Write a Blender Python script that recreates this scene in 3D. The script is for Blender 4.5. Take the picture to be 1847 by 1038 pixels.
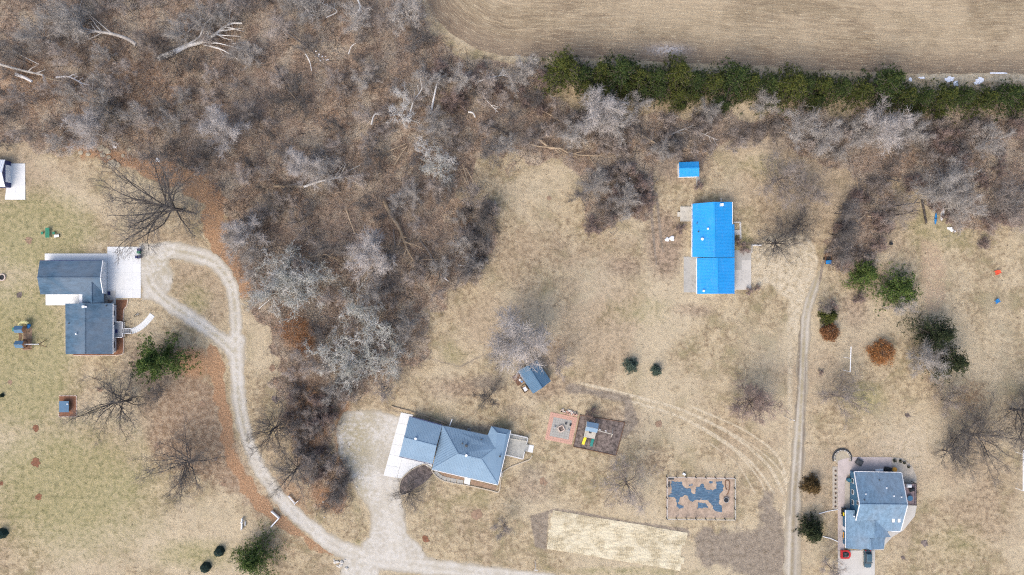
import bpy, bmesh, math, random
import numpy as np
from mathutils import Vector
for o in list(bpy.data.objects): bpy.data.objects.remove(o)
scene = bpy.context.scene
COL = scene.collection
R = math.radians
# ---------------------------------------------------------------- camera, sky, sun, exposure
H = 200.0            # camera height above the ground (m)
S = 0.15             # metres on the ground per photograph pixel
cam = bpy.data.cameras.new('camera'); camo = bpy.data.objects.new('camera', cam); COL.objects.link(camo)
camo.location = (0, 0, H); camo.rotation_euler = (0, 0, 0)
cam.angle = 2 * math.atan(1847 * S / 2 / H); cam.clip_start = 1; cam.clip_end = 6000
scene.camera = camo
SUN_EL, SUN_AZ = 48, 215          # azimuth clockwise from north (+y)
w = bpy.data.worlds.new('World'); scene.world = w; w.use_nodes = True
nt = w.node_tree
sky = nt.nodes.new('ShaderNodeTexSky'); sky.sky_type = 'NISHITA'; sky.sun_disc = False
sky.sun_elevation = R(SUN_EL); sky.sun_rotation = R(SUN_AZ); sky.air_density = 1.0; sky.dust_density = 4.0; sky.ozone_density = 1.0
bg = nt.nodes['Background']; bg.inputs['Strength'].default_value = 0.15
nt.links.new(sky.outputs[0], bg.inputs['Color'])
sl = bpy.data.lights.new('sun', 'SUN'); sl.energy = 0.65; sl.angle = R(46); sl.color = (1.0, 0.93, 0.84)
so = bpy.data.objects.new('sun', sl); COL.objects.link(so)
sd = Vector((math.sin(R(SUN_AZ)) * math.cos(R(SUN_EL)), math.cos(R(SUN_AZ)) * math.cos(R(SUN_EL)), math.sin(R(SUN_EL))))
so.rotation_euler = sd.to_track_quat('Z', 'Y').to_euler(); so.location = sd * 300
scene.view_settings.view_transform = 'Standard'; scene.view_settings.look = 'None'
scene.view_settings.exposure = 0.90; scene.view_settings.gamma = 1
scene.view_settings.use_curve_mapping = False
scene.cycles.use_denoising = False          # keep sub-pixel twigs and grass crisp
scene.cycles.filter_width = 1.15

rng = np.random.default_rng(7)
rnd = random.Random(11)
def P(x, y, z=0.0):
    """photograph pixel of a point at height z -> world metres"""
    k = (H - z) / H * S
    return (( x - 923.5) * k, (519 - y) * k, z)

# ---------------------------------------------------------------- materials
class NT:
    def __init__(s, name):
        s.m = bpy.data.materials.new(name); s.m.use_nodes = True
        s.t = s.m.node_tree; s.b = s.t.nodes['Principled BSDF']; s._c = None
    def n(s, typ, **k):
        q = s.t.nodes.new(typ)
        for a, b in k.items(): setattr(q, a, b)
        return q
    def l(s, a, b): s.t.links.new(a, b)
    def set(s, sock, v):
        if hasattr(v, 'is_output') or isinstance(v, bpy.types.NodeSocket): s.l(v, sock)
        else:
            if sock.type == 'RGBA' and len(v) == 3: v = (*v, 1)
            sock.default_value = v
    def co(s):
        if s._c is None: s._c = s.n('ShaderNodeTexCoord').outputs['Object']
        return s._c
    def mapping(s, vec, scale=(1, 1, 1), rot=0, loc=(0, 0, 0)):
        q = s.n('ShaderNodeMapping'); s.l(vec, q.inputs[0]); q.inputs['Scale'].default_value = scale
        q.inputs['Rotation'].default_value = (0, 0, rot); q.inputs['Location'].default_value = loc
        return q.outputs[0]
    def noise(s, scale, detail=4, rough=.6, vec=None, dist=0.0):
        q = s.n('ShaderNodeTexNoise'); s.l(vec if vec is not None else s.co(), q.inputs['Vector'])
        q.inputs['Scale'].default_value = scale; q.inputs['Detail'].default_value = detail
        q.inputs['Roughness'].default_value = rough; q.inputs['Distortion'].default_value = dist
        return q.outputs['Fac']
    def math(s, op, a, b=0.0, c=0.0, clamp=False):
        q = s.n('ShaderNodeMath', operation=op, use_clamp=clamp)
        for i, v in enumerate((a, b, c)):
            if isinstance(v, (int, float)): q.inputs[i].default_value = v
            else: s.l(v, q.inputs[i])
        return q.outputs[0]
    def ss(s, x, lo, hi):
        q = s.n('ShaderNodeMapRange', interpolation_type='SMOOTHSTEP'); s.l(x, q.inputs[0])
        q.inputs[1].default_value = lo; q.inputs[2].default_value = hi
        return q.outputs[0]
    def mix(s, f, a, b, mode='MIX'):
        q = s.n('ShaderNodeMix', data_type='RGBA', blend_type=mode)
        s.set(q.inputs[0], f); s.set(q.inputs[6], a); s.set(q.inputs[7], b)
        return q.outputs[2]
    def attr(s, name):
        return s.n('ShaderNodeAttribute', attribute_name=name).outputs['Fac']
    def rand(s): return s.n('ShaderNodeObjectInfo').outputs['Random']
    def bump(s, h, strength=.4, dist=.05):
        q = s.n('ShaderNodeBump'); s.l(h, q.inputs['Height']); q.inputs['Strength'].default_value = strength
        q.inputs['Distance'].default_value = dist; s.l(q.outputs[0], s.b.inputs['Normal'])
    def out(s, col, rough=.85, metal=0.0, spec=.3):
        s.set(s.b.inputs['Base Color'], col); s.set(s.b.inputs['Roughness'], rough)
        s.b.inputs['Metallic'].default_value = metal; s.b.inputs['Specular IOR Level'].default_value = spec
        return s.m
def simple(name, c, rough=.7, var=.2, scale=1.5, metal=0.0, spec=.3, fine=12.0, bump=.15):
    q = NT(name)
    a = q.noise(scale, 5, .65); b = q.noise(fine, 3, .6)
    k = q.math('ADD', q.math('MULTIPLY', q.ss(a, .3, .7), var), q.math('MULTIPLY', q.ss(b, .3, .7), var * .6))
    lo = tuple(x * (1 - var * .8) for x in c); hi = tuple(min(1, x * (1 + var * .8)) for x in c)
    col = q.mix(q.math('DIVIDE', k, max(var * 1.6, .001), clamp=True), lo, hi)
    if bump: q.bump(b, bump, .02)
    return q.out(col, rough, metal, spec)
def twigmat(name, c1, c2, scale=.35, rough=.9, rv=.5, c3=None):
    """bark and twigs: two or three tones by noise, plus a tone of its own for each tree"""
    q = NT(name); a = q.ss(q.noise(scale, 4, .6), .35, .65)
    col = q.mix(a, c1, c2)
    if c3: col = q.mix(q.ss(q.noise(scale * .3, 3, .6), .42, .62), col, c3)
    r = q.math('ADD', q.math('MULTIPLY', q.rand(), rv), 1 - rv / 2)
    g = q.n('ShaderNodeCombineColor'); 
    for i in range(3): q.l(r, g.inputs[i])
    return q.out(q.mix(1.0, col, g.outputs[0], 'MULTIPLY'), rough, 0, .2)
M = {}
M['white'] = simple('white_paint', (.78, .79, .80), .5, .08)
M['siding'] = simple('pale_siding', (.66, .68, .70), .6, .08)
M['bluesiding'] = simple('blue_siding', (.045, .13, .22), .6, .12)
M['navy'] = simple('navy_trim', (.025, .035, .12), .5, .1)
M['glass'] = simple('window_glass', (.03, .045, .06), .08, .1, spec=.6, bump=0)
M['black'] = simple('black_paint', (.02, .022, .025), .5, .2)
M['darkgrey'] = simple('dark_grey', (.06, .065, .07), .7, .3)
M['grey'] = simple('grey_metal', (.32, .33, .34), .5, .15)
M['rail_grey'] = simple('weathered_rail', (.50, .49, .46), .8, .2)
M['deckgrey'] = simple('weathered_deck', (.36, .36, .33), .9, .3, .6)
M['deckpale'] = simple('pale_deck', (.50, .47, .40), .85, .15)
M['deckmauve'] = simple('mauve_deck', (.22, .17, .18), .8, .15)
M['timber'] = simple('raw_timber', (.34, .25, .16), .9, .3)
M['brownbox'] = simple('brown_timber', (.16, .09, .055), .9, .3)
M['yellow'] = simple('yellow_plastic', (.85, .65, .03), .4, .08)
M['paleyellow'] = simple('pale_yellow_plastic', (.80, .70, .32), .4, .08)
M['teal'] = simple('green_plastic', (.01, .17, .15), .4, .1)
M['green'] = simple('green_paint', (.03, .20, .12), .5, .12)
M['bluepl'] = simple('blue_plastic', (.02, .20, .50), .4, .12)
M['red'] = simple('red_paint', (.48, .025, .025), .4, .15)
M['orange'] = simple('orange_red_plastic', (.75, .09, .04), .5, .12)
M['amber'] = simple('amber_paint', (.70, .32, .04), .5, .15)
M['tyre'] = simple('tyre_rubber', (.02, .02, .02), .9, .2)
M['carpaint'] = simple('slate_car_paint', (.05, .10, .13), .25, .06, spec=.6, bump=0)
M['rock'] = simple('pale_rock', (.52, .49, .44), .9, .3, 2.5)
M['bedstone'] = simple('flagstone', (.36, .32, .24), .9, .3, 1.5)
M['brick'] = simple('pale_brick', (.55, .45, .38), .9, .25, 3)
M['edging'] = simple('tan_edging_block', (.46, .40, .31), .9, .2, 3)
M['mulch'] = simple('dark_mulch', (.155, .125, .11), 1, .95, 1.0, fine=3, bump=.8)
M['redmulch'] = simple('red_mulch', (.20, .095, .055), 1, .5, 1.5, fine=5, bump=.6)
M['leafmulch'] = simple('tan_mulch', (.27, .185, .125), 1, .4, 1.5, fine=5, bump=.6)
M['pinkpaver'] = simple('pink_paver', (.50, .30, .23), .9, .12, 1)
M['greypaver'] = simple('grey_paver', (.34, .33, .30), .9, .2, .7)
M['mauvepaver'] = simple('mauve_paver', (.44, .385, .365), .9, .22, .6)
M['pea'] = simple('pea_gravel', (.40, .36, .30), .95, .3, .8, fine=4, bump=.6)
M['snow'] = simple('snow', (.85, .87, .92), .7, .06, 1)
M['net'] = simple('dark_green_net', (.012, .03, .026), .9, .5, 2)
def concrete(name, c, stain=.25):
    q = NT(name); a = q.ss(q.noise(.18, 5, .65), .35, .7); b = q.ss(q.noise(1.3, 5, .7), .35, .75); d = q.noise(9, 3, .7)
    st = q.math('MULTIPLY', q.math('MULTIPLY', a, b), stain * 2.2, clamp=True)
    col = q.mix(st, c, tuple(x * .55 for x in c)); col = q.mix(q.math('MULTIPLY', q.ss(d, .4, .7), .12), col, (.2, .19, .17))
    r = q.math('ADD', q.math('MULTIPLY', q.rand(), .05), .975); g = q.n('ShaderNodeCombineColor')
    for i in range(3): q.l(r, g.inputs[i])
    q.bump(d, .2, .01)
    return q.out(q.mix(1.0, col, g.outputs[0], 'MULTIPLY'), .85)
M['conc_new'] = concrete('new_white_concrete', (.66, .67, .66), .08)
M['conc_old'] = concrete('old_grey_concrete', (.38, .37, .34), .45)
M['conc_mid'] = concrete('light_concrete', (.50, .48, .44), .25)
def shingle(name, c, stretch=(1, 1, 1)):
    q = NT(name); v = q.mapping(q.co(), stretch)
    a = q.noise(1.1, 4, .75, v); b = q.noise(6, 3, .8, v); c2 = q.noise(.12, 3, .6)
    k = q.math('ADD', q.math('MULTIPLY', q.ss(a, .3, .7), .55), q.math('MULTIPLY', q.ss(b, .3, .7), .45))
    col = q.mix(k, tuple(x * .62 for x in c), tuple(x * 1.38 for x in c))
    col = q.mix(q.math('MULTIPLY', q.ss(c2, .4, .65), .25), col, (.28, .30, .33)); sk = q.ss(q.noise(.7, 4, .8), .55, .72); col = q.mix(q.math('MULTIPLY', sk, .22), col, (.04, .05, .06))
    q.bump(b, .4, .02)
    return q.out(col, .9, 0, .2)
M['shingle_navy'] = shingle('slate_blue_shingle', (.065, .118, .175), (.35, 1, 1))
M['shingle_grey'] = shingle('grey_blue_shingle', (.15, .235, .32), (1, .45, 1))
def metalroof(name, c, var=.06):
    q = NT(name); a = q.ss(q.noise(.25, 4, .6), .35, .7); b = q.ss(q.noise(3, 3, .7), .4, .7)
    col = q.mix(q.math('MULTIPLY', a, .5), c, tuple(min(1, x * (1 + 3 * var) + .01) for x in c))
    st = q.ss(q.noise(.9, 5, .8, q.mapping(q.co(), (1, .25, 1))), .5, .75); col = q.mix(q.math('MULTIPLY', st, .10), col, (.42, .44, .46)); col = q.mix(q.math('MULTIPLY', b, .10), col, (.30, .31, .32))
    return q.out(col, .6, 0, .22)
M['roof_blue'] = metalroof('bright_blue_metal', (.012, .275, .64))
M['roof_pale'] = metalroof('pale_blue_grey_metal', (.175, .27, .365))
M['roof_steel'] = metalroof('steel_blue_metal', (.07, .15, .24))
M['roof_white'] = metalroof('white_metal', (.75, .77, .80))
def barkmix():
    M['bark_dark'] = twigmat('dark_bark', (.055, .048, .045), (.12, .105, .095))
    M['twig_dark'] = twigmat('dark_twigs', (.11, .097, .09), (.21, .19, .172))
    M['bark_pale'] = twigmat('pale_bark', (.33, .305, .28), (.50, .47, .43), rv=.3)
    M['twig_pale'] = twigmat('pale_grey_twigs', (.29, .262, .235), (.44, .41, .375), rv=.35)
    M['bark_mid'] = twigmat('brown_bark', (.13, .105, .09), (.22, .19, .165))
    M['twig_silver'] = twigmat('silver_twigs', (.40, .365, .34), (.56, .52, .49), rv=.15)
    M['twig_ash'] = twigmat('ash_grey_twigs', (.30, .265, .235), (.48, .44, .40), rv=0)
    M['twig_mid'] = twigmat('brown_twigs', (.25, .205, .175), (.42, .37, .33), rv=.6)
    M['twig_mauve'] = twigmat('mauve_twigs', (.24, .175, .15), (.37, .295, .26), rv=.4)
    M['dead'] = twigmat('bleached_wood', (.52, .50, .46), (.72, .70, .67), rv=.2)
    M['lichen'] = twigmat('lichen_bark', (.36, .365, .32), (.62, .60, .56), rv=.25)
    M['tanlog'] = twigmat('tan_log', (.24, .18, .12), (.38, .30, .21), rv=.4)
    M['whitelog'] = twigmat('white_log', (.50, .47, .45), (.68, .66, .65), rv=.2)
    M['brush'] = twigmat('undergrowth_twigs', (.20, .135, .10), (.40, .295, .22), .12, c3=(.46, .385, .32), rv=0)
    M['brush_dark'] = twigmat('dark_bramble', (.06, .042, .036), (.16, .115, .092), .3, rv=.3)
barkmix()
def leafmat(name, c1, c2, c3, scale=.8, rv=.5):
    q = NT(name); a = q.ss(q.noise(scale, 4, .7), .35, .65); b = q.ss(q.noise(scale * 4, 2, .7), .45, .7)
    col = q.mix(a, c1, c2); col = q.mix(q.math('MULTIPLY', b, .6), col, c3)
    col = q.mix(q.math('MULTIPLY', q.rand(), rv), col, c3)
    return q.out(col, .8, 0, .2)
M['fir'] = leafmat('dark_green_needles', (.014, .031, .011), (.042, .070, .020), (.105, .12, .03), .45, rv=.12)
M['fir_yellow'] = leafmat('yellow_green_needles', (.014, .030, .010), (.052, .074, .018), (.155, .15, .03), .45, rv=.2)
M['fir_green'] = leafmat('mid_green_needles', (.036, .074, .020), (.088, .145, .036), (.19, .21, .05), .6, rv=.1)
M['fir_dark'] = leafmat('blackish_green_needles', (.014, .026, .014), (.038, .055, .024), (.085, .09, .035), .6, rv=.2)
M['fir_blue'] = leafmat('blue_green_needles', (.05, .085, .065), (.10, .14, .105), (.17, .20, .15), rv=.2)
M['russet'] = leafmat('russet_leaves', (.22, .085, .030), (.34, .15, .05), (.42, .22, .09), rv=.2)
M['rust'] = leafmat('rust_leaves', (.15, .07, .035), (.24, .11, .05), (.30, .16, .07), rv=.2)
M['bronze'] = leafmat('bronze_needles', (.06, .045, .018), (.13, .085, .035), (.20, .12, .05), rv=.2)

# ---------------------------------------------------------------- objects, tags, mesh helpers
ORD = []
def ordered(o, label, x): ORD.append((o, label, x))
def tag(o, label=None, cat=None, group=None, kind=None):
    if label: o['label'] = label
    if cat: o['category'] = cat
    if group: o['group'] = group
    if kind: o['kind'] = kind
    return o
def empty(name, loc, label=None, cat=None, group=None, rz=0.0, kind=None):
    o = bpy.data.objects.new(name, None); COL.objects.link(o); o.location = loc; o.rotation_euler = (0, 0, rz)
    o.empty_display_size = .5
    return tag(o, label, cat, group, kind)
def rootloc(o):
    while o.parent: o = o.parent
    return o.location
def linkmesh(name, me, parent=None):
    o = bpy.data.objects.new(name, me); COL.objects.link(o)
    if parent: o.parent = parent
    return o
class MB:
    def __init__(s): s.v = []; s.f = []
    def add(s, vs, fs):
        b = len(s.v); s.v += [tuple(q) for q in vs]; s.f += [tuple(b + i for i in q) for q in fs]; return s
    def prism(s, poly, z0, z1):
        n = len(poly); vs = [(x[0], x[1], z0) for x in poly] + [(x[0], x[1], z1) for x in poly]
        return s.add(vs, [tuple(range(n - 1, -1, -1)), tuple(range(n, 2 * n))] + [(i, (i + 1) % n, n + (i + 1) % n, n + i) for i in range(n)])
    def slab(s, pts, t):
        n = len(pts); vs = [(x, y, z - t) for x, y, z in pts] + list(pts)
        return s.add(vs, [tuple(range(n - 1, -1, -1)), tuple(range(n, 2 * n))] + [(i, (i + 1) % n, n + (i + 1) % n, n + i) for i in range(n)])
    def box(s, cx, cy, cz, sx, sy, sz, rz=0.0):
        c, d = math.cos(rz), math.sin(rz)
        q = [(cx + a * c - b * d, cy + a * d + b * c) for a, b in ((-sx/2, -sy/2), (sx/2, -sy/2), (sx/2, sy/2), (-sx/2, sy/2))]
        return s.prism(q, cz - sz / 2, cz + sz / 2)
    def beam(s, a, b, w, h=None):
        h = h or w; a = Vector(a); b = Vector(b); d = (b - a).normalized()
        u = d.cross(Vector((0, 0, 1))); u = u.normalized() if u.length > 1e-4 else Vector((1, 0, 0)); v = d.cross(u)
        vs = [p + u * i * w / 2 + v * j * h / 2 for p in (a, b) for i, j in ((-1, -1), (1, -1), (1, 1), (-1, 1))]
        return s.add(vs, [(0, 3, 2, 1), (4, 5, 6, 7), (0, 1, 5, 4), (1, 2, 6, 5), (2, 3, 7, 6), (3, 0, 4, 7)])
    def tube(s, a, b, r0, r1=None, n=8):
        r1 = r0 if r1 is None else r1; a = Vector(a); b = Vector(b); d = (b - a).normalized()
        u = d.cross(Vector((0, 0, 1))); u = u.normalized() if u.length > 1e-4 else Vector((1, 0, 0)); v = d.cross(u)
        vs = [p + (u * math.cos(k * 2 * math.pi / n) + v * math.sin(k * 2 * math.pi / n)) * r for p, r in ((a, r0), (b, r1)) for k in range(n)]
        return s.add(vs, [tuple(range(n - 1, -1, -1)), tuple(range(n, 2 * n))] + [(i, (i + 1) % n, n + (i + 1) % n, n + i) for i in range(n)])
    def path(s, pts, r0, r1, n=6):
        for i in range(len(pts) - 1):
            t0 = i / (len(pts) - 1); t1 = (i + 1) / (len(pts) - 1)
            s.tube(pts[i], pts[i + 1], r0 + (r1 - r0) * t0, r0 + (r1 - r0) * t1, n)
        return s
    def ring(s, cx, cy, z0, z1, ro, ri, n=20, a0=0, a1=2 * math.pi):
        for k in range(n):
            t0 = a0 + (a1 - a0) * k / n; t1 = a0 + (a1 - a0) * (k + 1) / n
            s.prism([(cx + ri * math.cos(t0), cy + ri * math.sin(t0)), (cx + ro * math.cos(t0), cy + ro * math.sin(t0)),
                     (cx + ro * math.cos(t1), cy + ro * math.sin(t1)), (cx + ri * math.cos(t1), cy + ri * math.sin(t1))], z0, z1)
        return s
    def build(s, name, mat, parent=None, org=None, bevel=0.0):
        me = bpy.data.meshes.new(name)
        if parent: L = rootloc(parent) if org is None else Vector(org)
        elif org is not None: L = Vector(org)
        else:
            a = np.array(s.v); L = Vector((a[:, 0].mean(), a[:, 1].mean(), a[:, 2].min()))
        me.from_pydata([(x - L[0], y - L[1], z - L[2]) for x, y, z in s.v], [], s.f)
        bm = bmesh.new(); bm.from_mesh(me); bmesh.ops.recalc_face_normals(bm, faces=bm.faces)
        if bevel: bmesh.ops.bevel(bm, geom=bm.edges[:], offset=bevel, segments=2, affect='EDGES')
        bm.to_mesh(me); bm.free()
        me.materials.append(M[mat]); o = linkmesh(name, me, parent)
        if not parent: o.location = L
        return o
def trimesh(name, V, F, mat, attrs=None):
    """fast mesh from numpy: F is (n,3) or (n,4)"""
    me = bpy.data.meshes.new(name); k = F.shape[1]
    me.vertices.add(len(V)); me.vertices.foreach_set('co', V.astype(np.float32).ravel())
    me.loops.add(F.size); me.loops.foreach_set('vertex_index', F.astype(np.int32).ravel())
    me.polygons.add(len(F)); me.polygons.foreach_set('loop_start', np.arange(0, F.size, k, dtype=np.int32))
    me.update(calc_edges=True)
    for n, a in (attrs or {}).items():
        at = me.attributes.new(n, 'FLOAT', 'POINT'); at.data.foreach_set('value', a.astype(np.float32).ravel())
    me.materials.append(M[mat] if isinstance(mat, str) else mat)
    return me

# ---------------------------------------------------------------- 2-D masks (in photograph pixels on the ground)
def vnoise(x, y, sc, seed=0, octv=3):
    r = np.random.default_rng(seed).random((256, 256)); t = 0; a = 1; tot = 0
    for o in range(octv):
        u = x / sc * 2 ** o + 37.7 * o; v = y / sc * 2 ** o + 11.3 * o
        i = np.floor(u).astype(int); j = np.floor(v).astype(int); fu = u - i; fv = v - j
        fu = fu * fu * (3 - 2 * fu); fv = fv * fv * (3 - 2 * fv)
        g = lambda p, q: r[p % 256, q % 256]
        t = t + a * ((g(i, j) * (1 - fu) + g(i + 1, j) * fu) * (1 - fv) + (g(i, j + 1) * (1 - fu) + g(i + 1, j + 1) * fu) * fv)
        tot += a; a *= .5
    return t / tot
def seg_d(X, Y, a, b):
    dx, dy = b[0] - a[0], b[1] - a[1]; L = dx * dx + dy * dy + 1e-9
    t = np.clip(((X - a[0]) * dx + (Y - a[1]) * dy) / L, 0, 1)
    return np.hypot(X - a[0] - t * dx, Y - a[1] - t * dy), t
def sd_poly(X, Y, pts):
    d = np.full(X.shape, 1e9); ins = np.zeros(X.shape, bool); n = len(pts)
    for i in range(n):
        a, b = pts[i], pts[(i + 1) % n]; d = np.minimum(d, seg_d(X, Y, a, b)[0])
        if a[1] != b[1]:
            c = ((a[1] > Y) != (b[1] > Y)) & (X < (b[0] - a[0]) * (Y - a[1]) / (b[1] - a[1]) + a[0]); ins ^= c
    return np.where(ins, d, -d)
def smooth_line(pts, k=6):
    """Catmull-Rom through points (any dimension)"""
    p = [np.array(q, float) for q in pts]; p = [2 * p[0] - p[1]] + p + [2 * p[-1] - p[-2]]; out = []
    for i in range(1, len(p) - 2):
        for j in range(k):
            t = j / k
            out.append(.5 * (2 * p[i] + (p[i + 1] - p[i - 1]) * t + (2 * p[i - 1] - 5 * p[i] + 4 * p[i + 1] - p[i + 2]) * t * t + (-p[i - 1] + 3 * p[i] - 3 * p[i + 1] + p[i + 2]) * t ** 3))
    out.append(p[-2]); return out
def sd_line(X, Y, pts):
    """pts: (x, y, halfwidth); positive inside"""
    best = np.full(X.shape, -1e9)
    for i in range(len(pts) - 1):
        d, t = seg_d(X, Y, pts[i], pts[i + 1]); best = np.maximum(best, pts[i][2] + (pts[i + 1][2] - pts[i][2]) * t - d)
    return best
def blob(X, Y, cx, cy, rx, ry, rot=0.0):
    c, s_ = math.cos(R(rot)), math.sin(R(rot)); u = (X - cx) * c + (Y - cy) * s_; v = -(X - cx) * s_ + (Y - cy) * c
    return np.exp(-((u / rx) ** 2 + (v / ry) ** 2))
def sst(x, lo, hi):
    t = np.clip((x - lo) / (hi - lo), 0, 1); return t * t * (3 - 2 * t)

WOOD = [(-600,-400),(745,-400),(757,0),(775,50),(830,100),(900,120),(985,112),(1000,165),(1060,200),(1200,205),(1400,212),(1600,210),(1900,215),(2400,215),
        (2400,380),(1850,400),(1790,425),(1720,425),(1650,345),(1622,330),(1600,400),(1590,470),(1500,485),(1505,400),(1530,330),(1500,285),(1400,262),(1320,262),
        (1270,285),(1180,300),(1175,380),(1120,412),(1060,418),(1042,360),(1010,290),(950,292),(870,300),(838,335),(895,380),(900,440),(845,505),(785,560),
        (765,640),(735,690),(650,705),(610,740),(605,830),(640,900),(640,945),(600,940),(545,880),(525,800),(505,700),(480,620),(440,560),(432,500),(402,430),
        (385,330),(330,308),(260,298),(180,285),(120,268),(60,265),(-600,270)]
FIELD = [(2600,-700),(600,-700),(770,0),(782,28),(812,58),(850,84),(905,101),(1000,104),(1200,112),(1400,122),(1650,134),(1900,132),(2600,132)]
STEM = smooth_line([(425,618,20),(427,660,14),(430,710,12.5),(440,770,12.5),(460,830,13),(497,888,13),(548,942,14),(605,985,15),(665,1008,17),(740,1018,17),(840,1030,14),(960,1042,11),(1100,1056,10),(1300,1075,10)])
LLEG = smooth_line([(425,640,13),(398,612,13),(350,577,13),(305,548,14),(275,520,17),(262,490,20)])
RLEG = smooth_line([(425,640,12),(424,560,12),(415,512,13),(388,475,14),(345,458,16),(300,452,17),(268,470,18)])
BAY = [(618,745),(645,738),(700,745),(730,752),(720,862),(725,895),(735,960),(780,1012),(700,1020),(640,1000),(668,965),(668,925),(640,880),(610,820),(606,770)]
SPUR = [(620,985),(700,1000),(680,1045),(640,1100),(590,1120),(612,1040)]
def drive_sdf(X, Y):
    n = (vnoise(X, Y, 14, 5) - .5) * 9
    d = np.maximum(np.maximum(sd_line(X, Y, STEM), sd_line(X, Y, LLEG)), sd_line(X, Y, RLEG))
    d = np.maximum(d, sd_poly(X, Y, BAY)); d = np.maximum(d, sd_poly(X, Y, SPUR))
    d = np.maximum(d, sd_poly(X, Y, [(250,438),(300,440),(312,500),(300,548),(258,541)]))
    return d + n * .75 + (vnoise(X, Y, 5, 6) - .5) * 5
TRACK = smooth_line([(1477,492,3),(1470,515,7),(1460,545,9),(1452,590,10),(1447,700,11),(1441,800,12),(1433,900,14),(1430,980,16),(1428,1090,16),(1426,1300,16)])
# ---------------------------------------------------------------- ground
fx = np.arange(-146, 146.01, .36); fy = np.arange(-84, 84.01, .36)
ox = np.array([150, 175, 200, 260, 400, 800, 1600, 3000.]); 
xs = np.concatenate([-ox[::-1], fx, ox]); ys = np.concatenate([-ox[::-1], fy, ox])
GX, GY = np.meshgrid(xs, ys); PX = GX / S + 923.5; PY = 519 - GY / S
def wood_mask(X, Y): return sst(sd_poly(X, Y, WOOD) + (vnoise(X, Y, 40, 3) - .5) * 66, -16, 18)
A = {}
A['wood'] = wood_mask(PX, PY)
n1 = vnoise(PX, PY, 60, 21)
leaf = np.maximum.reduce([
    .85 * sst((vnoise(PX, PY, 22, 61) - .5) * 30 + sd_line(PX, PY, smooth_line([(120,262,8),(200,283,12),(300,315,20),(375,345,22),(395,430,22),(440,520,14)])), -16, 14),
    .95 * sst((vnoise(PX, PY, 18, 62) - .5) * 22 + sd_line(PX, PY, smooth_line([(385,640,12),(395,700,11),(405,760,9),(418,830,10),(455,890,13),(510,945,8),(600,1000,4)])), -12, 10), .42 * sst(sd_poly(PX, PY, [(300,640),(400,630),(415,760),(470,900),(600,1010),(520,1040),(380,900),(250,860),(260,740)]) + (n1 - .5) * 60, -25, 30),
    .9 * blob(PX, PY, 535, 600, 40, 45), .8 * blob(PX, PY, 350, 655, 50, 40), .75 * blob(PX, PY, 590, 900, 50, 30, 30), .8 * blob(PX, PY, 620, 780, 22, 100),
    .75 * blob(PX, PY, 560, 760, 50, 110), .55 * blob(PX, PY, 50, 160, 130, 100), .52 * blob(PX, PY, 250, 150, 160, 100), .46 * blob(PX, PY, 600, 210, 120, 90), .46 * blob(PX, PY, 700, 420, 110, 80), .45 * blob(PX, PY, 480, 880, 60, 50),
    .4 * blob(PX, PY, 330, 740, 80, 110), .45 * blob(PX, PY, 330, 870, 60, 30), .35 * blob(PX, PY, 250, 590, 90, 40), .55 * blob(PX, PY, 525, 900, 90, 60, 45),
    .5 * blob(PX, PY, 1750, 720, 60, 70), .3 * blob(PX, PY, 1030, 470, 45, 25), .4 * blob(PX, PY, 1500, 540, 40, 35), .35 * blob(PX, PY, 1600, 470, 60, 60),
    .4 * blob(PX, PY, 1060, 410, 40, 30), .45 * blob(PX, PY, 1010, 620, 60, 40)])
A['leaf'] = np.clip(leaf, 0, 1)
A['chips'] = sst(sd_poly(PX, PY, [(1660,430),(1690,440),(1706,480),(1704,540),(1690,568),(1665,560),(1662,500)]) + (n1 - .5) * 10, -5, 6)
A['green'] = np.clip(1.35 * np.maximum.reduce([.75 * blob(PX, PY, 40, 640, 110, 170), .6 * blob(PX, PY, 120, 880, 220, 160), .7 * blob(PX, PY, 60, 420, 130, 90), .45 * blob(PX, PY, 350, 545, 45, 50),
    .5 * blob(PX, PY, 640, 990, 40, 20), .4 * blob(PX, PY, 1120, 1030, 200, 14), .35 * blob(PX, PY, 1150, 560, 120, 50), .45 * blob(PX, PY, 1340, 440, 30, 60), .35 * blob(PX, PY, 820, 640, 60, 30),
    .4 * blob(PX, PY, 1700, 420, 110, 60), .35 * blob(PX, PY, 1720, 980, 120, 60), .5 * blob(PX, PY, 350, 1000, 120, 40), .35 * blob(PX, PY, 850, 900, 90, 30), .5 * blob(PX, PY, 1560, 720, 60, 40),
    .4 * blob(PX, PY, 1380, 300, 60, 40)]), 0, 1)
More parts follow.
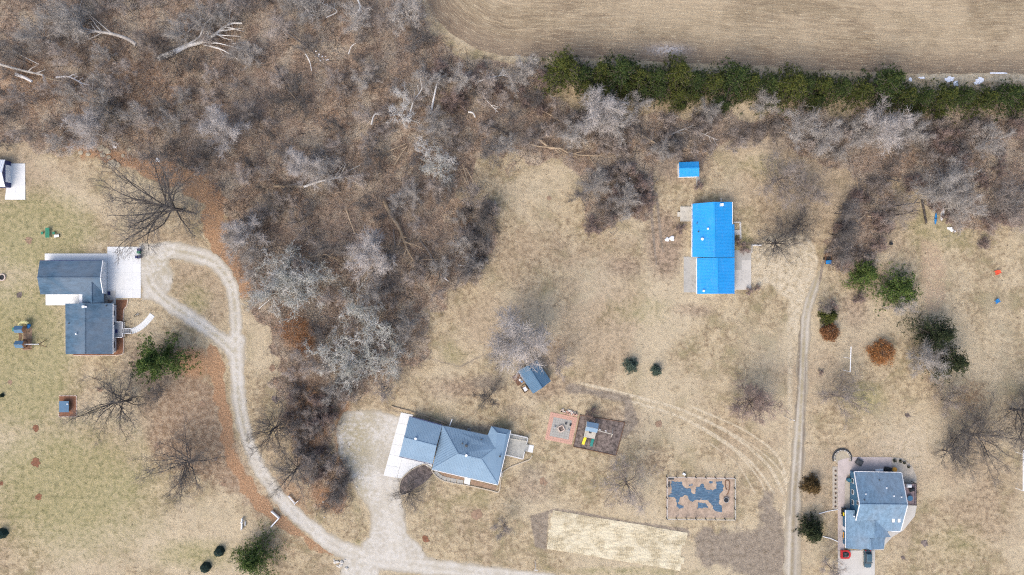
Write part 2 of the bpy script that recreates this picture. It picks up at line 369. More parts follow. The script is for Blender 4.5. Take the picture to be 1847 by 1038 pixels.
A['soil'] = np.clip(np.maximum.reduce([
    .75 * sst(sd_poly(PX, PY, [(1245,948),(1360,938),(1375,880),(1395,880),(1410,930),(1425,1000),(1425,1060),(1360,1040),(1240,1012)]) + (vnoise(PX, PY, 26, 63) - .5) * 50, -22, 24),
    .8 * sst(sd_poly(PX, PY, [(955,930),(1000,918),(1240,955),(1242,966),(990,925),(985,992),(965,985)]) + (n1 - .5) * 10, -8, 6),
    .7 * sst(sd_line(PX, PY, [(1030,700,10),(1130,720,12),(1140,760,16),(1110,800,6)]) + (n1 - .5) * 14, -10, 10),
    .6 * blob(PX, PY, 880, 690, 60, 30), .5 * blob(PX, PY, 960, 850, 50, 50), .7 * blob(PX, PY, 1110, 330, 90, 40), .6 * blob(PX, PY, 1200, 300, 50, 40), .5 * blob(PX, PY, 930, 740, 60, 30),
    .95 * sst(sd_line(PX, PY, [(1170,330,2.4),(1178,420,2.4),(1184,480,1)]), -2.5, 2), .95 * sst(sd_line(PX, PY, [(1184,350,2.4),(1192,430,2.4),(1196,455,1)]), -2.5, 2),
    .9 * sst(sd_line(PX, PY, [(1485,472,2),(1478,505,3),(1470,533,2)]), -3, 2), .8 * blob(PX, PY, 1774, 440, 18, 14), .55 * blob(PX, PY, 1500, 960, 22, 50),
    .9 * blob(PX, PY, 750, 762, 1, 1), .55 * sst(sd_line(PX, PY, [(700,738,2),(760,757,5),(850,775,6),(890,770,8)]), -8, 4),
    .5 * blob(PX, PY, 1290, 540, 70, 10), .5 * blob(PX, PY, 1120, 575, 120, 10) * 0, .6 * sst(sd_line(PX, PY, [(765,645,2),(830,662,2),(872,640,2),(875,615,2)]), -3, 2),
    .45 * sst(sd_line(PX, PY, [(1255,985,8),(1420,992,8)]), -10, 8), .45 * blob(PX, PY, 1450, 420, 40, 40)]), 0, 1)
pal = [.95 * sst(sd_line(PX, PY, smooth_line([(1050,692,2),(1130,712,2.4),(1230,740,2),(1320,785,2),(1385,840,2),(1412,890,2.5)])), -3.5, 2),
       .9 * sst(sd_line(PX, PY, smooth_line([(1060,703,1.5),(1130,722,2),(1225,752,2),(1300,792,2),(1360,840,2),(1396,890,1.5)])), -3.5, 2),
       .85 * sst(sd_line(PX, PY, smooth_line([(1250,735,1.5),(1340,775,1.5),(1400,820,2),(1420,870,2)])), -3.5, 2),
       .85 * sst(sd_line(PX, PY, smooth_line([(1240,760,1),(1320,810,1.2),(1370,865,1.2),(1382,900,1)])), -3.5, 2),
       .8 * sst(sd_line(PX, PY, smooth_line([(1300,770,1.2),(1360,806,1.2),(1408,850,1.4),(1424,900,1.2)])), -3.5, 2), .8 * sst(sd_line(PX, PY, smooth_line([(1280,800,1),(1330,838,1),(1362,890,1.2)])), -3.5, 2)]
A['earth'] = np.clip(np.maximum.reduce([.62 * sst(sd_poly(PX, PY, [(230,600),(330,590),(410,700),(440,820),(500,930),(470,960),(380,900),(300,850),(215,760)]) + (n1 - .5) * 70, -40, 40), .8 * blob(PX, PY, 1200, 440, 50, 90), .7 * blob(PX, PY, 1230, 300, 80, 50), .6 * blob(PX, PY, 1130, 480, 60, 40), .6 * blob(PX, PY, 1250, 560, 70, 22), .55 * blob(PX, PY, 980, 640, 60, 50), .6 * blob(PX, PY, 830, 700, 120, 40), .6 * blob(PX, PY, 990, 700, 90, 40), .6 * blob(PX, PY, 1110, 760, 90, 50), .55 * blob(PX, PY, 960, 880, 80, 50), .5 * blob(PX, PY, 1180, 830, 60, 50), .6 * blob(PX, PY, 1540, 560, 50, 60), .5 * blob(PX, PY, 1690, 680, 60, 90), .5 * blob(PX, PY, 1600, 440, 70, 50), .5 * blob(PX, PY, 240, 620, 120, 60), .5 * blob(PX, PY, 330, 760, 90, 90), .4 * blob(PX, PY, 1010, 440, 60, 60), .45 * blob(PX, PY, 1780, 900, 50, 80), .4 * blob(PX, PY, 1500, 420, 30, 60), .45 * blob(PX, PY, 470, 720, 40, 120)]), 0, 1)
A['pale'] = np.clip(np.maximum.reduce(pal + [1.0 * sst(sd_poly(PX, PY, [(1354,448),(1400,430),(1470,440),(1484,470),(1466,530),(1456,600),(1432,590),(1425,540),(1390,522),(1352,526)]) + (n1 - .5) * 50, -24, 14), .5 * blob(PX, PY, 1385, 470, 35, 40), .5 * blob(PX, PY, 1080, 500, 150, 90), .6 * blob(PX, PY, 930, 105, 60, 14), .55 * blob(PX, PY, 1640, 800, 180, 130),
    .5 * blob(PX, PY, 960, 340, 60, 60), .6 * blob(PX, PY, 1590, 300, 40, 70), .7 * sst(sd_line(PX, PY, [(1660,135,8),(1850,142,8),(2300,142,8)]), -10, 6), .6 * blob(PX, PY, 1260, 250, 240, 30), .45 * blob(PX, PY, 1360, 620, 90, 100),
    .65 * blob(PX, PY, 1415, 950, 8, 120), .75 * sst(drive_sdf(PX, PY), -16, 4) * .8, .6 * blob(PX, PY, 830, 60, 30, 60, -40), .6 * blob(PX, PY, 1425, 700, 9, 400), .5 * blob(PX, PY, 1800, 620, 70, 200),
    .5 * blob(PX, PY, 1000, 610, 40, 30)]), 0, 1)
A['grey'] = np.clip(np.maximum.reduce([.5 * sst(sd_poly(PX, PY, [(1000,205),(1850,215),(1850,290),(1500,290),(1250,275),(1010,260)]), -10, 20), .6 * blob(PX, PY, 500, 40, 60, 80), .4 * blob(PX, PY, 1760, 700, 70, 90),
    .4 * blob(PX, PY, 280, 700, 140, 90), .35 * blob(PX, PY, 950, 700, 60, 40), .45 * blob(PX, PY, 1410, 320, 70, 60)]), 0, 1)
def ground_mat():
    q = NT('dry_lawn_and_leaf_litter')
    big = q.noise(.035, 4, .6); mid = q.noise(.16, 5, .65); fin = q.noise(.75, 5, .7); tiny = q.noise(3.2, 4, .75); grain = q.noise(9, 2, .7)
    straw = (.425, .345, .222); olive = (.245, .215, .118); brown = (.232, .170, .110); paleg = (.48, .405, .285)
    def thr(a, n, k=5.0):      # soft, ragged threshold of a mask by noise
        inv = q.math('SUBTRACT', 1.0, n)
        return q.math('ADD', q.math('MULTIPLY', q.math('SUBTRACT', q.math('MULTIPLY', a, 1.3), q.math('ADD', inv, .15)), k), .5, clamp=True)
    mixn = q.math('ADD', q.math('MULTIPLY', fin, .55), q.math('MULTIPLY', mid, .45))
    mixf = q.math('ADD', q.math('MULTIPLY', fin, .45), q.math('MULTIPLY', tiny, .55))
    col = q.mix(q.ss(q.math('ADD', q.math('MULTIPLY', fin, .62), q.math('MULTIPLY', mid, .38)), .42, .60), straw, brown)
    med = q.noise(.42, 5, .72, q.mapping(q.co(), loc=(77, 13, 0)))
    col = q.mix(q.math('MULTIPLY', q.ss(med, .50, .64), .5), col, (.52, .435, .30)); col = q.mix(q.math('MULTIPLY', q.ss(med, .50, .36), .45), col, (.20, .155, .10))
    col = q.mix(q.math('MULTIPLY', q.ss(mid, .45, .70), .75), col, olive)
    col = q.mix(q.math('MULTIPLY', q.ss(big, .44, .60), .7), col, paleg)
    bg2 = q.noise(.022, 5, .65, q.mapping(q.co(), loc=(300, 120, 0))); col = q.mix(q.math('MULTIPLY', q.ss(bg2, .49, .62), .5), col, q.mix(q.ss(fin, .38, .62), (.37, .275, .19), (.22, .16, .11)))
    g = q.attr('green')
    gl = q.mix(q.ss(fin, .38, .66), (.335, .29, .15), (.19, .19, .082))
    col = q.mix(q.math('MULTIPLY', thr(g, mixn, 2.2), .8), col, gl)
    col = q.mix(q.math('MULTIPLY', thr(q.attr('pale'), mixn, 3), .85), col, q.mix(q.ss(fin, .35, .65), (.56, .49, .37), (.42, .35, .24)))
    wd = q.mix(q.ss(fin, .38, .62), (.41, .30, .215), (.19, .132, .098)); wd = q.mix(q.ss(mid, .45, .60), wd, (.46, .38, .285)); wd = q.mix(q.math('MULTIPLY', q.ss(big, .48, .62), .5), wd, (.20, .15, .125)); wd = q.mix(q.math('MULTIPLY', q.ss(tiny, .48, .60), .8), wd, (.06, .042, .032))
    col = q.mix(thr(q.attr('wood'), mixn, 4), col, wd)
    gr = q.mix(q.ss(fin, .38, .62), (.37, .305, .245), (.20, .16, .13))
    col = q.mix(q.math('MULTIPLY', thr(q.attr('grey'), mixn, 3), .8), col, gr)
    er = q.mix(q.ss(fin, .38, .62), (.33, .24, .175), (.155, .112, .082))
    col = q.mix(q.math('MULTIPLY', thr(q.attr('earth'), mixn, 2.6), .85), col, er)
    lf = q.mix(q.ss(tiny, .38, .62), (.42, .25, .145), (.22, .12, .065))
    col = q.mix(q.math('MULTIPLY', thr(q.attr('leaf'), mixf, 3), .9), col, lf)
    ch = q.mix(q.ss(tiny, .38, .62), (.50, .375, .27), (.37, .265, .18))
    col = q.mix(q.math('MULTIPLY', q.attr('chips'), q.math('MULTIPLY', q.ss(mixf, .38, .56), .75)), col, ch)
    sl_ = q.mix(q.ss(fin, .35, .65), (.27, .225, .18), (.165, .135, .11))
    col = q.mix(q.math('MULTIPLY', thr(q.attr('soil'), mixf, 3), .9), col, sl_)
    # clods, tufts and thatch: small dark and pale flecks
    col = q.mix(q.math('MULTIPLY', q.ss(tiny, .52, .68), .6), col, (.13, .10, .06))
    col = q.mix(q.math('MULTIPLY', q.ss(fin, .56, .68), .45), col, (.14, .11, .065))
    col = q.mix(q.math('MULTIPLY', q.ss(q.noise(4.4, 3, .75, q.mapping(q.co(), loc=(31, 7, 0))), .54, .68), .55), col, (.60, .52, .36))
    spots = q.math('MULTIPLY', q.ss(q.noise(1.5, 2, .5, q.mapping(q.co(), loc=(9, 77, 0))), .66, .72), q.ss(q.noise(.09, 3, .6, q.mapping(q.co(), loc=(5, 3, 0))), .48, .6))
    col = q.mix(q.math('MULTIPLY', spots, .8), col, (.075, .06, .045))
    h = q.math('ADD', q.math('MULTIPLY', fin, 1.0), q.math('ADD', q.math('MULTIPLY', tiny, .5), q.math('MULTIPLY', grain, .2)))
    q.bump(h, .9, .25)
    return q.out(col, 1.0, 0, .1)
def gridmesh(name, X, Y, Z, mat, attrs):
    ny, nx = X.shape; idx = np.arange(nx * ny).reshape(ny, nx)
    F = np.stack([idx[:-1, :-1], idx[:-1, 1:], idx[1:, 1:], idx[1:, :-1]], -1).reshape(-1, 4)
    return trimesh(name, np.stack([X, Y, Z], -1).reshape(-1, 3), F, mat, {k: v.ravel() for k, v in attrs.items()})
g = linkmesh('ground', gridmesh('ground', GX, GY, np.zeros_like(GX), ground_mat(), A)); tag(g, 'dry tan and olive winter lawn with leaf litter and worn patches', kind='structure')

def sheet(name, f, box, cell, z, mat, attrs=None, parent=None, thick=None):
    """flat sheet bounded by the zero contour of f (photograph pixels)"""
    c = cell / S; X, Y = np.meshgrid(np.arange(box[0], box[2], c), np.arange(box[1], box[3], c)); V = f(X, Y)
    gy, gx = np.gradient(V, c); gg = gx ** 2 + gy ** 2 + 1e-3
    ins = V > 0; any_ = ins[:-1, :-1] | ins[1:, :-1] | ins[:-1, 1:] | ins[1:, 1:]
    st = np.where(V < 0, np.clip(-V / gg, 0, c * 1.2), 0); X2 = X + gx * st; Y2 = Y + gy * st
    idx = np.arange(X.size).reshape(X.shape)
    F = np.stack([idx[:-1, :-1], idx[1:, :-1], idx[1:, 1:], idx[:-1, 1:]], -1)[any_]
    u, inv = np.unique(F, return_inverse=True); F = inv.reshape(-1, 4)
    xs_, ys_ = X2.ravel()[u], Y2.ravel()[u]
    zz = z(xs_, ys_) if callable(z) else np.full(len(u), z)
    at = {k: fn(xs_, ys_) for k, fn in (attrs or {}).items()}; at['edge'] = np.clip(V.ravel()[u], 0, 60)
    L = rootloc(parent) if parent else (0, 0, 0)
    me = trimesh(name, np.stack([(xs_ - 923.5) * S - L[0], (519 - ys_) * S - L[1], zz - L[2]], -1), F, mat, at)
    return linkmesh(name, me, parent)
# crop field: rows follow its border
def field_mat():
    q = NT('harvested_field'); row = q.attr('row'); sx = q.n('ShaderNodeSeparateXYZ'); q.l(q.co(), sx.inputs[0])
    cb = q.n('ShaderNodeCombineXYZ'); q.l(row, cb.inputs[1]); q.l(q.math('MULTIPLY', sx.outputs[0], .10), cb.inputs[0])
    r1 = q.noise(1.1, 4, .7, cb.outputs[0]); r2 = q.noise(.30, 3, .6, cb.outputs[0]); r3 = q.noise(3.5, 2, .6, cb.outputs[0])
    fin = q.noise(1.4, 5, .8); tiny = q.noise(4.5, 3, .8); big = q.noise(.03, 4, .65)
    col = q.mix(q.ss(q.math('ADD', q.math('MULTIPLY', r1, .6), q.math('MULTIPLY', fin, .4)), .38, .62), (.185, .138, .092), (.37, .295, .195))
    col = q.mix(q.math('MULTIPLY', q.ss(r2, .42, .62), .6), col, (.23, .18, .115))
    col = q.mix(q.math('MULTIPLY', q.ss(big, .42, .58), .6), col, (.44, .355, .24))
    col = q.mix(q.math('MULTIPLY', q.math('SUBTRACT', 1.0, q.ss(row, 1.0, 9.0)), .6), col, (.165, .12, .09))
    col = q.mix(q.math('MULTIPLY', q.ss(q.math('ADD', q.math('MULTIPLY', tiny, .6), q.math('MULTIPLY', r3, .4)), .53, .64), .85), col, (.60, .52, .365))
    col = q.mix(q.math('MULTIPLY', q.ss(fin, .55, .72), .45), col, (.10, .075, .05))
    col = q.mix(q.math('MULTIPLY', q.attr('frost'), q.ss(fin, .35, .6)), col, (.50, .48, .48))
    q.bump(q.math('ADD', q.math('MULTIPLY', r1, 1.5), fin), .8, .2)
    return q.out(col, 1, 0, .1)
tag(sheet('field', lambda X, Y: sd_poly(X, Y, FIELD) + (vnoise(X, Y, 30, 8) - .5) * 8, (740, -70, 1990, 150), .5, .006, field_mat(),
      {'row': lambda x, y: sd_poly(x, y, FIELD) * S, 'frost': lambda x, y: .9 * blob(x, y, 1205, 90, 34, 9)}),
    'harvested brown crop field with straw flecked rows', kind='structure')
def gravel_mat(name, c, cd, weedy, rutdark=0.0):
    q = NT(name); fin = q.noise(.9, 5, .7); mid = q.noise(.14, 4, .6); tiny = q.noise(5, 3, .8)
    col = q.mix(q.ss(q.math('ADD', q.math('MULTIPLY', fin, .5), q.math('MULTIPLY', mid, .5)), .38, .62), c, cd)
    col = q.mix(q.math('MULTIPLY', q.attr('rut'), q.math('ADD', .35, q.math('MULTIPLY', q.ss(fin, .3, .7), .5))), col, (.60, .57, .51))
    wd = q.math('MULTIPLY', q.attr('weed'), q.ss(q.math('ADD', q.math('MULTIPLY', fin, .6), q.math('MULTIPLY', mid, .4)), .36, .58))
    col = q.mix(wd, col, weedy)
    if rutdark: col = q.mix(q.math('MULTIPLY', q.attr('groove'), q.ss(q.noise(.6, 4, .7), .25, .5)), col, (.145, .115, .09))
    e = q.math('SUBTRACT', 1.0, q.ss(q.math('ADD', q.attr('edge'), q.math('MULTIPLY', fin, 9.0)), 3.0, 11.0))
    col = q.mix(q.math('MULTIPLY', e, .75), col, (.30, .25, .17))
    col = q.mix(q.math('MULTIPLY', q.ss(tiny, .55, .75), .45), col, (.17, .15, .125))
    q.bump(q.math('ADD', fin, q.math('MULTIPLY', tiny, .7)), .6, .1)
    return q.out(col, 1, 0, .15)
def ruts(x, y):
    r = np.zeros(x.shape)
    for L in (STEM, LLEG, RLEG):
        d = -sd_line(x, y, [(a[0], a[1], 0) for a in L]); r = np.maximum(r, .55 * np.exp(-((d - 6.0) / 3.0) ** 2))
    for L in ([(720,990,0),(700,930,0),(680,860,0),(672,800,0)], [(700,1000,0),(716,930,0),(700,870,0)]):
        d = -sd_line(x, y, L); r = np.maximum(r, .6 * np.exp(-(d / 6) ** 2))
    return r
def weeds(x, y):
    a = np.maximum(.85 * blob(x, y, 640, 790, 45, 60), .7 * blob(x, y, 650, 870, 22, 60)); a = np.maximum(a, .5 * blob(x, y, 285, 480, 30, 25))
    for L in (STEM, LLEG, RLEG):
        d = -sd_line(x, y, [(q[0], q[1], 0) for q in L]); a = np.maximum(a, .55 * np.exp(-(d / 2.6) ** 2) * (y < 800))
    return a
tag(sheet('gravel_driveway', drive_sdf, (235, 425, 1500, 1130), .4, .010, gravel_mat('pale_gravel', (.53, .505, .455), (.41, .375, .315), (.34, .30, .20)), {'rut': ruts, 'weed': lambda x, y: np.clip(weeds(x, y) + .3 * vnoise(x, y, 30, 91), 0, 1)}),
    'pale gravel driveway with a teardrop loop and a widening bay', kind='structure')
def grooves(x, y):
    a = .95 * sst(sd_line(x, y, [(1443,560,2.2),(1441,640,2.8),(1438,700,3),(1434,760,1.2)]), -2, 2)
    a = np.maximum(a, .95 * sst(sd_line(x, y, [(1454,640,.5),(1452,700,1.6),(1450,780,2.4),(1447,850,1.5),(1446,1050,1)]), -2, 2))
    a = np.maximum(a, .8 * sst(sd_line(x, y, [(1430,790,.6),(1426,860,1.2),(1424,930,1)]), -2, 2))
    return np.maximum(a, .35 * sst(sd_line(x, y, [(1441,800,3),(1434,900,4),(1430,1060,5)]), -2, 2))
def trackrut(x, y):
    d = -sd_line(x, y, [(q[0] - .5, q[1], 0) for q in TRACK]); return .8 * np.exp(-((d - 5.5) / 2.5) ** 2)
tag(sheet('dirt_track', lambda X, Y: sd_line(X, Y, TRACK) + (vnoise(X, Y, 16, 9) - .5) * 8, (1390, 420, 1520, 1130), .35, .008,
      gravel_mat('dirt_ruts', (.40, .36, .295), (.31, .27, .21), (.33, .28, .17), 1.0), {'rut': trackrut, 'weed': lambda x, y: .15 + .75 * np.exp(-(-sd_line(x, y, [(q[0] - .5, q[1], 0) for q in TRACK]) / 2.2) ** 2), 'groove': grooves}),
    'rutted dirt track running down past the blue roofed house', kind='structure')

# ---------------------------------------------------------------- pads and slabs
def pad(name, label, corners, nx, ny, mat, z=.10, gap=.006, matlist=None, z0=-.03):
    """concrete pad of separate slabs between four pixel corners"""
    c = [np.array(P(*q)[:2]) for q in corners]; ce = sum(c) / 4
    root = empty(name, (ce[0], ce[1], 0), label, kind='structure')
    for i in range(nx):
        for j in range(ny):
            def B(u, v): return (c[0] * (1 - u) + c[1] * u) * (1 - v) + (c[3] * (1 - u) + c[2] * u) * v
            q = [B(i / nx, j / ny), B((i + 1) / nx, j / ny), B((i + 1) / nx, (j + 1) / ny), B(i / nx, (j + 1) / ny)]
            m = sum(q) / 4; q = [p + (m - p) / max(np.linalg.norm(m - p), .01) * gap for p in q]
            MB().prism([tuple(p) for p in q], z0, z + .004 * rnd.random()).build('slab', (matlist or {}).get((i, j), mat), root)
    return root
def flat(name, label, pts, mat, z=.06, z0=-.02, kind='structure', parent=None, cat=None):
    o = MB().prism([P(*p)[:2] for p in pts], z0, z).build(name, mat, parent); return tag(o, label, cat, kind=kind) if not parent else o

# ---------------------------------------------------------------- roofs and walls
def ribs(mb, pts, spacing, w=.05, h=.05):
    """raised seams running down a planar roof polygon"""
    p = [Vector(q) for q in pts]; n = Vector((0, 0, 0))
    for i in range(1, len(p) - 1): n += (p[i] - p[0]).cross(p[i + 1] - p[0])
    n.normalize(); n = -n if n.z < 0 else n
    u = Vector((0, 0, 1)).cross(n).normalized(); v = n.cross(u).normalized(); o = p[0]
    q = [((a - o).dot(u), (a - o).dot(v)) for a in p]; lo, hi = min(a[0] for a in q), max(a[0] for a in q)
    t = lo + spacing * .5
    while t < hi:
        ys_ = []
        for i in range(len(q)):
            a, b = q[i], q[(i + 1) % len(q)]
            if (a[0] - t) * (b[0] - t) < 0: ys_.append(a[1] + (b[1] - a[1]) * (t - a[0]) / (b[0] - a[0]))
        ys_.sort()
        for a, b in zip(ys_[::2], ys_[1::2]):
            if b - a > .3: mb.beam(o + u * t + v * (a + .05) + n * h * .4, o + u * t + v * (b - .05) + n * h * .4, w, h)
        t += spacing
def roof(root, faces, mat, seam=None, cap=None, capmat=None, t=.16, seammat=None):
    for f in faces:
        pts = [P(*q) for q in f]; o = MB().slab(pts, t).build('roof_slope', mat, root)
        if seam:
            mb = MB(); ribs(mb, pts, seam)
            if mb.v: mb.build('roof_seam', seammat or mat, o)['kind'] = 'stuff'
    for a, b in cap or []:
        A_, B_ = Vector(P(*a)), Vector(P(*b)); MB().beam(A_ + Vector((0, 0, .04)), B_ + Vector((0, 0, .04)), .28, .10).build('ridge_cap', capmat or mat, root)
def inset(poly, d):
    n = len(poly); ar = sum(poly[i][0] * poly[(i + 1) % n][1] - poly[(i + 1) % n][0] * poly[i][1] for i in range(n)); sg = 1 if ar > 0 else -1; out = []
    for i in range(n):
        a, b, c = (Vector(poly[(i + k - 1) % n][:2]) for k in range(3)); e1 = (b - a).normalized(); e2 = (c - b).normalized()
        n1_ = Vector((-e1.y, e1.x)) * sg; n2_ = Vector((-e2.y, e2.x)) * sg; m = n1_ + n2_; k = d / max(.3, 1 + n1_.dot(n2_)); out.append((b.x + m.x * k, b.y + m.y * k))
    return out
def walls(root, eaves, mat, h, d=.45, name='wall', z0=0):
    q = inset([P(*e)[:2] for e in eaves], d); MB().prism(q, z0, h).build(name, mat, root); return q
def gable(root, a, b, c, mat, t=.2, d=.45, name='gable_wall'):
    """upright triangle under a rake: a, b eave corners, c ridge end (pixel triplets); pushed d inwards"""
    A_, B_, C_ = Vector(P(*a)), Vector(P(*b)), Vector(P(*c)); base = min(A_.z, B_.z) - .2
    return A_, B_, C_
def opening(root, x, y, z, face, w, h, kind='window', fm='white', pm='glass', n=1):
    """window or door on a wall at world x,y; face = outward angle"""
    c, s_ = math.cos(face), math.sin(face); f = MB().box(x + c * .03, y + s_ * .03, z, .10, w, h, face).build(kind, fm, root)
    for k in range(n):
        off = (k - (n - 1) / 2) * (w - .16) / n; xx = x + c * .07 - s_ * off; yy = y + s_ * .07 + c * off
        MB().box(xx, yy, z, .05, (w - .16) / n - .05, h - .16, face).build('pane' if kind == 'window' else 'panel', pm, f)
    return f
def vent(root, x, y, z, mat='white', r=.16, h=.45):
    a = P(x, y, z); MB().tube((a[0], a[1], z - .3), (a[0], a[1], z + h), r, r, 10).tube((a[0], a[1], z + h), (a[0], a[1], z + h + .08), r * 1.5, r * 1.2, 10).build('vent_pipe', mat, root)
def gutter(root, a, b, mat='white', r=.08):
    A_, B_ = P(*a), P(*b); MB().beam((A_[0], A_[1], A_[2] - .12), (B_[0], B_[1], B_[2] - .12), .14, .12).build('gutter', mat, root)

# ---- left house, slate shingles
h1 = empty('shingled_house', (P(150, 560)[0], P(150, 560)[1], 0), 'ranch house with slate blue shingle roofs and white garage doors by the teardrop drive', 'house')
zN, zR = 2.8, 4.5
roof(h1, [[(71.5,471,zN),(185.6,470,zN),(181,501.4,zR),(67,501.4,zR)],
          [(67,501.4,zR),(181,501.4,zR),(186,531,zN),(72.8,531.5,zN)],
          [(165,509,4.15),(165.5,546.5,4.15),(148.4,546.5,2.9),(148.4,530,2.9)],
          [(165,509,4.15),(187,529,2.9),(187.4,546.5,2.9),(165.5,546.5,4.15)],
          [(117.8,548,zN),(153.5,547.8,4.7),(153.5,639,4.7),(118.2,639,zN)],
          [(153.5,547.8,4.7),(203,547.6,zN),(203,639,zN),(153.5,639,4.7)]], 'shingle_navy',
     cap=[((67,501.4,zR),(181,501.4,zR)), ((153.5,547.8,4.7),(153.5,639,4.7)), ((165,511,4.15),(165.5,546.5,4.15))], capmat='shingle_navy')
walls(h1, [(71.5,471,zN),(185.6,470,zN),(186,531,zN),(72.8,531.5,zN)], 'siding', 2.62)
walls(h1, [(118,548,zN),(203,548,zN),(203,639,zN),(118,639,zN)], 'siding', 2.62)
q = P(168, 538, 0); MB().box(q[0], q[1], 1.3, 4.4, 4.0, 2.62).build('wall', 'siding', h1)
def rake(root, a, c, b, mat='white', w=.16):
    for u, v in ((a, c), (c, b)):
        U, V = Vector(P(*u)), Vector(P(*v)); MB().beam(U + Vector((0, 0, -.02)), V + Vector((0, 0, -.02)), w, .26).build('rake_board', mat, root)
def gable_tri(root, a, c, b, inw, mat):
    U, C, V = Vector(P(*a)), Vector(P(*c)), Vector(P(*b)); I = Vector((inw[0], inw[1], 0)); C = C - Vector((0, 0, .25))
    D = (V - U).normalized() * .5; z = min(U.z, V.z) - .30
    pts = [U + D + I, V - D + I, C + I]; pts = [Vector((pts[0].x, pts[0].y, z)), Vector((pts[1].x, pts[1].y, z)), pts[2]]; J = I.normalized() * .15
    MB().add([*pts, *[p + J for p in pts]], [(0, 1, 2), (5, 4, 3), (0, 3, 4, 1), (1, 4, 5, 2), (2, 5, 3, 0)]).build('gable', mat, root)
rake(h1, (185.8,470,zN), (181.2,501.4,zR), (186.2,531,zN)); gable_tri(h1, (185.6,470,zN), (181,501.4,zR), (186,531,zN), (-.5, 0), 'white')
gable_tri(h1, (71.5,471,zN), (67,501.4,zR), (72.8,531.5,zN), (.5, 0), 'siding')
gable_tri(h1, (118,639,zN), (153.5,639,4.7), (203,639,zN), (0, .5), 'siding'); gable_tri(h1, (118,548,zN), (153.5,548,4.7), (203,548,zN), (0, -.5), 'siding')
gutter(h1, (203.6,548,zN), (203.6,639,zN)); gutter(h1, (71.5,470.4,zN), (185.6,469.4,zN), 'navy')
wx = P(185.6, 500, zN)[0] - .45
for yy in (486, 517): opening(h1, wx, P(0, yy, 1.2)[1], 1.15, 0, 3.9, 2.25, 'garage_door', 'white', 'siding', 1)
wx2 = P(203, 600, zN)[0] - .45
for yy, ww in ((565, 1.6), (583, 1.2), (622, 2.0)): opening(h1, wx2, P(0, yy, 1.2)[1], 1.55, 0, ww, 1.2)
opening(h1, wx2, P(0, 598, 1)[1], 1.1, 0, 1.0, 2.05, 'door', 'white', 'siding')
for (x, yy) in ((142, 639), (178, 639)): opening(h1, P(x, 0, 0)[0], P(0, 639, zN)[1] + .45, 1.55, -math.pi / 2, 1.5, 1.1)
q = P(151, 553.6, 4.75); MB().box(q[0], q[1], 4.75, .75, .6, .6).build('chimney', 'white', h1); q = P(155.3, 553.8, 4.7); MB().box(q[0], q[1], 4.7, .5, .45, .4).build('roof_vent', 'white', h1)
vent(h1, 138.6, 602.8, 4.1); vent(h1, 192, 552, 3.3, 'darkgrey', .14, .25); vent(h1, 124.4, 583.6, 3.2, 'darkgrey', .12, .2)
pad('concrete_driveway', 'bright white concrete parking pad in front of the shingled house', [(194,445.5),(254.3,445.5),(254.3,538),(194,538)], 4, 6, 'conc_new')
pad('concrete_walk', 'long white concrete strip along the top of the shingled house', [(81,457.7),(193.6,457.7),(193.6,478),(81,478)], 7, 1, 'conc_new', .09)
pad('concrete_patio', 'white concrete patio in the corner of the shingled house', [(82.6,528),(150,528),(150,551),(82.6,551)], 5, 2, 'conc_new', .09)
pad('porch_slab', 'light grey porch slab beside the shingled house garage', [(186,524.5),(209,524.5),(209,549),(186,549)], 2, 2, 'conc_mid', .13)
pad('porch_walk', 'narrow grey stone walk along the front of the shingled house', [(200,549.5),(209,549.5),(209,636),(200,636)], 1, 8, 'greypaver', .12)
flat('flower_bed', 'red mulched bed along the front of the shingled house', [(209.4,541),(229,541),(228,550),(223,560),(223,580),(223,634),(217,640),(132,641.5),(132,638),(209.4,636)], 'redmulch', .05)
mb = MB(); pts = smooth_line([(231,540),(229,552),(223,562),(222.6,600),(222.6,632),(217,640.4),(170,642),(133,641.4)], 5)
for a, b in zip(pts[:-1], pts[1:]): mb.beam(P(a[0], a[1], .1), P(b[0], b[1], .1), .16, .2)
tag(mb.build('bed_edging', 'brick'), 'low tan edging curb around the red mulched bed of the shingled house', 'edging')
# front stoop with white rails
dk = empty('front_deck', (P(215, 595)[0], P(215, 595)[1], 0), 'small grey front deck with white railings and steps at the shingled house', 'deck')
def rect(x0, y0, x1, y1, z=0): return [P(x0, y0, z)[:2], P(x1, y0, z)[:2], P(x1, y1, z)[:2], P(x0, y1, z)[:2]]
def rail(root, pts, z0=.9, h=1.0, mat='white', bal=.45, w=.09):
    for a, b in zip(pts[:-1], pts[1:]):
        A_ = Vector((*P(a[0], a[1], z0 + h)[:2], z0)); B_ = Vector((*P(b[0], b[1], z0 + h)[:2], z0)); L = (B_ - A_).length; k = max(1, int(L / bal)); up = Vector((0, 0, 1))
        MB().beam(A_ + up * h, B_ + up * h, w, w).build('top_rail', mat, root); MB().beam(A_ + up * .15, B_ + up * .15, w * .7, w * .7).build('bottom_rail', mat, root)
        for t in (0, 1): p = A_.lerp(B_, t); MB().beam((p.x, p.y, 0), (p.x, p.y, z0 + h + .06), w * 1.3).build('post', mat, root)
        m = MB()
        for i in range(1, k): p = A_.lerp(B_, i / k); m.beam(p + up * .15, p + up * h, w * .45)
        if m.v: tag(m.build('baluster', mat, root), kind='stuff')
n = 9; x0, x1 = P(204.5, 0, .9)[0], P(221, 0, .9)[0]; yA, yB = P(0, 581, .9)[1], P(0, 609, .9)[1]
for i in range(n):
    a = x0 + (x1 - x0) * i / n; MB().box(a + (x1 - x0) / n / 2, (yA + yB) / 2, .85, (x1 - x0) / n - .02, yA - yB, .08).build('floor_board', 'grey', dk)
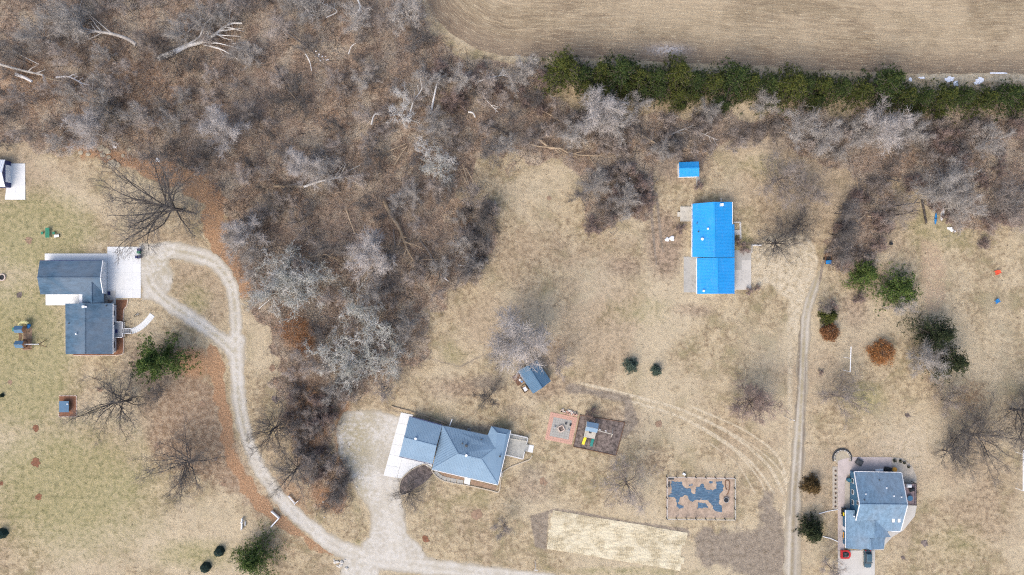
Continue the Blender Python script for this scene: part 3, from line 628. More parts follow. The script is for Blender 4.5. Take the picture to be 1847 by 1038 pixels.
rail(dk, [(204.5,581),(221,581),(221,593)]); rail(dk, [(221,602),(221,609),(204.5,609)])
for k in range(4):
    xx = P(222 + k * 3.2, 0, .7)[0]; MB().box(xx + .2, P(0, 597.5, .7)[1], .72 - k * .2, .42, 1.4, .08).build('step', 'grey', dk)
rail(dk, [(221,593),(236,593)], .3, .9); rail(dk, [(221,602),(236,602)], .3, .9)
q = P(209.6, 598, .95); tag(MB().box(q[0], q[1], .91, .7, 1.1, .03).build('doormat', 'navy'), 'navy doormat on the small front deck of the shingled house', 'doormat')
q = P(196.4, 529.3, .2); tag(MB().box(q[0], q[1], .16, .75, .95, .06, .05).build('doormat', 'navy'), 'dark blue doormat on the porch slab beside the garage doors', 'doormat')
wk = smooth_line([(237.5,597.6),(247,594.5),(258,587),(268,577),(275,568)], 3)
root = empty('curved_walk', P(256, 586), 'curved pale concrete walk sweeping up from the front deck steps', kind='structure')
for a, b in zip(wk[:-1], wk[1:]):
    d = (b - a) / np.linalg.norm(b - a); nn = np.array([-d[1], d[0]]) * 5.2; b2 = b - d * .08
    MB().prism([P(*(a + nn))[:2], P(*(b2 + nn))[:2], P(*(b2 - nn))[:2], P(*(a - nn))[:2]], -.02, .09).build('slab', 'conc_new', root)

# ---- pale blue-grey metal house in the middle
h2 = empty('metal_roofed_house', (P(820, 810)[0], P(820, 810)[1], 0), 'house with pale blue grey ribbed metal hip roof and gabled garage wing', 'house')
gz, gr = 2.9, 4.6
NW, SW, SE, NEi = (798.3,768.2,3.0), (779.2,846.6,3.0), (897.6,874.3,3.0), (879.4,785.5,3.0)
RL, RR, RW = (826.2,819.2,5.6), (868.2,828.4,5.6), (893.3,809.3,4.7); WN, WE = (886.4,769.4,3.0), (921,776.4,3.0)
roof(h2, [[(738.1,752.1,gz),(797.6,768.4,gz),(787.5,804.6,gr),(728.6,789.7,gr)],
          [(728.6,789.7,gr),(787.5,804.6,gr),(780.4,837,gz),(720.2,823.2,gz)],
          [NW, NEi, RW, RR, RL], [NW, RL, SW], [RL, RR, SE, SW]], 'roof_pale', .42,
     cap=[((728.6,789.7,gr),(787.5,804.6,gr)), (RL, RR), (NW, RL), (SW, RL), (RR, SE), (RR, RW)])
CR = (896.5,781.5,4.0); CR2 = (913,784.5,3.9)
roof(h2, [[RR, RW, CR2, WE, SE]], 'roof_pale', .42)
roof(h2, [[NEi, WN, CR, RW], [WN, WE, CR2, CR], [RW, CR, CR2]], 'roof_pale', cap=[(WN, CR), (CR, CR2), (CR2, WE)])
for a, b in (((738.1,751,gz),(797.6,767.4,gz)), ((720.2,824.4,gz),(780.4,838.2,gz))): gutter(h2, a, b, 'navy')
gutter(h2, (779,847.6,3.0), (897.6,875.4,3.0)); gutter(h2, (898.6,874,3), (921.6,777,3))
walls(h2, [(738.1,752.1,gz),(797.6,768.4,gz),(780.4,837,gz),(720.2,823.2,gz)], 'siding', 2.75)
wl = walls(h2, [NW, NEi, WN, WE, SE, SW], 'siding', 2.82)
gable_tri(h2, (720.2,823.2,gz), (728.6,789.7,gr), (738.1,752.1,gz), (.45, -.11), 'siding')
def along(root, a, b, t, z, w, h, **k):
    """opening on the wall between plan points a, b"""
    x = a[0] + (b[0] - a[0]) * t; y = a[1] + (b[1] - a[1]) * t; ang = math.atan2(b[1] - a[1], b[0] - a[0]) + math.pi / 2
    m = np.mean([p for p in (a, b)], 0); c = k.pop('center'); 
    if math.cos(ang) * (m[0] - c[0]) + math.sin(ang) * (m[1] - c[1]) < 0: ang += math.pi
    return opening(root, x, y, z, ang, w, h, **k)
c2 = P(850, 820)[:2]
for t in (.15, .38, .62, .85): along(h2, wl[5], wl[4], t, 1.6, 1.5, 1.1, center=c2)
for t in (.3, .7): along(h2, wl[0], wl[1], t, 1.6, 1.3, 1.0, center=c2)
for t in (.3, .65): along(h2, wl[4], wl[3], t, 1.3, 1.6, 1.9, center=c2)
gw = inset([P(*e)[:2] for e in [(738.1,752.1,gz),(797.6,768.4,gz),(780.4,837,gz),(720.2,823.2,gz)]], .45)
for t in (.27, .73): along(h2, gw[0], gw[3], t, 1.2, 3.9, 2.2, center=c2, kind='garage_door', pm='siding')
for x, y, z, m, r_ in ((833.8,800,4.6,'darkgrey',.14), (841.3,804,4.8,'darkgrey',.26), (841.3,821.4,5.7,'white',.24), (868.5,792.8,3.6,'darkgrey',.13), (902,823.5,4.3,'darkgrey',.18), (749.9,791.4,4.6,'white',.24)): vent(h2, x, y, z, m, r_, .3)
root = empty('concrete_apron', P(735, 810), 'bright white concrete apron wrapping the garage wing of the metal roofed house', kind='structure')
qa = [(723.4,744.3),(741,748.5),(726,822),(712,861.5),(691.8,858.2)]
for i in range(6):
    L0, L1 = [(723.4 + (691.8 - 723.4) * k, 744.3 + (858.2 - 744.3) * k) for k in (i / 6, (i + 1) / 6)]; R0, R1 = [(745 + (716 - 745) * k, 748.5 + (862.5 - 748.5) * k) for k in (i / 6, (i + 1) / 6)]
    MB().prism([P(*p)[:2] for p in (L0, R0, (R1[0], R1[1] - .25), (L1[0], L1[1] - .25))], -.03, .10).build('slab', 'conc_new', root)
MB().prism([P(*p)[:2] for p in [(726.8,820),(781,832),(778,846),(766,838.5),(755,839.5),(742,846),(731,855),(724,863.4),(716.6,862.2)]], -.03, .10).build('slab', 'conc_new', root)
BED = smooth_line([(768,839),(757,841),(745,848),(732,858),(723,870),(722,888),(737,890),(748,882),(764,872),(780,856),(777,845)], 3)[:-1]
tag(MB().prism([P(p[0], p[1])[:2] for p in BED], -.02, .07).build('mulch_bed', 'mulch'), 'dark mulch bed curving beside the white concrete apron', 'garden bed')
root = empty('block_edging', P(735, 860), 'curved tan block edging round the dark mulch bed by the garage wing', 'edging')
def blocks(root, pts, w=.28, h=.28, L=.5, mat='edging', name='block', k=6):
    ln = [np.array(P(p[0], p[1])[:2]) for p in smooth_line(pts, k)]; carry = 0.0
    for a, b in zip(ln[:-1], ln[1:]):
        d = np.linalg.norm(b - a); t = carry
        while t < d:
            p = a + (b - a) * t / d; MB().box(p[0], p[1], h / 2 - .02 + rnd.uniform(-.02, .02), L * .92, w, h, math.atan2(b[1] - a[1], b[0] - a[0])).build(name, mat, root); t += L
        carry = t - d
blocks(root, [(777,844),(768,838),(757,840),(744,847),(731,857),(722.4,869),(721,888),(729,892),(737,890)])
root = empty('retaining_wall', P(850, 880), 'low tan block wall along the lawn side of the metal roofed house', 'wall')
blocks(root, [(779,849),(786,858),(797,866),(815,871),(849,877),(885,885),(896,888),(901,884),(903,866),(907,853)])
root = empty('retaining_wall', P(935, 840), 'low tan block wall curving from the back deck to the house corner', 'wall')
blocks(root, [(907.5,851),(920,843),(935,837),(945,833),(955,829),(960,822)])
root = empty('timber_edge', P(740, 745), 'weathered timber edge behind the garage wing of the metal roofed house', 'edging')
for a, b in (((706,733.5),(722,737.5)), ((722.5,738),(740,742)), ((741,743),(770,751)), ((770.5,751.5),(806,764.5))):
    MB().beam(P(*a, .15), P(*b, .15), .3, .3).build('timber', 'tanlog', root)
root = empty('stepping_walk', P(800, 862), 'row of grey paver slabs leading to the front step of the metal roofed house', kind='structure')
sw = [(784,850.5),(788,855),(792,858.5),(797,862),(806,864.5),(813,866),(824,868.2),(836,870.4)]
for (x, y), (x2, y2) in zip(sw[:-1], sw[1:]):
    a = np.array(P(x, y)[:2]); b = np.array(P(x2, y2)[:2]); m = (a + b) / 2; MB().box(m[0], m[1], .05, np.linalg.norm(b - a) * .9, 1.1, .12, math.atan2(*(b - a)[::-1])).build('slab', 'greypaver', root)
flat('front_step', 'white concrete front step at the lawn side of the metal roofed house', [(838.5,862),(849,864.5),(847,875),(836.8,872)], 'conc_new', .16)
flat('side_step', 'small white concrete pad at the far corner of the metal roofed house', [(903.5,852),(907.3,853),(906,861),(902.2,860)], 'conc_new', .16)
flat('flower_bed', 'narrow leaf covered bed under the eaves of the metal roofed house', [(790,848),(838,861),(836,866),(800,861)], 'leafmulch', .04)
flat('flower_bed', 'ochre leaf covered bed beside the white front step', [(850,866),(896,877),(894,885),(849,874)], 'leafmulch', .045)
q = P(846, 775.5); root = empty('air_conditioner', (q[0], q[1], 0), 'grey air conditioning unit behind the metal roofed house', 'air conditioner', rz=-.25)
MB().box(0, 0, .42, .85, .85, .8).build('cabinet', 'grey', root, (0, 0, 0)); MB().ring(0, 0, .82, .87, .34, .28, 16).build('fan_guard', 'darkgrey', root, (0, 0, 0))
MB().beam((-.3, 0, .86), (.3, 0, .86), .05, .03).beam((0, -.3, .89), (0, .3, .89), .05, .03).build('fan_blade', 'black', root, (0, 0, 0))
tag(MB().beam(P(815.5,756.5,1.2), P(811,768,1.2), .22, .1).beam(P(815.5,756.5,.6), P(811,768,.6), .1, 1.1).build('privacy_panel', 'white'), 'short white privacy panel sticking out behind the metal roofed house', 'panel')
# back deck
dk = empty('back_deck', (*P(932, 806)[:2], 0), 'weathered grey back deck with white railing at the metal roofed house', 'deck')
zd = .8; dc = [(920,783.5),(952,790.5),(943.2,828.5),(911,821)]; c4 = [np.array(P(*c, zd)[:2]) for c in dc]
for i in range(22):
    u0, u1 = i / 22, (i + .93) / 22; q = [c4[0] * (1 - u0) + c4[3] * u0, c4[1] * (1 - u0) + c4[2] * u0, c4[1] * (1 - u1) + c4[2] * u1, c4[0] * (1 - u1) + c4[3] * u1]
    MB().prism([tuple(p) for p in q], zd - .06, zd).build('deck_board', 'deckgrey', dk)
rail(dk, [(921,783.5),(952.5,790.5),(950,801)], zd); rail(dk, [(946,816),(943.5,829),(911.5,821.2)], zd); rail(dk, [(918.5,792),(950,797)], zd, mat='deckpale', w=.12)
for k in range(3): a = P(948.5 + k * 1.8, 808.5 + k * .4, zd); MB().box(a[0], a[1], zd - .15 - k * .18, .3, 1.9, .06, -.23).build('step', 'deckgrey', dk)
flat('landing_pad', 'white square landing pad below the back deck steps', [(953,802),(963,804),(960.5,817),(951.5,815)], 'conc_new', .12)

# ---- bright blue metal house
h3 = empty('blue_roofed_house', (*P(1290, 450)[:2], 0), 'long house with bright blue ribbed metal gable roofs and white walls', 'house')
za, zb = 3.0, 4.6
roof(h3, [[(1249.4,367.9,za),(1287.9,364.6,zb),(1289.7,464.7,zb),(1248.9,463.6,za)],
          [(1287.9,364.6,zb),(1320.4,364.6,za),(1320.6,464.6,za),(1289.7,464.7,zb)],
          [(1257.2,465.4,2.8),(1293.6,465.4,4.3),(1294.9,530.3,4.3),(1257.7,530.5,2.8)],
          [(1293.6,465.4,4.3),(1324.9,465.4,2.8),(1324.9,530.2,2.8),(1294.9,530.3,4.3)],
          [(1320.8,405,2.98),(1324.8,405,2.7),(1324.8,464.4,2.7),(1320.8,464.4,2.98)]], 'roof_blue', .38,
     cap=[((1287.9,364.6,zb),(1289.7,464.7,zb)), ((1293.6,465.6,4.3),(1294.9,530.3,4.3))])
wl = walls(h3, [(1249.4,366,za),(1320.4,366,za),(1320.6,464,za),(1248.9,464,za)], 'white', 2.8, .42)
wl2 = walls(h3, [(1257.2,465.4,2.8),(1324.9,465.4,2.8),(1324.9,530.2,2.8),(1257.7,530.5,2.8)], 'white', 2.6, .35)
gable_tri(h3, (1257.7,530.5,2.8), (1294.9,530.3,4.3), (1324.9,530.2,2.8), (0, .4), 'white')
gable_tri(h3, (1249.4,367.9,za), (1287.9,364.6,zb), (1320.4,364.6,za), (0, -.4), 'white')
c3 = P(1290, 450)[:2]
for t in (.1, .24, .38, .55, .70, .86): along(h3, wl[0], wl[3], t, 1.55, 1.2, 1.3, center=c3)
along(h3, wl[0], wl[3], .18, 1.1, 1.0, 2.0, center=c3, kind='door', pm='siding')
for t in (.2, .5, .8): along(h3, wl[1], wl[2], t, 1.55, 1.2, 1.2, center=c3)
for t in (.3, .7): along(h3, wl2[1], wl2[2], t, 1.15, 2.7, 2.1, center=c3, kind='garage_door', pm='siding')
along(h3, wl2[0], wl2[3], .25, 1.1, 1.0, 2.0, center=c3, kind='door', pm='siding')
for x, y, z, m, r_ in ((1266.3,431.6,4.1,'white',.26), (1276.7,412.9,4.5,'white',.18), (1259.6,418.4,3.7,'darkgrey',.13), (1268.9,525,3.6,'white',.2), (1257,403,3.5,'darkgrey',.1)): vent(h3, x, y, z, m, r_, .3)
a = P(1301.6, 369.8, 4.5); MB().box(a[0], a[1], 4.6, .75, .7, 1.0).build('chimney', 'siding', h3)
a, b = P(1300.5, 358, 2.2), P(1300.5, 366, 2.2); MB().beam(a, b, .12).build('flue', 'white', h3)
gutter(h3, (1248.2,367.9,za), (1248.0,463.6,za)); gutter(h3, (1256.6,465.4,2.8), (1257,530.5,2.8)); gutter(h3, (1321.2,364.6,za), (1321.4,404.5,za))
pad('side_slab', 'stained old concrete slab on the near side of the blue roofed garage', [(1233,463.4),(1262,463.4),(1262,527.9),(1233,527.9)], 1, 3, 'conc_old', .09)
pad('garage_apron', 'patchwork grey concrete apron beside the blue roofed garage', [(1320,451.6),(1354.8,451.6),(1354.8,523),(1320,523)], 2, 4, 'conc_old', .10, matlist={(1, 1): 'conc_mid', (0, 2): 'conc_mid', (1, 2): 'conc_mid', (0, 3): 'conc_mid', (1, 3): 'conc_mid'})
dk = empty('side_deck', (*P(1236, 386)[:2], 0), 'small pale wooden deck with a step beside the blue roofed house', 'deck')
q = rect(1226.8, 373, 1247, 400, .5)
for i in range(12):
    yy0 = q[0][1] + (q[3][1] - q[0][1]) * i / 12; yy1 = q[0][1] + (q[3][1] - q[0][1]) * (i + .92) / 12; MB().prism([(q[0][0], yy0), (q[1][0], yy0), (q[1][0], yy1), (q[0][0], yy1)], .42, .5).build('deck_board', 'deckpale', dk)
for cx_, cy_ in ((1228, 374), (1228, 399)): p = P(cx_, cy_, .5); MB().beam((p[0], p[1], 0), (p[0], p[1], .42), .12).build('post', 'timber', dk)
a = P(1224.5, 387, .25); MB().box(a[0], a[1], .22, .8, 1.3, .08).build('step', 'deckpale', dk)
# porch rail at the east side
dk = empty('porch_railing', (*P(1330, 415)[:2], 0), 'white pipe railing around the side porch of the blue roofed house', 'railing')
rail(dk, [(1324,401),(1336,401),(1336.5,433)], .2, .95, bal=9, w=.12)
flat('porch_step', 'small pale concrete step at the side of the blue roofed house', [(1323,415),(1335,415),(1335,424),(1323,424)], 'conc_mid', .2)
pl = empty('planter_wall', (*P(1362, 445)[:2], 0), 'white low planter wall at the corner of the concrete apron', 'wall')
MB().beam(P(1356,442.5,.3), P(1373,443,.3), .25, .5).build('wall_side', 'white', pl); MB().beam(P(1356,443.6,.3), P(1355.6,457,.3), .25, .5).build('wall_side', 'conc_mid', pl)
# blue shed
sh = empty('blue_shed', (*P(1243, 306)[:2], 0), 'small garden shed with bright blue metal roof and white walls', 'shed')
roof(sh, [[(1224.7,293,2.6),(1260.6,291.7,2.6),(1261.2,303.4,3.5),(1225.2,304,3.5)], [(1225.2,304,3.5),(1261.2,303.4,3.5),(1261.2,318.5,2.6),(1225.5,319.5,2.6)]], 'roof_blue', .38, cap=[((1225.2,304,3.5),(1261.2,303.4,3.5))])
wl = walls(sh, [(1224.7,293,2.6),(1260.6,292,2.6),(1261.2,318.5,2.6),(1225.5,319.5,2.6)], 'white', 2.4, .12)
gable_tri(sh, (1224.7,293,2.6), (1225.2,304,3.5), (1225.5,319.5,2.6), (.1, 0), 'white'); along(sh, wl[3], wl[2], .7, 1.05, 1.6, 1.9, center=P(1243, 306)[:2], kind='door', pm='siding')
flat('shed_ramp', 'worn grey plank ramp leading to the blue shed', [(1255,319),(1262,319),(1263,336),(1256,336)], 'conc_old', .12)

# ---- steel blue pole shed in the middle
sh = empty('pole_shed', (*P(963, 682)[:2], 0), 'steel blue metal roofed pole shed partly under the pale tree', 'shed')
W_, N_, E_, S_ = (933,669.5,2.7), (968.6,650,2.7), (994,687.5,2.7), (961.5,710.5,2.7); R1, R2 = (951.8,659.5,3.9), (977.9,700.2,3.9)
roof(sh, [[W_, R1, R2, S_], [R1, N_, E_, R2]], 'roof_steel', .42, cap=[(R1, R2)])
q = inset([P(*e)[:2] for e in (W_, N_, E_, S_)], .35)
for a, b in ((0, 1), (1, 2), (2, 3)): MB().beam((*q[a], 1.22), (*q[b], 1.22), .12, 2.44).build('wall', 'brownbox', sh)
for t in (0, .33, .66, 1): MB().beam((q[3][0] + (q[0][0] - q[3][0]) * t, q[3][1] + (q[0][1] - q[3][1]) * t, 0), (q[3][0] + (q[0][0] - q[3][0]) * t, q[3][1] + (q[0][1] - q[3][1]) * t, 2.5), .18).build('post', 'timber', sh)
tag(MB().box(*P(938.5, 682)[:2], .04, 3.0, 3.6, .12, -.98).build('plank_floor', 'brownbox'), 'dark plank platform beside the open side of the pole shed', 'platform')
a = P(941, 688); br = empty('barrel', (a[0], a[1], 0), 'bright blue plastic barrel beside the pole shed', 'barrel'); MB().tube((0, 0, 0), (0, 0, .45), .27, .32, 14).tube((0, 0, .45), (0, 0, .9), .32, .27, 14).build('drum', 'bluepl', br, (0, 0, 0)); MB().ring(0, 0, .9, .93, .28, .24, 14).build('rim', 'white', br, (0, 0, 0))
a = P(937.6, 685.5); bk = empty('bucket', (a[0], a[1], 0), 'small white bucket beside the blue barrel', 'bucket'); MB().tube((0, 0, 0), (0, 0, .6), .24, .30, 12).build('pail', 'white', bk, (0, 0, 0)); MB().ring(0, 0, .58, .64, .32, .27, 12).build('rim', 'white', bk, (0, 0, 0))
a = P(946.3, 701.5); cr = empty('crate', (a[0], a[1], 0), 'open timber crate with pale contents by the pole shed', 'crate', rz=-.98)
MB().box(0, 0, .1, 2.0, 1.5, .1).build('base', 'timber', cr, (0, 0, 0))
for sx_, sy_, lx, ly in ((1, 0, .1, 1.5), (-1, 0, .1, 1.5), (0, .72, 1.8, .1), (0, -.72, 1.8, .1)): MB().box(sx_ * .95, sy_, .4, lx, ly, .6).build('side_panel', 'timber', cr, (0, 0, 0))
MB().box(.1, .1, .3, 1.2, .9, .3).build('lining', 'siding', cr, (0, 0, 0))

# ---- patio with fire pit
pt = empty('paver_patio', (*P(1012, 772)[:2], 0), 'square patio with pink paver border around grey pavers', kind='structure')
O = [np.array(P(*c)[:2]) for c in ((993.3,743.4),(1041.8,753.5),(1031.2,802.5),(982.7,792.8))]; I = [np.array(P(*c)[:2]) for c in ((998.8,752.6),(1031.7,759),(1025.3,793.4),(991,786.4))]
for s_ in range(4):
    for i in range(12):
        for j in range(2):
            def BB(u, v): return (O[s_] * (1 - u) + O[(s_ + 1) % 4] * u) * (1 - v) + (I[s_] * (1 - u) + I[(s_ + 1) % 4] * u) * v
            q = [BB(i / 12, j / 2), BB((i + 1) / 12, j / 2), BB((i + 1) / 12, (j + 1) / 2), BB(i / 12, (j + 1) / 2)]; m = sum(q) / 4
            MB().prism([tuple(p + (m - p) * .05) for p in q], -.02, .07 + rnd.uniform(0, .01)).build('paver', 'pinkpaver', pt)
for i in range(8):
    for j in range(8):
        def BB(u, v): return (I[0] * (1 - u) + I[1] * u) * (1 - v) + (I[3] * (1 - u) + I[2] * u) * v
        q = [BB(i / 8, j / 8), BB((i + 1) / 8, j / 8), BB((i + 1) / 8, (j + 1) / 8), BB(i / 8, (j + 1) / 8)]; m = sum(q) / 4
        MB().prism([tuple(p + (m - p) * .04) for p in q], -.02, .06 + rnd.uniform(0, .01)).build('paver', 'greypaver', pt)
a = P(1012, 773.3); fp = empty('fire_pit', (a[0], a[1], .06), 'square tan block fire pit in the middle of the patio', 'fire pit', rz=R(25))
for k in range(4):
    an = k * math.pi / 2
    for j in range(3): MB().box(math.cos(an) * .72 - math.sin(an) * (j - 1) * .52, math.sin(an) * .72 + math.cos(an) * (j - 1) * .52, .2, .26, .5, .4, an).build('block', 'brick', fp, (0, 0, 0))
MB().box(0, 0, .04, 1.1, 1.1, .08).build('ash_bed', 'mulch', fp, (0, 0, 0))
for k, (x, y, m) in enumerate(((1021,764,'darkgrey'),(1029,766,'darkgrey'),(1025,776,'grey'),(1000,771,'grey'))):
    a = P(x, y); st = empty('patio_chair', (a[0], a[1], .07), ['small dark stool on the patio near its top edge', 'dark folded chair on the patio at the pink border', 'grey low chair on the patio toward the playset', 'grey low chair on the patio toward the house'][k], 'chair', rz=k * 1.3)
    MB().box(0, 0, .2, .5, .5, .05).build('seat', m, st, (0, 0, 0)); MB().box(-.26, 0, .42, .05, .5, .45).build('backrest', m, st, (0, 0, 0))
    for u in (-.2, .2):
        for v in (-.2, .2): MB().beam((u, v, 0), (u, v, .2), .05).build('leg', m, st, (0, 0, 0))
wp = empty('stone_pile', (*P(1026, 746)[:2], 0), 'heap of pale cut stones stacked above the patio', 'stone pile')
for k in range(34):
    u = rnd.random(); x = 1012 + u * 30; y = 741 + u * 6 + rnd.uniform(-3, 3.5); a = P(x, y); MB().box(a[0], a[1], rnd.choice((.12, .12, .32)), rnd.uniform(.4, .8), rnd.uniform(.3, .5), .22, rnd.uniform(-.4, .3)).build('stone', rnd.choice(['brick', 'rock', 'pinkpaver']), wp)
# playset on its mulch bed
PB = [(1046,749),(1127,762),(1111,822),(1034,806)]
tag(MB().prism([P(*p)[:2] for p in PB], -.02, .06).build('mulch_bed', 'mulch'), 'dark mulch play area under the wooden playset', 'garden bed')
root = empty('timber_edging', (*P(1080, 785)[:2], 0), 'brown timber edging around the dark mulch play area', 'edging')
for a, b in zip(PB, PB[1:] + PB[:1]):
    for k in range(4): A_, B_ = [np.array(P(a[0] + (b[0] - a[0]) * t, a[1] + (b[1] - a[1]) * t, .1)) for t in (k / 4 + .004, (k + 1) / 4 - .004)]; MB().beam(A_, B_, .16, .24).build('timber', 'brownbox', root)
def playset(label, x, y, rz, roofmat, deckmat, wood):
    a = P(x, y); return empty('playset', (a[0], a[1], 0), label, 'playset', rz=rz)
pr = playset('wooden playset with grey blue roof, yellow slide and green slide on mulch', 1064, 775, R(-11), 'roof_pale', 'deckpale', 'timber')
B = lambda: MB(); Z = (0, 0, 0)
for i in range(9): B().box(-1.3 + i * .325, .1, 1.5, .30, 4.2, .06).build('deck_board', 'deckpale', pr, Z)
for u in (-1.4, 1.4):
    for v in (-2.0, .2, 2.2): B().beam((u, v, 0), (u, v, 2.9 if v > 0 else 2.2), .12).build('post', 'deckpale', pr, Z)
for s_ in (-1, 1): B().slab([(-1.6, 1.2 + s_ * .04, 3.7), (1.6, 1.2 + s_ * .04, 3.7), (1.6, 1.2 + s_ * 1.25, 2.9), (-1.6, 1.2 + s_ * 1.25, 2.9)][::s_], .07).build('roof_slope', 'roof_pale', pr, Z)
for u in (-1.4, 1.4): B().beam((u, -2, 2.15), (u, 0.2, 2.15), .1).build('rail', 'deckpale', pr, Z)
B().box(0, -.4, 1.56, .7, .7, .06).build('hatch', 'darkgrey', pr, Z)
def slide(root, x0, y0, z0, x1, y1, z1, w, mat):
    s_ = MB(); A_, B_ = Vector((x0, y0, z0)), Vector((x1, y1, z1)); d = (B_ - A_); n_ = Vector((-d.y, d.x, 0)).normalized()
    pts = [A_.lerp(B_, t) + Vector((0, 0, -.25 * math.sin(t * math.pi))) for t in (0, .25, .5, .75, 1)]
    for a, b in zip(pts[:-1], pts[1:]):
        s_.beam(a, b, w, .05)
        for k in (-1, 1): s_.beam(a + n_ * k * w / 2 + Vector((0, 0, .1)), b + n_ * k * w / 2 + Vector((0, 0, .1)), .05, .22)
    s_.build('slide', mat, root, Z)
slide(pr, -1.0, -2.1, 1.5, -1.1, -4.3, .15, .65, 'yellow'); slide(pr, 1.05, -2.1, 1.5, 1.15, -4.4, .15, .7, 'teal')
B().beam((1.4, .6, 2.6), (5.8, .3, 2.6), .16).build('swing_beam', 'deckpale', pr, Z)
for v in (-1.0, 1.4): B().beam((6.0, v, 0), (5.8, .3, 2.6), .12).build('leg', 'deckpale', pr, Z)
for u in (2.6, 4.2):
    B().beam((u - .22, .5, 2.5), (u - .22, .5, .5), .03).beam((u + .22, .5, 2.5), (u + .22, .5, .5), .03).build('chain', 'grey', pr, Z); B().box(u, .5, .47, .5, .2, .05).build('swing_seat', 'white', pr, Z)

# ---- fenced garden with blue tarp
gd = [(1203.8,861.7),(1326.8,863.9),(1326.8,938.6),(1203.8,937.5)]
gm = simple('tan_straw_cover', (.37, .285, .215), 1, .5, .5, fine=3, bump=.8); M['straw_cover'] = gm
rect_g = [(1201.5,860),(1323.5,861),(1323.5,934.5),(1201.5,933.5)]
tag(MB().prism([P(*p)[:2] for p in rect_g], -.02, .03).build('garden_plot', 'straw_cover'), 'fenced garden plot covered in tan straw and leaves', kind='structure')
TP = [[(212,262),(300,280),(385,280),(380,340),(420,380),(520,400),(540,470),(600,490),(610,390),(690,350),(720,305),(760,350),(790,415),(880,420),(960,390),(960,280),(1050,265),(1075,330),(1075,440),(1010,470),(1010,640),(1060,700),(1050,790),(920,760),(900,680),(810,590),(640,580),(620,570),(560,610),(500,580),(490,510),(440,500),(350,540),(320,600),(300,680),(400,690),(400,715),(310,720),(290,690),(280,580),(240,530),(150,530),(200,460),(210,380),(190,330)],
      [(500,320),(560,310),(565,340),(510,350)], [(845,270),(920,270),(850,320)], [(655,630),(770,640),(830,720),(700,720),(650,730)], [(290,640),(340,670),(410,700),(340,730),(290,700)]]
TP = [[(1190 + a / 9.433, 840 + b / 9.433) for a, b in p] for p in TP]
def tarpf(X, Y):
    d = np.maximum.reduce([sd_poly(X, Y, p) for p in TP]); return d + (vnoise(X, Y, 2.6, 14) - .5) * 4.2 + .2
qt = NT('blue_tarp'); tf = qt.noise(2.2, 4, .7, qt.mapping(qt.co(), (.3, 1.6, 1))); tc = qt.mix(qt.ss(tf, .35, .65), (.040, .085, .14), (.085, .16, .24)); tc = qt.mix(qt.math('MULTIPLY', qt.ss(qt.noise(1.1, 5, .8), .56, .7), .7), tc, (.42, .40, .38)); qt.bump(tf, .7, .1); M['tarp'] = qt.out(tc, .5)
t = sheet('ground_tarp', tarpf, (1203, 862, 1308, 932), .18, .045, 'tarp'); tag(t, 'ragged faded blue tarp showing through the straw of the fenced garden', 'tarp')
gf = empty('garden_fence', (*P(1265, 900)[:2], 0), 'pale rail fence with dark posts around the garden plot', 'fence')
for a, b in zip(gd, gd[1:] + gd[:1]):
    MB().beam(P(*a, 1.35), P(*b, 1.35), .11, .08).build('top_rail', 'rail_grey', gf)
def fpost(x, y): p = P(x, y, 1.4); MB().beam((p[0], p[1], 0), (p[0], p[1], 1.5), .2).build('post', 'darkgrey', gf)
for k in range(8): fpost(1203.8 + k * 17.57, 861.7 + k * .3); fpost(1203.8 + k * 17.57, 937.5 + k * .15)
for k in range(1, 4): fpost(1203.8, 861.7 + k * 19); fpost(1326.8, 863.9 + k * 18.7)
for s_ in range(4):
    a, b = gd[s_], gd[(s_ + 1) % 4]; m = MB(); A_, B_ = P(*a, 1.3), P(*b, 1.3)
    for z in (.15, .45, .75, 1.05): m.beam((A_[0], A_[1], z), (B_[0], B_[1], z), .012)
    tag(m.build('wire', 'grey', gf), kind='stuff')
a = P(1309, 901.3); tb = empty('round_tub', (a[0], a[1], .03), 'round black tub with grey rim in the fenced garden', 'tub')
MB().tube((0, 0, 0), (0, 0, .5), .62, .66, 20).build('basin', 'black', tb, Z); MB().ring(0, 0, .5, .56, .74, .64, 20).build('rim', 'grey', tb, Z)
hp = smooth_line([(1311,884),(1308.5,878),(1308.5,868.5),(1312,866.5),(1315.5,869),(1316,878),(1314,888),(1311,893)], 4); m = MB(); m.path([P(p[0], p[1], .1) for p in hp], .13, .13, 6); tag(m.build('hose', 'brownbox'), 'dark hose loop lying near the round tub in the fenced garden', 'hose')
for (x, y, sx_, sy_, l) in ((1210.5, 863.8, 1.5, .45, 'dark timber board in the top corner of the fenced garden'), (1206.8, 874, .4, 1.4, 'dark upright board beside the near fence of the garden')):
    a = P(x, y); tag(MB().box(a[0], a[1], .12, sx_, sy_, .16).build('board', 'darkgrey'), l, 'board')
a = P(1233.3, 855); st = empty('storage_box', (a[0], a[1], 0), 'small white box outside the top rail of the fenced garden', 'box', rz=-.5); MB().box(0, 0, .25, .75, .5, .5).build('body', 'white', st, Z); MB().box(0, 0, .53, .8, .55, .06).build('lid', 'white', st, Z)

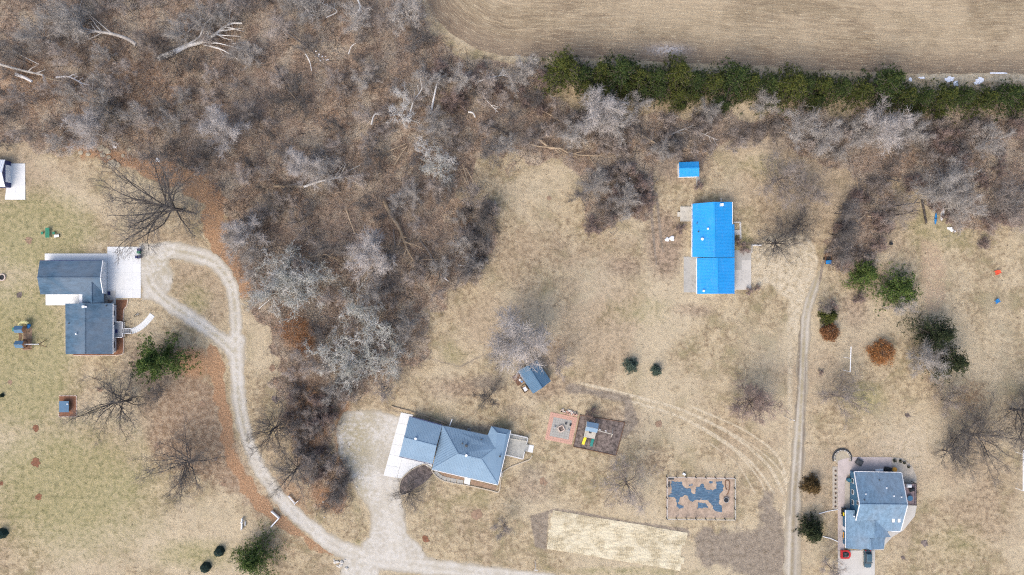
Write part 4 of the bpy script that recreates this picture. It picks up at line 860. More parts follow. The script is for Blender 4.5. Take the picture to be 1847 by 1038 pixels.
# ---- straw erosion blankets
def straw_mat():
    q = NT('straw_blanket'); v = q.mapping(q.co(), (.25, 1, 1), R(9.5)); a = q.noise(1.6, 5, .75, v); b = q.noise(3.4, 3, .8); c = q.noise(.2, 3, .6)
    wv = q.n('ShaderNodeTexWave', wave_type='BANDS', bands_direction='X'); q.l(q.mapping(q.co(), (1, 1, 1), R(9.5)), wv.inputs[0]); wv.inputs['Scale'].default_value = .55; wv.inputs['Distortion'].default_value = 3
    col = q.mix(q.ss(a, .35, .65), (.60, .525, .36), (.38, .32, .205)); col = q.mix(q.math('MULTIPLY', q.ss(b, .50, .60), .8), col, (.22, .18, .115)); rw = q.noise(.5, 3, .6, q.mapping(q.co(), (.06, 1.2, 1), R(9.5))); col = q.mix(q.math('MULTIPLY', q.ss(rw, .48, .58), .6), col, (.31, .255, .16))
    col = q.mix(q.math('MULTIPLY', q.ss(c, .4, .6), .5), col, (.70, .64, .48)); col = q.mix(q.math('MULTIPLY', wv.outputs['Fac'], .18), col, (.72, .66, .50))
    q.bump(b, .8, .1); return q.out(col, 1, 0, .1)
M['straw'] = straw_mat()
n = 6; L0, L1 = np.array((997.4, 921.)), np.array((986., 990.5)); R0, R1_ = np.array((1240.4, 961.7)), np.array((1227.5, 1029.5))
offs = [(0, 0), (-1.5, -1), (1, -6), (-2, -5), (0, 3), (0, -1)]
names = ['topmost straw blanket strip, its far end beside the bare soil', 'second straw blanket strip from the top', 'third straw blanket strip from the top, cut short at the far end', 'third straw blanket strip from the bottom', 'second straw blanket strip from the bottom, reaching farthest over the soil', 'lowest straw blanket strip beside the grass verge']
for i in range(n):
    a = L0 + (L1 - L0) * i / n + np.array((offs[i][0], 0)); b = R0 + (R1_ - R0) * i / n + np.array((offs[i][1], 0)); d = (b - a); dn = (L1 - L0) / n
    K = 90; top, bot = [], []
    for k in range(K + 1):
        t = k / K; p = a + d * t; wob = (vnoise(np.array([p[0]]), np.array([i * 50.]), 16, 30)[0] - .5) * 1.6; top.append(p + np.array((0, wob - .7))); bot.append(p + dn + np.array((0, (vnoise(np.array([p[0]]), np.array([i * 50. + 50]), 16, 30)[0] - .5) * 1.6 - .3)))
    V = []; F = []
    for k in range(K + 1):
        for s_ in range(5):
            p = top[k] + (bot[k] - top[k]) * s_ / 4; w_ = P(*p); V.append((w_[0], w_[1], .05 + i * .012 + .05 * math.sin(k * .9 + s_ * 1.7 + i) * .5 + .06 * rnd.random() * (0 < s_ < 4)))
    for k in range(K):
        for s_ in range(4): i0 = k * 5 + s_; F.append((i0, i0 + 1, i0 + 6, i0 + 5))
    nV = len(V); V += [(x, y, z - .045) for x, y, z in V]; F += [tuple(q + nV for q in f[::-1]) for f in F]
    rim = [k * 5 for k in range(K + 1)] + [K * 5 + s_ for s_ in range(1, 5)] + [k * 5 + 4 for k in range(K - 1, -1, -1)] + [3, 2, 1]
    F += [(a_, b_, b_ + nV, a_ + nV) for a_, b_ in zip(rim, rim[1:] + rim[:1])]
    mb = MB(); mb.add(V, F); tag(mb.build('straw_blanket', 'straw', org=(0, 0, 0)), names[i], 'straw blanket', 'straw erosion blankets laid in strips')

# ---- house at the lower right
h4 = empty('two_storey_house', (*P(1580, 920)[:2], 0), 'grey blue shingled two storey house with blue siding and attached garage', 'house')
zE, zP = 3.4, 7.0
roof(h4, [[(1540.7,851.6,zE),(1626.2,853.2,zE),(1637,911.2,zP),(1550.6,910,zP)],
          [(1577.5,911,zP),(1637,911.2,zP),(1624.4,958.1,3.9),(1608.4,958.6,3.9),(1600,958.7,3.9),(1577.6,938,5.2)],
          [(1577.6,938,5.2),(1600,958.8,3.9),(1606.7,969,3.5),(1577.8,971,5.2)],
          [(1550.6,910,zP),(1577.5,910.5,zP),(1577.6,938.5,5.18),(1543.7,939.5,4.95)],
          [(1525.8,920.5,2.9),(1541.5,921,3.6),(1543.2,937,3.7),(1577.6,937.5,5.2),(1577.8,970.8,5.2),(1569.6,971,4.8),(1569.6,992,4.8),(1562,990,4.4),(1553,992,4.0),(1525.8,989.2,2.9)],
          [(1569.6,971.5,4.7),(1606.4,969.4,3.1),(1595.7,969,3.4),(1594.6,990.4,3.4),(1569.6,992.2,4.7)][0:1] + [(1595.9,969.3,3.3),(1594.8,990.4,3.3),(1569.6,992.2,4.7)]], 'shingle_grey',
     cap=[((1550.6,910,zP),(1637,911.2,zP)), ((1577.7,939,5.2),(1577.8,970.8,5.2)), ((1569.6,971.5,4.8),(1569.6,992,4.8))])
wl = walls(h4, [(1540.7,851.6,zE),(1626.2,853.2,zE),(1626.2,955,zE),(1540.7,938,zE)], 'bluesiding', 3.2, .45)
wl2 = walls(h4, [(1525.8,920.5,2.9),(1570,920.5,2.9),(1570,990,2.9),(1525.8,989.2,2.9)], 'bluesiding', 2.7, .4)
walls(h4, [(1568,940,3.2),(1606,958,3.2),(1595,990,3.2),(1568,991.5,3.2)], 'bluesiding', 2.75, .35)
gable_tri(h4, (1543.7,939.5,4.0), (1550.6,910,zP), (1540.7,851.6,zE), (.45, 0), 'bluesiding'); gable_tri(h4, (1626.2,853.2,zE), (1637,911.2,zP), (1624.4,958.1,zE), (-.45, 0), 'bluesiding')
rake(h4, (1540.6,851.6,zE), (1550.4,910,zP), (1543.5,939.5,4.9)); rake(h4, (1626.3,853.2,zE), (1637.1,911.2,zP), (1624.5,958.1,3.9), 'siding')
c5 = P(1590, 910)[:2]
gx0, gx1, gy = P(1525.8, 0, 2.9)[0] + .45, P(1569.4, 0, 4.8)[0], P(0, 989.2, 2.9)[1] + .4
MB().add([(gx0, gy, 2.6), (gx1, gy, 2.6), (gx1, gy, 4.6), (gx0, gy, 2.8), (gx0, gy + .15, 2.6), (gx1, gy + .15, 2.6), (gx1, gy + .15, 4.6), (gx0, gy + .15, 2.8)], [(0, 1, 2, 3), (7, 6, 5, 4), (0, 4, 5, 1), (1, 5, 6, 2), (2, 6, 7, 3), (3, 7, 4, 0)]).build('gable', 'bluesiding', h4)
gx2 = P(1594.8, 0, 3.3)[0] - .4
MB().add([(gx1 + .02, gy, 2.7), (gx2, gy, 2.7), (gx2, gy, 3.2), (gx1 + .02, gy, 4.5), (gx1 + .02, gy + .15, 2.7), (gx2, gy + .15, 2.7), (gx2, gy + .15, 3.2), (gx1 + .02, gy + .15, 4.5)], [(0, 1, 2, 3), (7, 6, 5, 4), (0, 4, 5, 1), (1, 5, 6, 2), (2, 6, 7, 3), (3, 7, 4, 0)]).build('gable', 'bluesiding', h4)
for t, z in ((.2, 1.7), (.45, 1.7), (.68, 1.7)): along(h4, wl[0], wl[3], t, z, 1.3, 1.2, center=c5)
a = P(1539.5, 912, 4.6); opening(h4, P(1540.7, 0, zE)[0] + .47 - .05, P(0, 908, 4.8)[1], 4.7, math.pi, 1.1, 1.2)
for t in (.2, .5, .8): along(h4, wl[1], wl[0], t, 1.6, 1.4, 1.3, center=c5)
for t in (.25, .6): along(h4, wl[1], wl[2], t, 1.3, 1.7, 2.0, center=c5)
for t in (.28, .74): along(h4, wl2[3], wl2[2], t, 1.15, 2.4, 2.1, center=c5, kind='garage_door', pm='siding')
along(h4, wl2[0], wl2[3], .55, 1.1, 1.0, 2.0, center=c5, kind='door', pm='siding')
for x in (1610.6, 1621): 
    a = P(x, 938.7, 5.1); f = MB().box(a[0], a[1], 5.25, .75, 1.05, .22).build('skylight', 'grey', h4); MB().box(a[0], a[1], 5.37, .62, .92, .03).build('pane', 'white', f)
for x, y, z, m in ((1585.5,865.8,4.2,'darkgrey'),(1598.5,880,5.1,'white'),(1611.6,894.6,6,'white'),(1625.4,896.5,6.1,'siding'),(1558.5,901.5,6.4,'darkgrey'),(1561,891,5.8,'siding'),(1540,931.5,3.8,'white')): vent(h4, x, y, z, m, .13, .3)
gutter(h4, (1540.7,851,zE), (1626.2,852.6,zE)); gutter(h4, (1525.2,920.5,2.9), (1525.2,989.2,2.9)); gutter(h4, (1624.4,958.8,3.9), (1608.4,959.2,3.9))
flat('paver_patio', 'mauve paver patio wrapping the top and side of the two storey house', [(1511,832),(1516,829.5),(1536,824.6),(1608,825),(1608,853),(1534,853),(1527,860),(1523.6,870),(1522.6,992.6),(1511,992.6)], 'mauvepaver', .08)
flat('gravel_bed', 'pale gravel planting bed at the corner of the mauve patio', [(1608.3,825),(1627,826.4),(1645,841),(1653,860),(1653,872),(1631,872),(1627,853),(1608.3,853)], 'pea', .05)
flat('gravel_strip', 'narrow gravel planting strip left of the mauve patio walk', [(1501.5,842),(1510.7,842),(1510.7,918),(1501.5,918)], 'pea', .05)
flat('gravel_bed', 'tan gravel bed between patio walk and blue siding', [(1523.8,871),(1532,855),(1533,920),(1523.8,920)], 'pea', .045)
flat('side_walk', 'pale concrete walk curving down the far side of the two storey house', [(1634,912),(1653.5,912),(1650,931),(1629,957),(1609,969),(1597,982),(1593,992.6),(1560,992.6),(1600,955)], 'conc_mid', .07)
pad('concrete_driveway', 'light grey concrete driveway below the two storey house', [(1511,993),(1578,993),(1577,1075),(1511,1075)], 3, 5, 'conc_mid', .10)
root = empty('stone_ring', (*P(1519, 826)[:2], 0), 'horseshoe stone seat wall around a gravel circle above the patio', 'stone wall')
for k in range(26):
    an = R(-15 + k * 210 / 25); cx_, cy_ = P(1518.5, 826.5)[:2]; MB().box(cx_ + 2.1 * math.cos(an), cy_ + 2.1 * math.sin(an), .2, .35, .42, .45, an).build('block', 'rock' if k % 3 else 'bedstone', root)
    MB().box(cx_ + 2.5 * math.cos(an), cy_ + 2.5 * math.sin(an), .1, .32, .46, .25, an).build('block', 'darkgrey', root)
tag(MB().tube((*P(1518.5, 826.5)[:2], -.02), (*P(1518.5, 826.5)[:2], .05), 1.95, 1.95, 24).build('gravel_circle', 'bedstone'), 'round gravel floor inside the horseshoe stone wall', kind='structure')
dk = empty('raised_deck', (*P(1641, 893)[:2], 0), 'mauve brown raised deck with black railing on the two storey house', 'deck')
zd = 1.6; q = rect(1630.5, 872.5, 1653, 912, zd)
for i in range(20):
    y0_ = q[0][1] + (q[3][1] - q[0][1]) * i / 20; y1_ = q[0][1] + (q[3][1] - q[0][1]) * (i + .93) / 20; MB().prism([(q[0][0], y0_), (q[1][0], y0_), (q[1][0], y1_), (q[0][0], y1_)], zd - .06, zd).build('deck_board', 'deckmauve', dk)
rail(dk, [(1631,872.5),(1653,873)], zd, 1.0, 'black', .5); rail(dk, [(1653,873),(1653,912)], zd, 1.0, 'black', .5); rail(dk, [(1653,912),(1637,911.5)], zd, 1.0, 'black', .5)
def table(x, y, z, r, mat, label, n=14):
    a = P(x, y, z); t = empty('patio_table', (a[0], a[1], z), label, 'table'); MB().tube((0, 0, .68), (0, 0, .73), r, r, n).build('tabletop', mat, t, Z)
    MB().tube((0, 0, 0), (0, 0, .68), .05, .05, 8).tube((0, 0, 0), (0, 0, .04), r * .5, r * .45, 10).build('pedestal', 'darkgrey', t, Z); return t
table(1639, 898, zd, .75, 'bluesiding', 'round blue table on the raised deck')
def covered(x, y, z, w, d, h, mat, label, cat, nm, rz=0):
    a = P(x, y, z); t = empty(nm, (a[0], a[1], z), label, cat, rz=rz); MB().prism([(-w/2, -d/2), (w/2, -d/2), (w/2, d/2), (-w/2, d/2)], .12, h * .7).build('cabinet', mat, t, Z)
    m = MB(); s_ = [(-w/2*1.06, -d/2*1.06, h*.7), (w/2*1.06, -d/2*1.06, h*.7), (w/2*1.06, d/2*1.06, h*.7), (-w/2*1.06, d/2*1.06, h*.7), (-w/2*.8, -d/4, h), (w/2*.8, -d/4, h), (w/2*.8, d/4, h), (-w/2*.8, d/4, h)]
    m.add(s_, [(3, 2, 1, 0), (4, 5, 6, 7), (0, 1, 5, 4), (1, 2, 6, 5), (2, 3, 7, 6), (3, 0, 4, 7)]).build('lid', mat, t, Z)
    for u in (-1, 1):
        for v in (-1, 1): MB().beam((u * w * .42, v * d * .42, 0), (u * w * .42, v * d * .42, .13), .07).build('leg', 'black', t, Z)
covered(1637.5, 875.5, zd, 1.3, .9, 1.0, 'siding', 'white topped grill at the top of the raised deck', 'grill', 'deck_grill'); covered(1643, 883, zd, 1.3, .9, .8, 'black', 'black covered sofa on the raised deck', 'sofa', 'deck_sofa', .3)
covered(1548.5, 833.5, 0.08, 1.7, 1.5, .9, 'darkgrey', 'dark covered square table alone on the mauve patio', 'covered table', 'covered_table', R(-30))
covered(1584, 849, 0.08, 2.0, 1.0, 1.0, 'siding', 'pale grey covered grill against the top wall of the house', 'grill', 'covered_grill', .1); covered(1600, 846, 0.08, 1.7, 1.1, 1.1, 'black', 'black covered smoker beside the amber fire bowl', 'smoker', 'covered_smoker', -.2)
a = P(1611.5, 846.5); t = empty('fire_bowl', (a[0], a[1], .08), 'amber metal fire bowl on the mauve patio', 'fire bowl'); MB().tube((0, 0, .3), (0, 0, .6), .35, .62, 14).build('bowl', 'amber', t, Z); MB().ring(0, 0, .58, .64, .68, .58, 14).build('rim', 'amber', t, Z)
for k in range(3): MB().beam((.3 * math.cos(k * 2.1), .3 * math.sin(k * 2.1), .35), (.5 * math.cos(k * 2.1), .5 * math.sin(k * 2.1), 0), .06).build('leg', 'amber', t, Z)
a = P(1529, 865); t = empty('barrel', (a[0], a[1], .08), 'teal round rain barrel beside the blue siding', 'barrel'); MB().tube((0, 0, 0), (0, 0, .9), .5, .5, 14).build('drum', 'bluesiding', t, Z); MB().ring(0, 0, .9, .95, .54, .44, 14).build('rim', 'teal', t, Z)
# vehicles by the two storey house
def wheel(root, x, y, r, w, tw='tyre', rm='grey'):
    o = MB().tube((x, y - w / 2, r), (x, y + w / 2, r), r, r, 16).build('wheel', tw, root, Z)
    MB().tube((x, y - w / 2 - .01, r), (x, y + w / 2 + .01, r), r * .55, r * .55, 12).build('rim', rm, o, Z)
def suv(x, y, rz, label):
    a = P(x, y); t = empty('parked_car', (a[0], a[1], .1), label, 'car', rz=rz); L, W_ = 4.7, 1.9
    sec = [(-2.35, .45, .78), (-2.25, .95, .86), (-1.2, 1.0, .93), (.2, 1.02, .95), (1.5, 1.0, .93), (2.2, .92, .86), (2.35, .5, .76)]
    V = []; F = []
    for (xx, zt, hw) in sec: V += [(xx, -hw, .28), (xx, -hw * 1.0, zt * .8), (xx, -hw * .9, zt), (xx, hw * .9, zt), (xx, hw, zt * .8), (xx, hw, .28)]
    for i in range(len(sec) - 1):
        for j in range(5): F.append((i * 6 + j, i * 6 + j + 1, i * 6 + j + 7, i * 6 + j + 6))
        F.append((i * 6 + 5, i * 6, i * 6 + 6, i * 6 + 11))
    F += [tuple(range(6)), tuple(range(len(V) - 1, len(V) - 7, -1))]; MB().add(V, F).build('body', 'carpaint', t, Z)
    g = [(-2.1, .98, .80), (-1.55, 1.55, .66), (.35, 1.6, .68), (1.15, 1.0, .80)]; V = []; F = []
    for xx, zt, hw in g: V += [(xx, -hw, zt), (xx, hw, zt)]
    V2 = [(-2.15, -.84, .97), (-2.15, .84, .97), (1.2, .84, .99), (1.2, -.84, .99), (-1.6, -.68, 1.52), (-1.6, .68, 1.52), (.3, .70, 1.54), (.3, -.70, 1.54)]
    MB().add(V2, [(0, 1, 5, 4), (1, 2, 6, 5), (2, 3, 7, 6), (3, 0, 4, 7), (4, 5, 6, 7)]).build('glasshouse', 'glass', t, Z)
    MB().add([(-1.68, -.70, 1.53), (-1.68, .70, 1.53), (.34, .72, 1.55), (.34, -.72, 1.55), (-1.5, -.58, 1.64), (-1.5, .58, 1.64), (.15, .6, 1.64), (.15, -.6, 1.64)], [(3, 2, 1, 0), (0, 1, 5, 4), (1, 2, 6, 5), (2, 3, 7, 6), (3, 0, 4, 7), (4, 5, 6, 7)]).build('roof', 'carpaint', t, Z)
    for xx in (-1.45, 1.45):
        for yy in (-.86, .86): wheel(t, xx, yy, .36, .24)
    for yy in (-.65, .65): MB().box(2.3, yy, .7, .12, .35, .16).build('headlight', 'white', t, Z); MB().box(-2.32, yy, .8, .1, .3, .2).build('tail_light', 'red', t, Z)
    for yy in (-1.02, 1.02): MB().box(.85, yy, 1.05, .2, .2, .14).build('mirror', 'carpaint', t, Z)
    for xx in (-.55, .45): MB().box(xx, 0, 1.0, .02, 1.86, .1).build('door_seam', 'black', t, Z)
suv(1562.8, 1007, R(-90), 'dark slate blue car parked nose out on the concrete driveway')
a = P(1523, 999); t = empty('utility_cart', (a[0], a[1], .1), 'red utility cart with black seats on the concrete driveway', 'cart', rz=R(0))
MB().prism([(-1.3, -1.1), (.8, -1.1), (1.35, -.5), (1.35, .55), (.7, 1.15), (-1.3, 1.15)], .35, .75).build('body', 'red', t, Z); MB().prism([(-.8, -.7), (.5, -.7), (.85, -.3), (.85, .35), (.45, .75), (-.8, .75)], .74, .80).build('floor', 'black', t, Z)
for yy in (-.35, .35): s_ = MB().box(-.2, yy, .95, .55, .55, .3).build('seat', 'darkgrey', t, Z)
MB().tube((.45, -.3, 1.1), (.5, -.3, 1.15), .2, .2, 12).build('steering_wheel', 'grey', t, Z)
for xx in (-.85, .85):
    for yy in (-1.0, 1.0): wheel(t, xx, yy, .32, .26)
a = P(1520.8, 924); t = empty('riding_mower', (a[0], a[1], .08), 'black riding mower with yellow seat beside the blue siding', 'mower', rz=R(90))
MB().box(.2, 0, .5, 1.7, .6, .3).build('chassis', 'black', t, Z); MB().box(.9, 0, .7, .8, .62, .45).build('hood', 'black', t, Z); MB().box(-.25, 0, .85, .85, .85, .3).build('seat', 'yellow', t, Z); MB().box(-.62, 0, 1.1, .12, .8, .4).build('seat_back', 'yellow', t, Z); MB().box(.1, 0, .25, .9, 1.25, .18).build('mower_deck', 'black', t, Z)
for xx, rr in ((-.6, .38), (1.0, .25)):
    for yy in (-.5, .5): wheel(t, xx, yy, rr, .26)
a = P(1521, 964); t = empty('wheelbarrow', (a[0], a[1], .08), 'amber wheelbarrow parked against the garage wall', 'wheelbarrow', rz=R(90))
MB().add([(-.6, -.3, .3), (.5, -.22, .3), (.5, .22, .3), (-.6, .3, .3), (-.8, -.42, .7), (.85, -.38, .75), (.85, .38, .75), (-.8, .42, .7)], [(0, 1, 2, 3), (0, 4, 5, 1), (1, 5, 6, 2), (2, 6, 7, 3), (3, 7, 4, 0), (4, 7, 6, 5)]).build('tray', 'amber', t, Z)
wheel(t, .9, 0, .2, .1)
for yy in (-.3, .3): MB().beam((.8, yy * .3, .25), (-1.3, yy, .6), .05).build('handle', 'timber', t, Z); MB().beam((-.5, yy, .35), (-.5, yy, 0), .05).build('leg', 'black', t, Z)
for (p0, p1, l) in (((1477,927),(1511,919.5),'white pipe lying from the drive side to the patio walk'), ((1484,968),(1511,977),'white pipe lying below the dark spruce by the driveway')):
    A_, B_ = P(*p0, .15), P(*p1, .15); tag(MB().path([A_, ((A_[0] + B_[0]) / 2, (A_[1] + B_[1]) / 2 + .2, .3), B_], .12, .1, 8).build('drain_pipe', 'white'), l, 'pipe')

# ---- garage at the left edge
h5 = empty('white_garage', (*P(-20, 316)[:2], 0), 'white roofed garage with dark blue front at the left edge', 'garage')
roof(h5, [[(-60,288,2.6),(9,288.5,2.6),(3,312,4.2),(-66,312,4.2)], [(-66,312,4.2),(3,312,4.2),(9,337.5,2.6),(-60,338,2.6)]], 'roof_white', .5)
wl = walls(h5, [(-60,288,2.6),(9,288.5,2.6),(9,337.5,2.6),(-60,338,2.6)], 'navy', 2.45, .1); gable_tri(h5, (9,288.5,2.6), (3,312,4.2), (9,337.5,2.6), (-.12, 0), 'navy')
opening(h5, wl[1][0], P(0, 314, 1.2)[1], 1.15, 0, 4.6, 2.25, 'garage_door', 'white', 'siding', 1)
pad('concrete_pad', 'white concrete pad before the garage at the left edge', [(17,295.4),(45.6,295.4),(46,360.6),(9,360.6)], 2, 5, 'conc_new')
# ---- left play area, well house, picnic table
pr = empty('playset', (*P(38, 608)[:2], 0), 'twin tower playset with blue roofs, yellow tube slide and swing beam', 'playset')
for (x, y) in ((34, 594.5), (35, 621.5)):
    a = P(x, y, 2.8)
    for s_ in (-1, 1): MB().slab([(a[0] - 1.12, a[1] + s_ * .03, 3.5), (a[0] + 1.12, a[1] + s_ * .03, 3.5), (a[0] + 1.12, a[1] + s_ * .95, 2.8), (a[0] - 1.12, a[1] + s_ * .95, 2.8)][::s_], .06).build('roof_slope', 'roof_steel', pr)
    for u in (-.9, .9):
        for v in (-.8, .8): MB().beam((a[0] + u, a[1] + v, 0), (a[0] + u, a[1] + v, 2.9), .12).build('post', 'brownbox', pr)
    MB().box(a[0], a[1], 1.4, 2.0, 1.8, .08).build('platform', 'brownbox', pr)
a, b = P(35.5, 601, 1.5), P(35.5, 614, 1.5)
for k in range(9): t = k / 8; MB().box(a[0], a[1] + (b[1] - a[1]) * t, 1.45 - .25 * math.sin(t * math.pi), .8, .2, .06).build('bridge_board', 'brownbox', pr)
a = P(48, 621, 1.3); MB().box(a[0], a[1], 1.2, 1.6, 2.6, .08).build('platform', 'brownbox', pr)
for u in (-.75, .75):
    for v in (-1.2, 1.2): MB().beam((a[0] + u, a[1] + v, 0), (a[0] + u, a[1] + v, 1.9), .1).build('post', 'brownbox', pr)
cx_, cy_ = P(44.5, 586.5, 1.0)[:2]; m = MB(); m.path([(cx_ + 1.0 * math.cos(R(an)), cy_ + .8 * math.sin(R(an)), 1.6 - (200 - an) / 290) for an in range(200, 10, -19)], .42, .42, 10); m.build('tube_slide', 'paleyellow', pr)
m = MB(); m.path([(cx_ + 1.0 * math.cos(R(an)), cy_ + .8 * math.sin(R(an)), .85 - (10 - an) / 180) for an in range(10, -80, -18)], .4, .38, 10); m.build('slide_end', 'bluepl', pr)
a = P(25.5, 594.5, 1.0); MB().box(a[0], a[1], .9, .5, 1.0, 1.0).build('climbing_panel', 'green', pr)
MB().beam(P(44, 621.3, 2.3), P(70.5, 621.3, 2.3), .16).build('swing_beam', 'siding', pr); T = P(70.5, 621.3, 2.3)
for y in (612.5, 626.5): MB().beam(T, P(84, y, 0), .12).build('leg', 'brownbox', pr)
for x in (53, 62): c = P(x, 621.3, 2.3); MB().beam((c[0] - .2, c[1], 2.2), (c[0] - .2, c[1], .5), .03).beam((c[0] + .2, c[1], 2.2), (c[0] + .2, c[1], .5), .03).build('chain', 'grey', pr); MB().box(c[0], c[1], .47, .5, .2, .05).build('swing_seat', 'black', pr)
flat('play_ground', 'bare brown ground under the twin tower playset', [(41,590),(58,592),(57,632),(41,632)], 'leafmulch', .012, -.01)
wh = empty('well_house', (*P(115, 734)[:2], 0), 'little hut with flat steel blue roof in a red mulched square', 'hut')
q = [P(106.6,724,1.3), P(124,724,1.3), P(124,744,1.3), P(106.6,744,1.3)]; MB().slab(q, .1).build('roof', 'roof_steel', wh); w_ = inset([p[:2] for p in q], .25); MB().prism(w_, 0, 1.2).build('wall', 'brownbox', wh)
m = MB(); ribs(m, q, .4, .04, .04); tag(m.build('roof_seam', 'roof_steel', wh), kind='stuff'); a = P(122, 729, 1.4); MB().tube((a[0], a[1], 1.2), (a[0], a[1], 1.7), .2, .15, 8).build('vent_pipe', 'white', wh)
flat('mulch_square', 'red mulched square around the little hut', [(107,715),(137.5,715),(137.5,751.5),(107,751.5)], 'redmulch', .04)
root = empty('brick_edging', (*P(122, 733)[:2], 0), 'square of pale bricks around the red mulch of the little hut', 'edging')
for a, b in (((106.5,714.2),(138.2,714.2)), ((138.2,714.2),(138.2,752.2)), ((138.2,752.2),(106.5,752.2)), ((106.5,752.2),(106.5,746))):
    A_ = np.array(P(*a)[:2]); B_ = np.array(P(*b)[:2]); L = np.linalg.norm(B_ - A_); k = max(2, int(L / .34))
    for i in range(k): p = A_ + (B_ - A_) * (i + .5) / k; MB().box(p[0], p[1], .06, .24, .22, .14, rnd.uniform(-.2, .2)).build('brick', 'brick', root)
a = P(88.5, 420.5); t = empty('picnic_table', (a[0], a[1], 0), 'green picnic table on a worn patch above the shingled house', 'table')
for i in range(4): MB().box(-.42 + i * .28, 0, .74, .26, 2.7, .05).build('table_board', 'green', t, Z)
for u in (-1, 1): MB().beam((-.9, u * 1.0, 0), (.35, u * 1.0, .72), .08).beam((.9, u * 1.0, 0), (-.35, u * 1.0, .72), .08).build('leg', 'darkgrey', t, Z)
for x, l in ((77.5, 'small green stool left of the picnic table'), (98.3, 'small green stool right of the picnic table')):
    a = P(x, 421); t = empty('stool', (a[0], a[1], 0), l, 'stool'); MB().box(0, 0, .42, .6, .7, .06).build('seat', 'green', t, Z)
    for u in (-.2, .2):
        for v in (-.25, .25): MB().beam((u, v, 0), (u, v, .4), .06).build('leg', 'green', t, Z)
a = P(104, 426.3); t = empty('garden_cart', (a[0], a[1], 0), 'small white cart beside the picnic table', 'cart', rz=.1); MB().add([(-.5, -.3, .25), (.5, -.25, .25), (.5, .25, .25), (-.5, .3, .25), (-.6, -.38, .6), (.7, -.3, .6), (.7, .3, .6), (-.6, .38, .6)], [(0, 1, 2, 3), (0, 4, 5, 1), (1, 5, 6, 2), (2, 6, 7, 3), (3, 7, 4, 0), (4, 7, 6, 5)]).build('tray', 'white', t, Z); wheel(t, .5, .35, .2, .08); wheel(t, .5, -.35, .2, .08)
def firering(x, y, label):
    a = P(x, y); t = empty('fire_ring', (a[0], a[1], 0), label, 'fire ring')
    for k in range(14): an = k * 2 * math.pi / 14; MB().box(.85 * math.cos(an), .85 * math.sin(an), .18, .28, .36, .36, an).build('block', 'brick', t, Z)
    MB().tube((0, 0, 0), (0, 0, .05), .7, .7, 14).build('ash_bed', 'black', t, Z)
firering(4.5, 500.5, 'round pale block fire ring at the left edge')
def bin_(x, y, mat, label, rz=0):
    a = P(x, y, 1.0); t = empty('wheelie_bin', (a[0], a[1], .1), label, 'bin', 'bins at the corner of the white parking pad', rz=rz)
    MB().add([(-.25, -.25, .05), (.25, -.25, .05), (.25, .25, .05), (-.25, .25, .05), (-.34, -.34, 1), (.34, -.34, 1), (.34, .34, 1), (-.34, .34, 1)], [(3, 2, 1, 0), (4, 5, 6, 7), (0, 1, 5, 4), (1, 2, 6, 5), (2, 3, 7, 6), (3, 0, 4, 7)]).build('body', mat, t, Z)
    MB().box(0, 0, 1.04, .76, .74, .08).build('lid', mat, t, Z)
    for u in (-.28, .28): MB().tube((u - .04, -.32, .12), (u + .04, -.32, .12), .12, .12, 10).build('wheel', 'black', t, Z)
bin_(250.2, 451, 'navy', 'navy bin nearest the pad corner', .2); bin_(249.5, 455.3, 'green', 'green bin between the two navy bins', -.1); bin_(246.6, 464, 'navy', 'navy bin standing apart below the green bin'); bin_(250.6, 463.6, 'navy', 'navy bin right beside the separate navy bin', .1)
a = P(247.5, 569); t = empty('bicycle', (a[0], a[1], 0), 'small grey bicycle lying on the lawn by the curved walk', 'bicycle', rz=.2)
for u in (-.5, .5): MB().ring(u, 0, .05, .11, .34, .27, 16).build('wheel', 'tyre', t, Z)
MB().beam((-.5, 0, .12), (0, .25, .14), .05).beam((0, .25, .14), (.5, 0, .12), .05).beam((-.1, -.05, .12), (.35, .25, .14), .05).beam((-.1, -.05, .12), (0, .3, .14), .05).build('frame', 'grey', t, Z); MB().beam((.3, .5, .2), (.55, .2, .2), .05).build('handlebar', 'white', t, Z); MB().box(-.05, .36, .16, .25, .14, .08).build('saddle', 'black', t, Z)
# ---- white corner fences by the drive
def cfence(label, pts, rails=3, h=1.1, w=.12):
    root = empty('corner_fence', (*P(*pts[0])[:2], 0), label, 'fence')
    for a, b in zip(pts[:-1], pts[1:]):
        A_, B_ = P(*a, h), P(*b, h)
        for r_ in range(rails): z = h - .08 - r_ * .35; MB().beam((A_[0], A_[1], z), (B_[0], B_[1], z), w, .16).build('rail', 'white', root)
    for p in pts: A_ = P(*p, h); MB().beam((A_[0], A_[1], 0), (A_[0], A_[1], h + .1), .2).build('post', 'white', root)
cfence('white corner fence with wide top on the orange leaves beside the drive', [(489,923.6),(502.5,935.5),(488.9,950.6)], w=.3)
cfence('white corner fence across the drive under the bare branches', [(520,896),(531,909.7),(536.8,904.6)])
cfence('short straight white fence section on the lawn', [(435.5,936.5),(435,956)], w=.25)
a = P(441.5, 938); t = empty('lamp_post', (a[0], a[1], 0), 'white lamp post beside the short straight fence', 'lamp post'); b = P(443.5, 948, 0)
MB().tube((0, 0, 0), (0, 0, 2.2), .07, .06, 8).build('pole', 'white', t, Z); MB().tube((0, 0, 2.2), (0, 0, 2.55), .14, .24, 10).build('lantern', 'siding', t, Z); MB().tube((0, 0, 2.55), (0, 0, 2.75), .26, .05, 10).build('cap', 'white', t, Z); MB().box(.25, -.9, .3, .15, 1.2, .5).build('sign_board', 'white', t, Z)
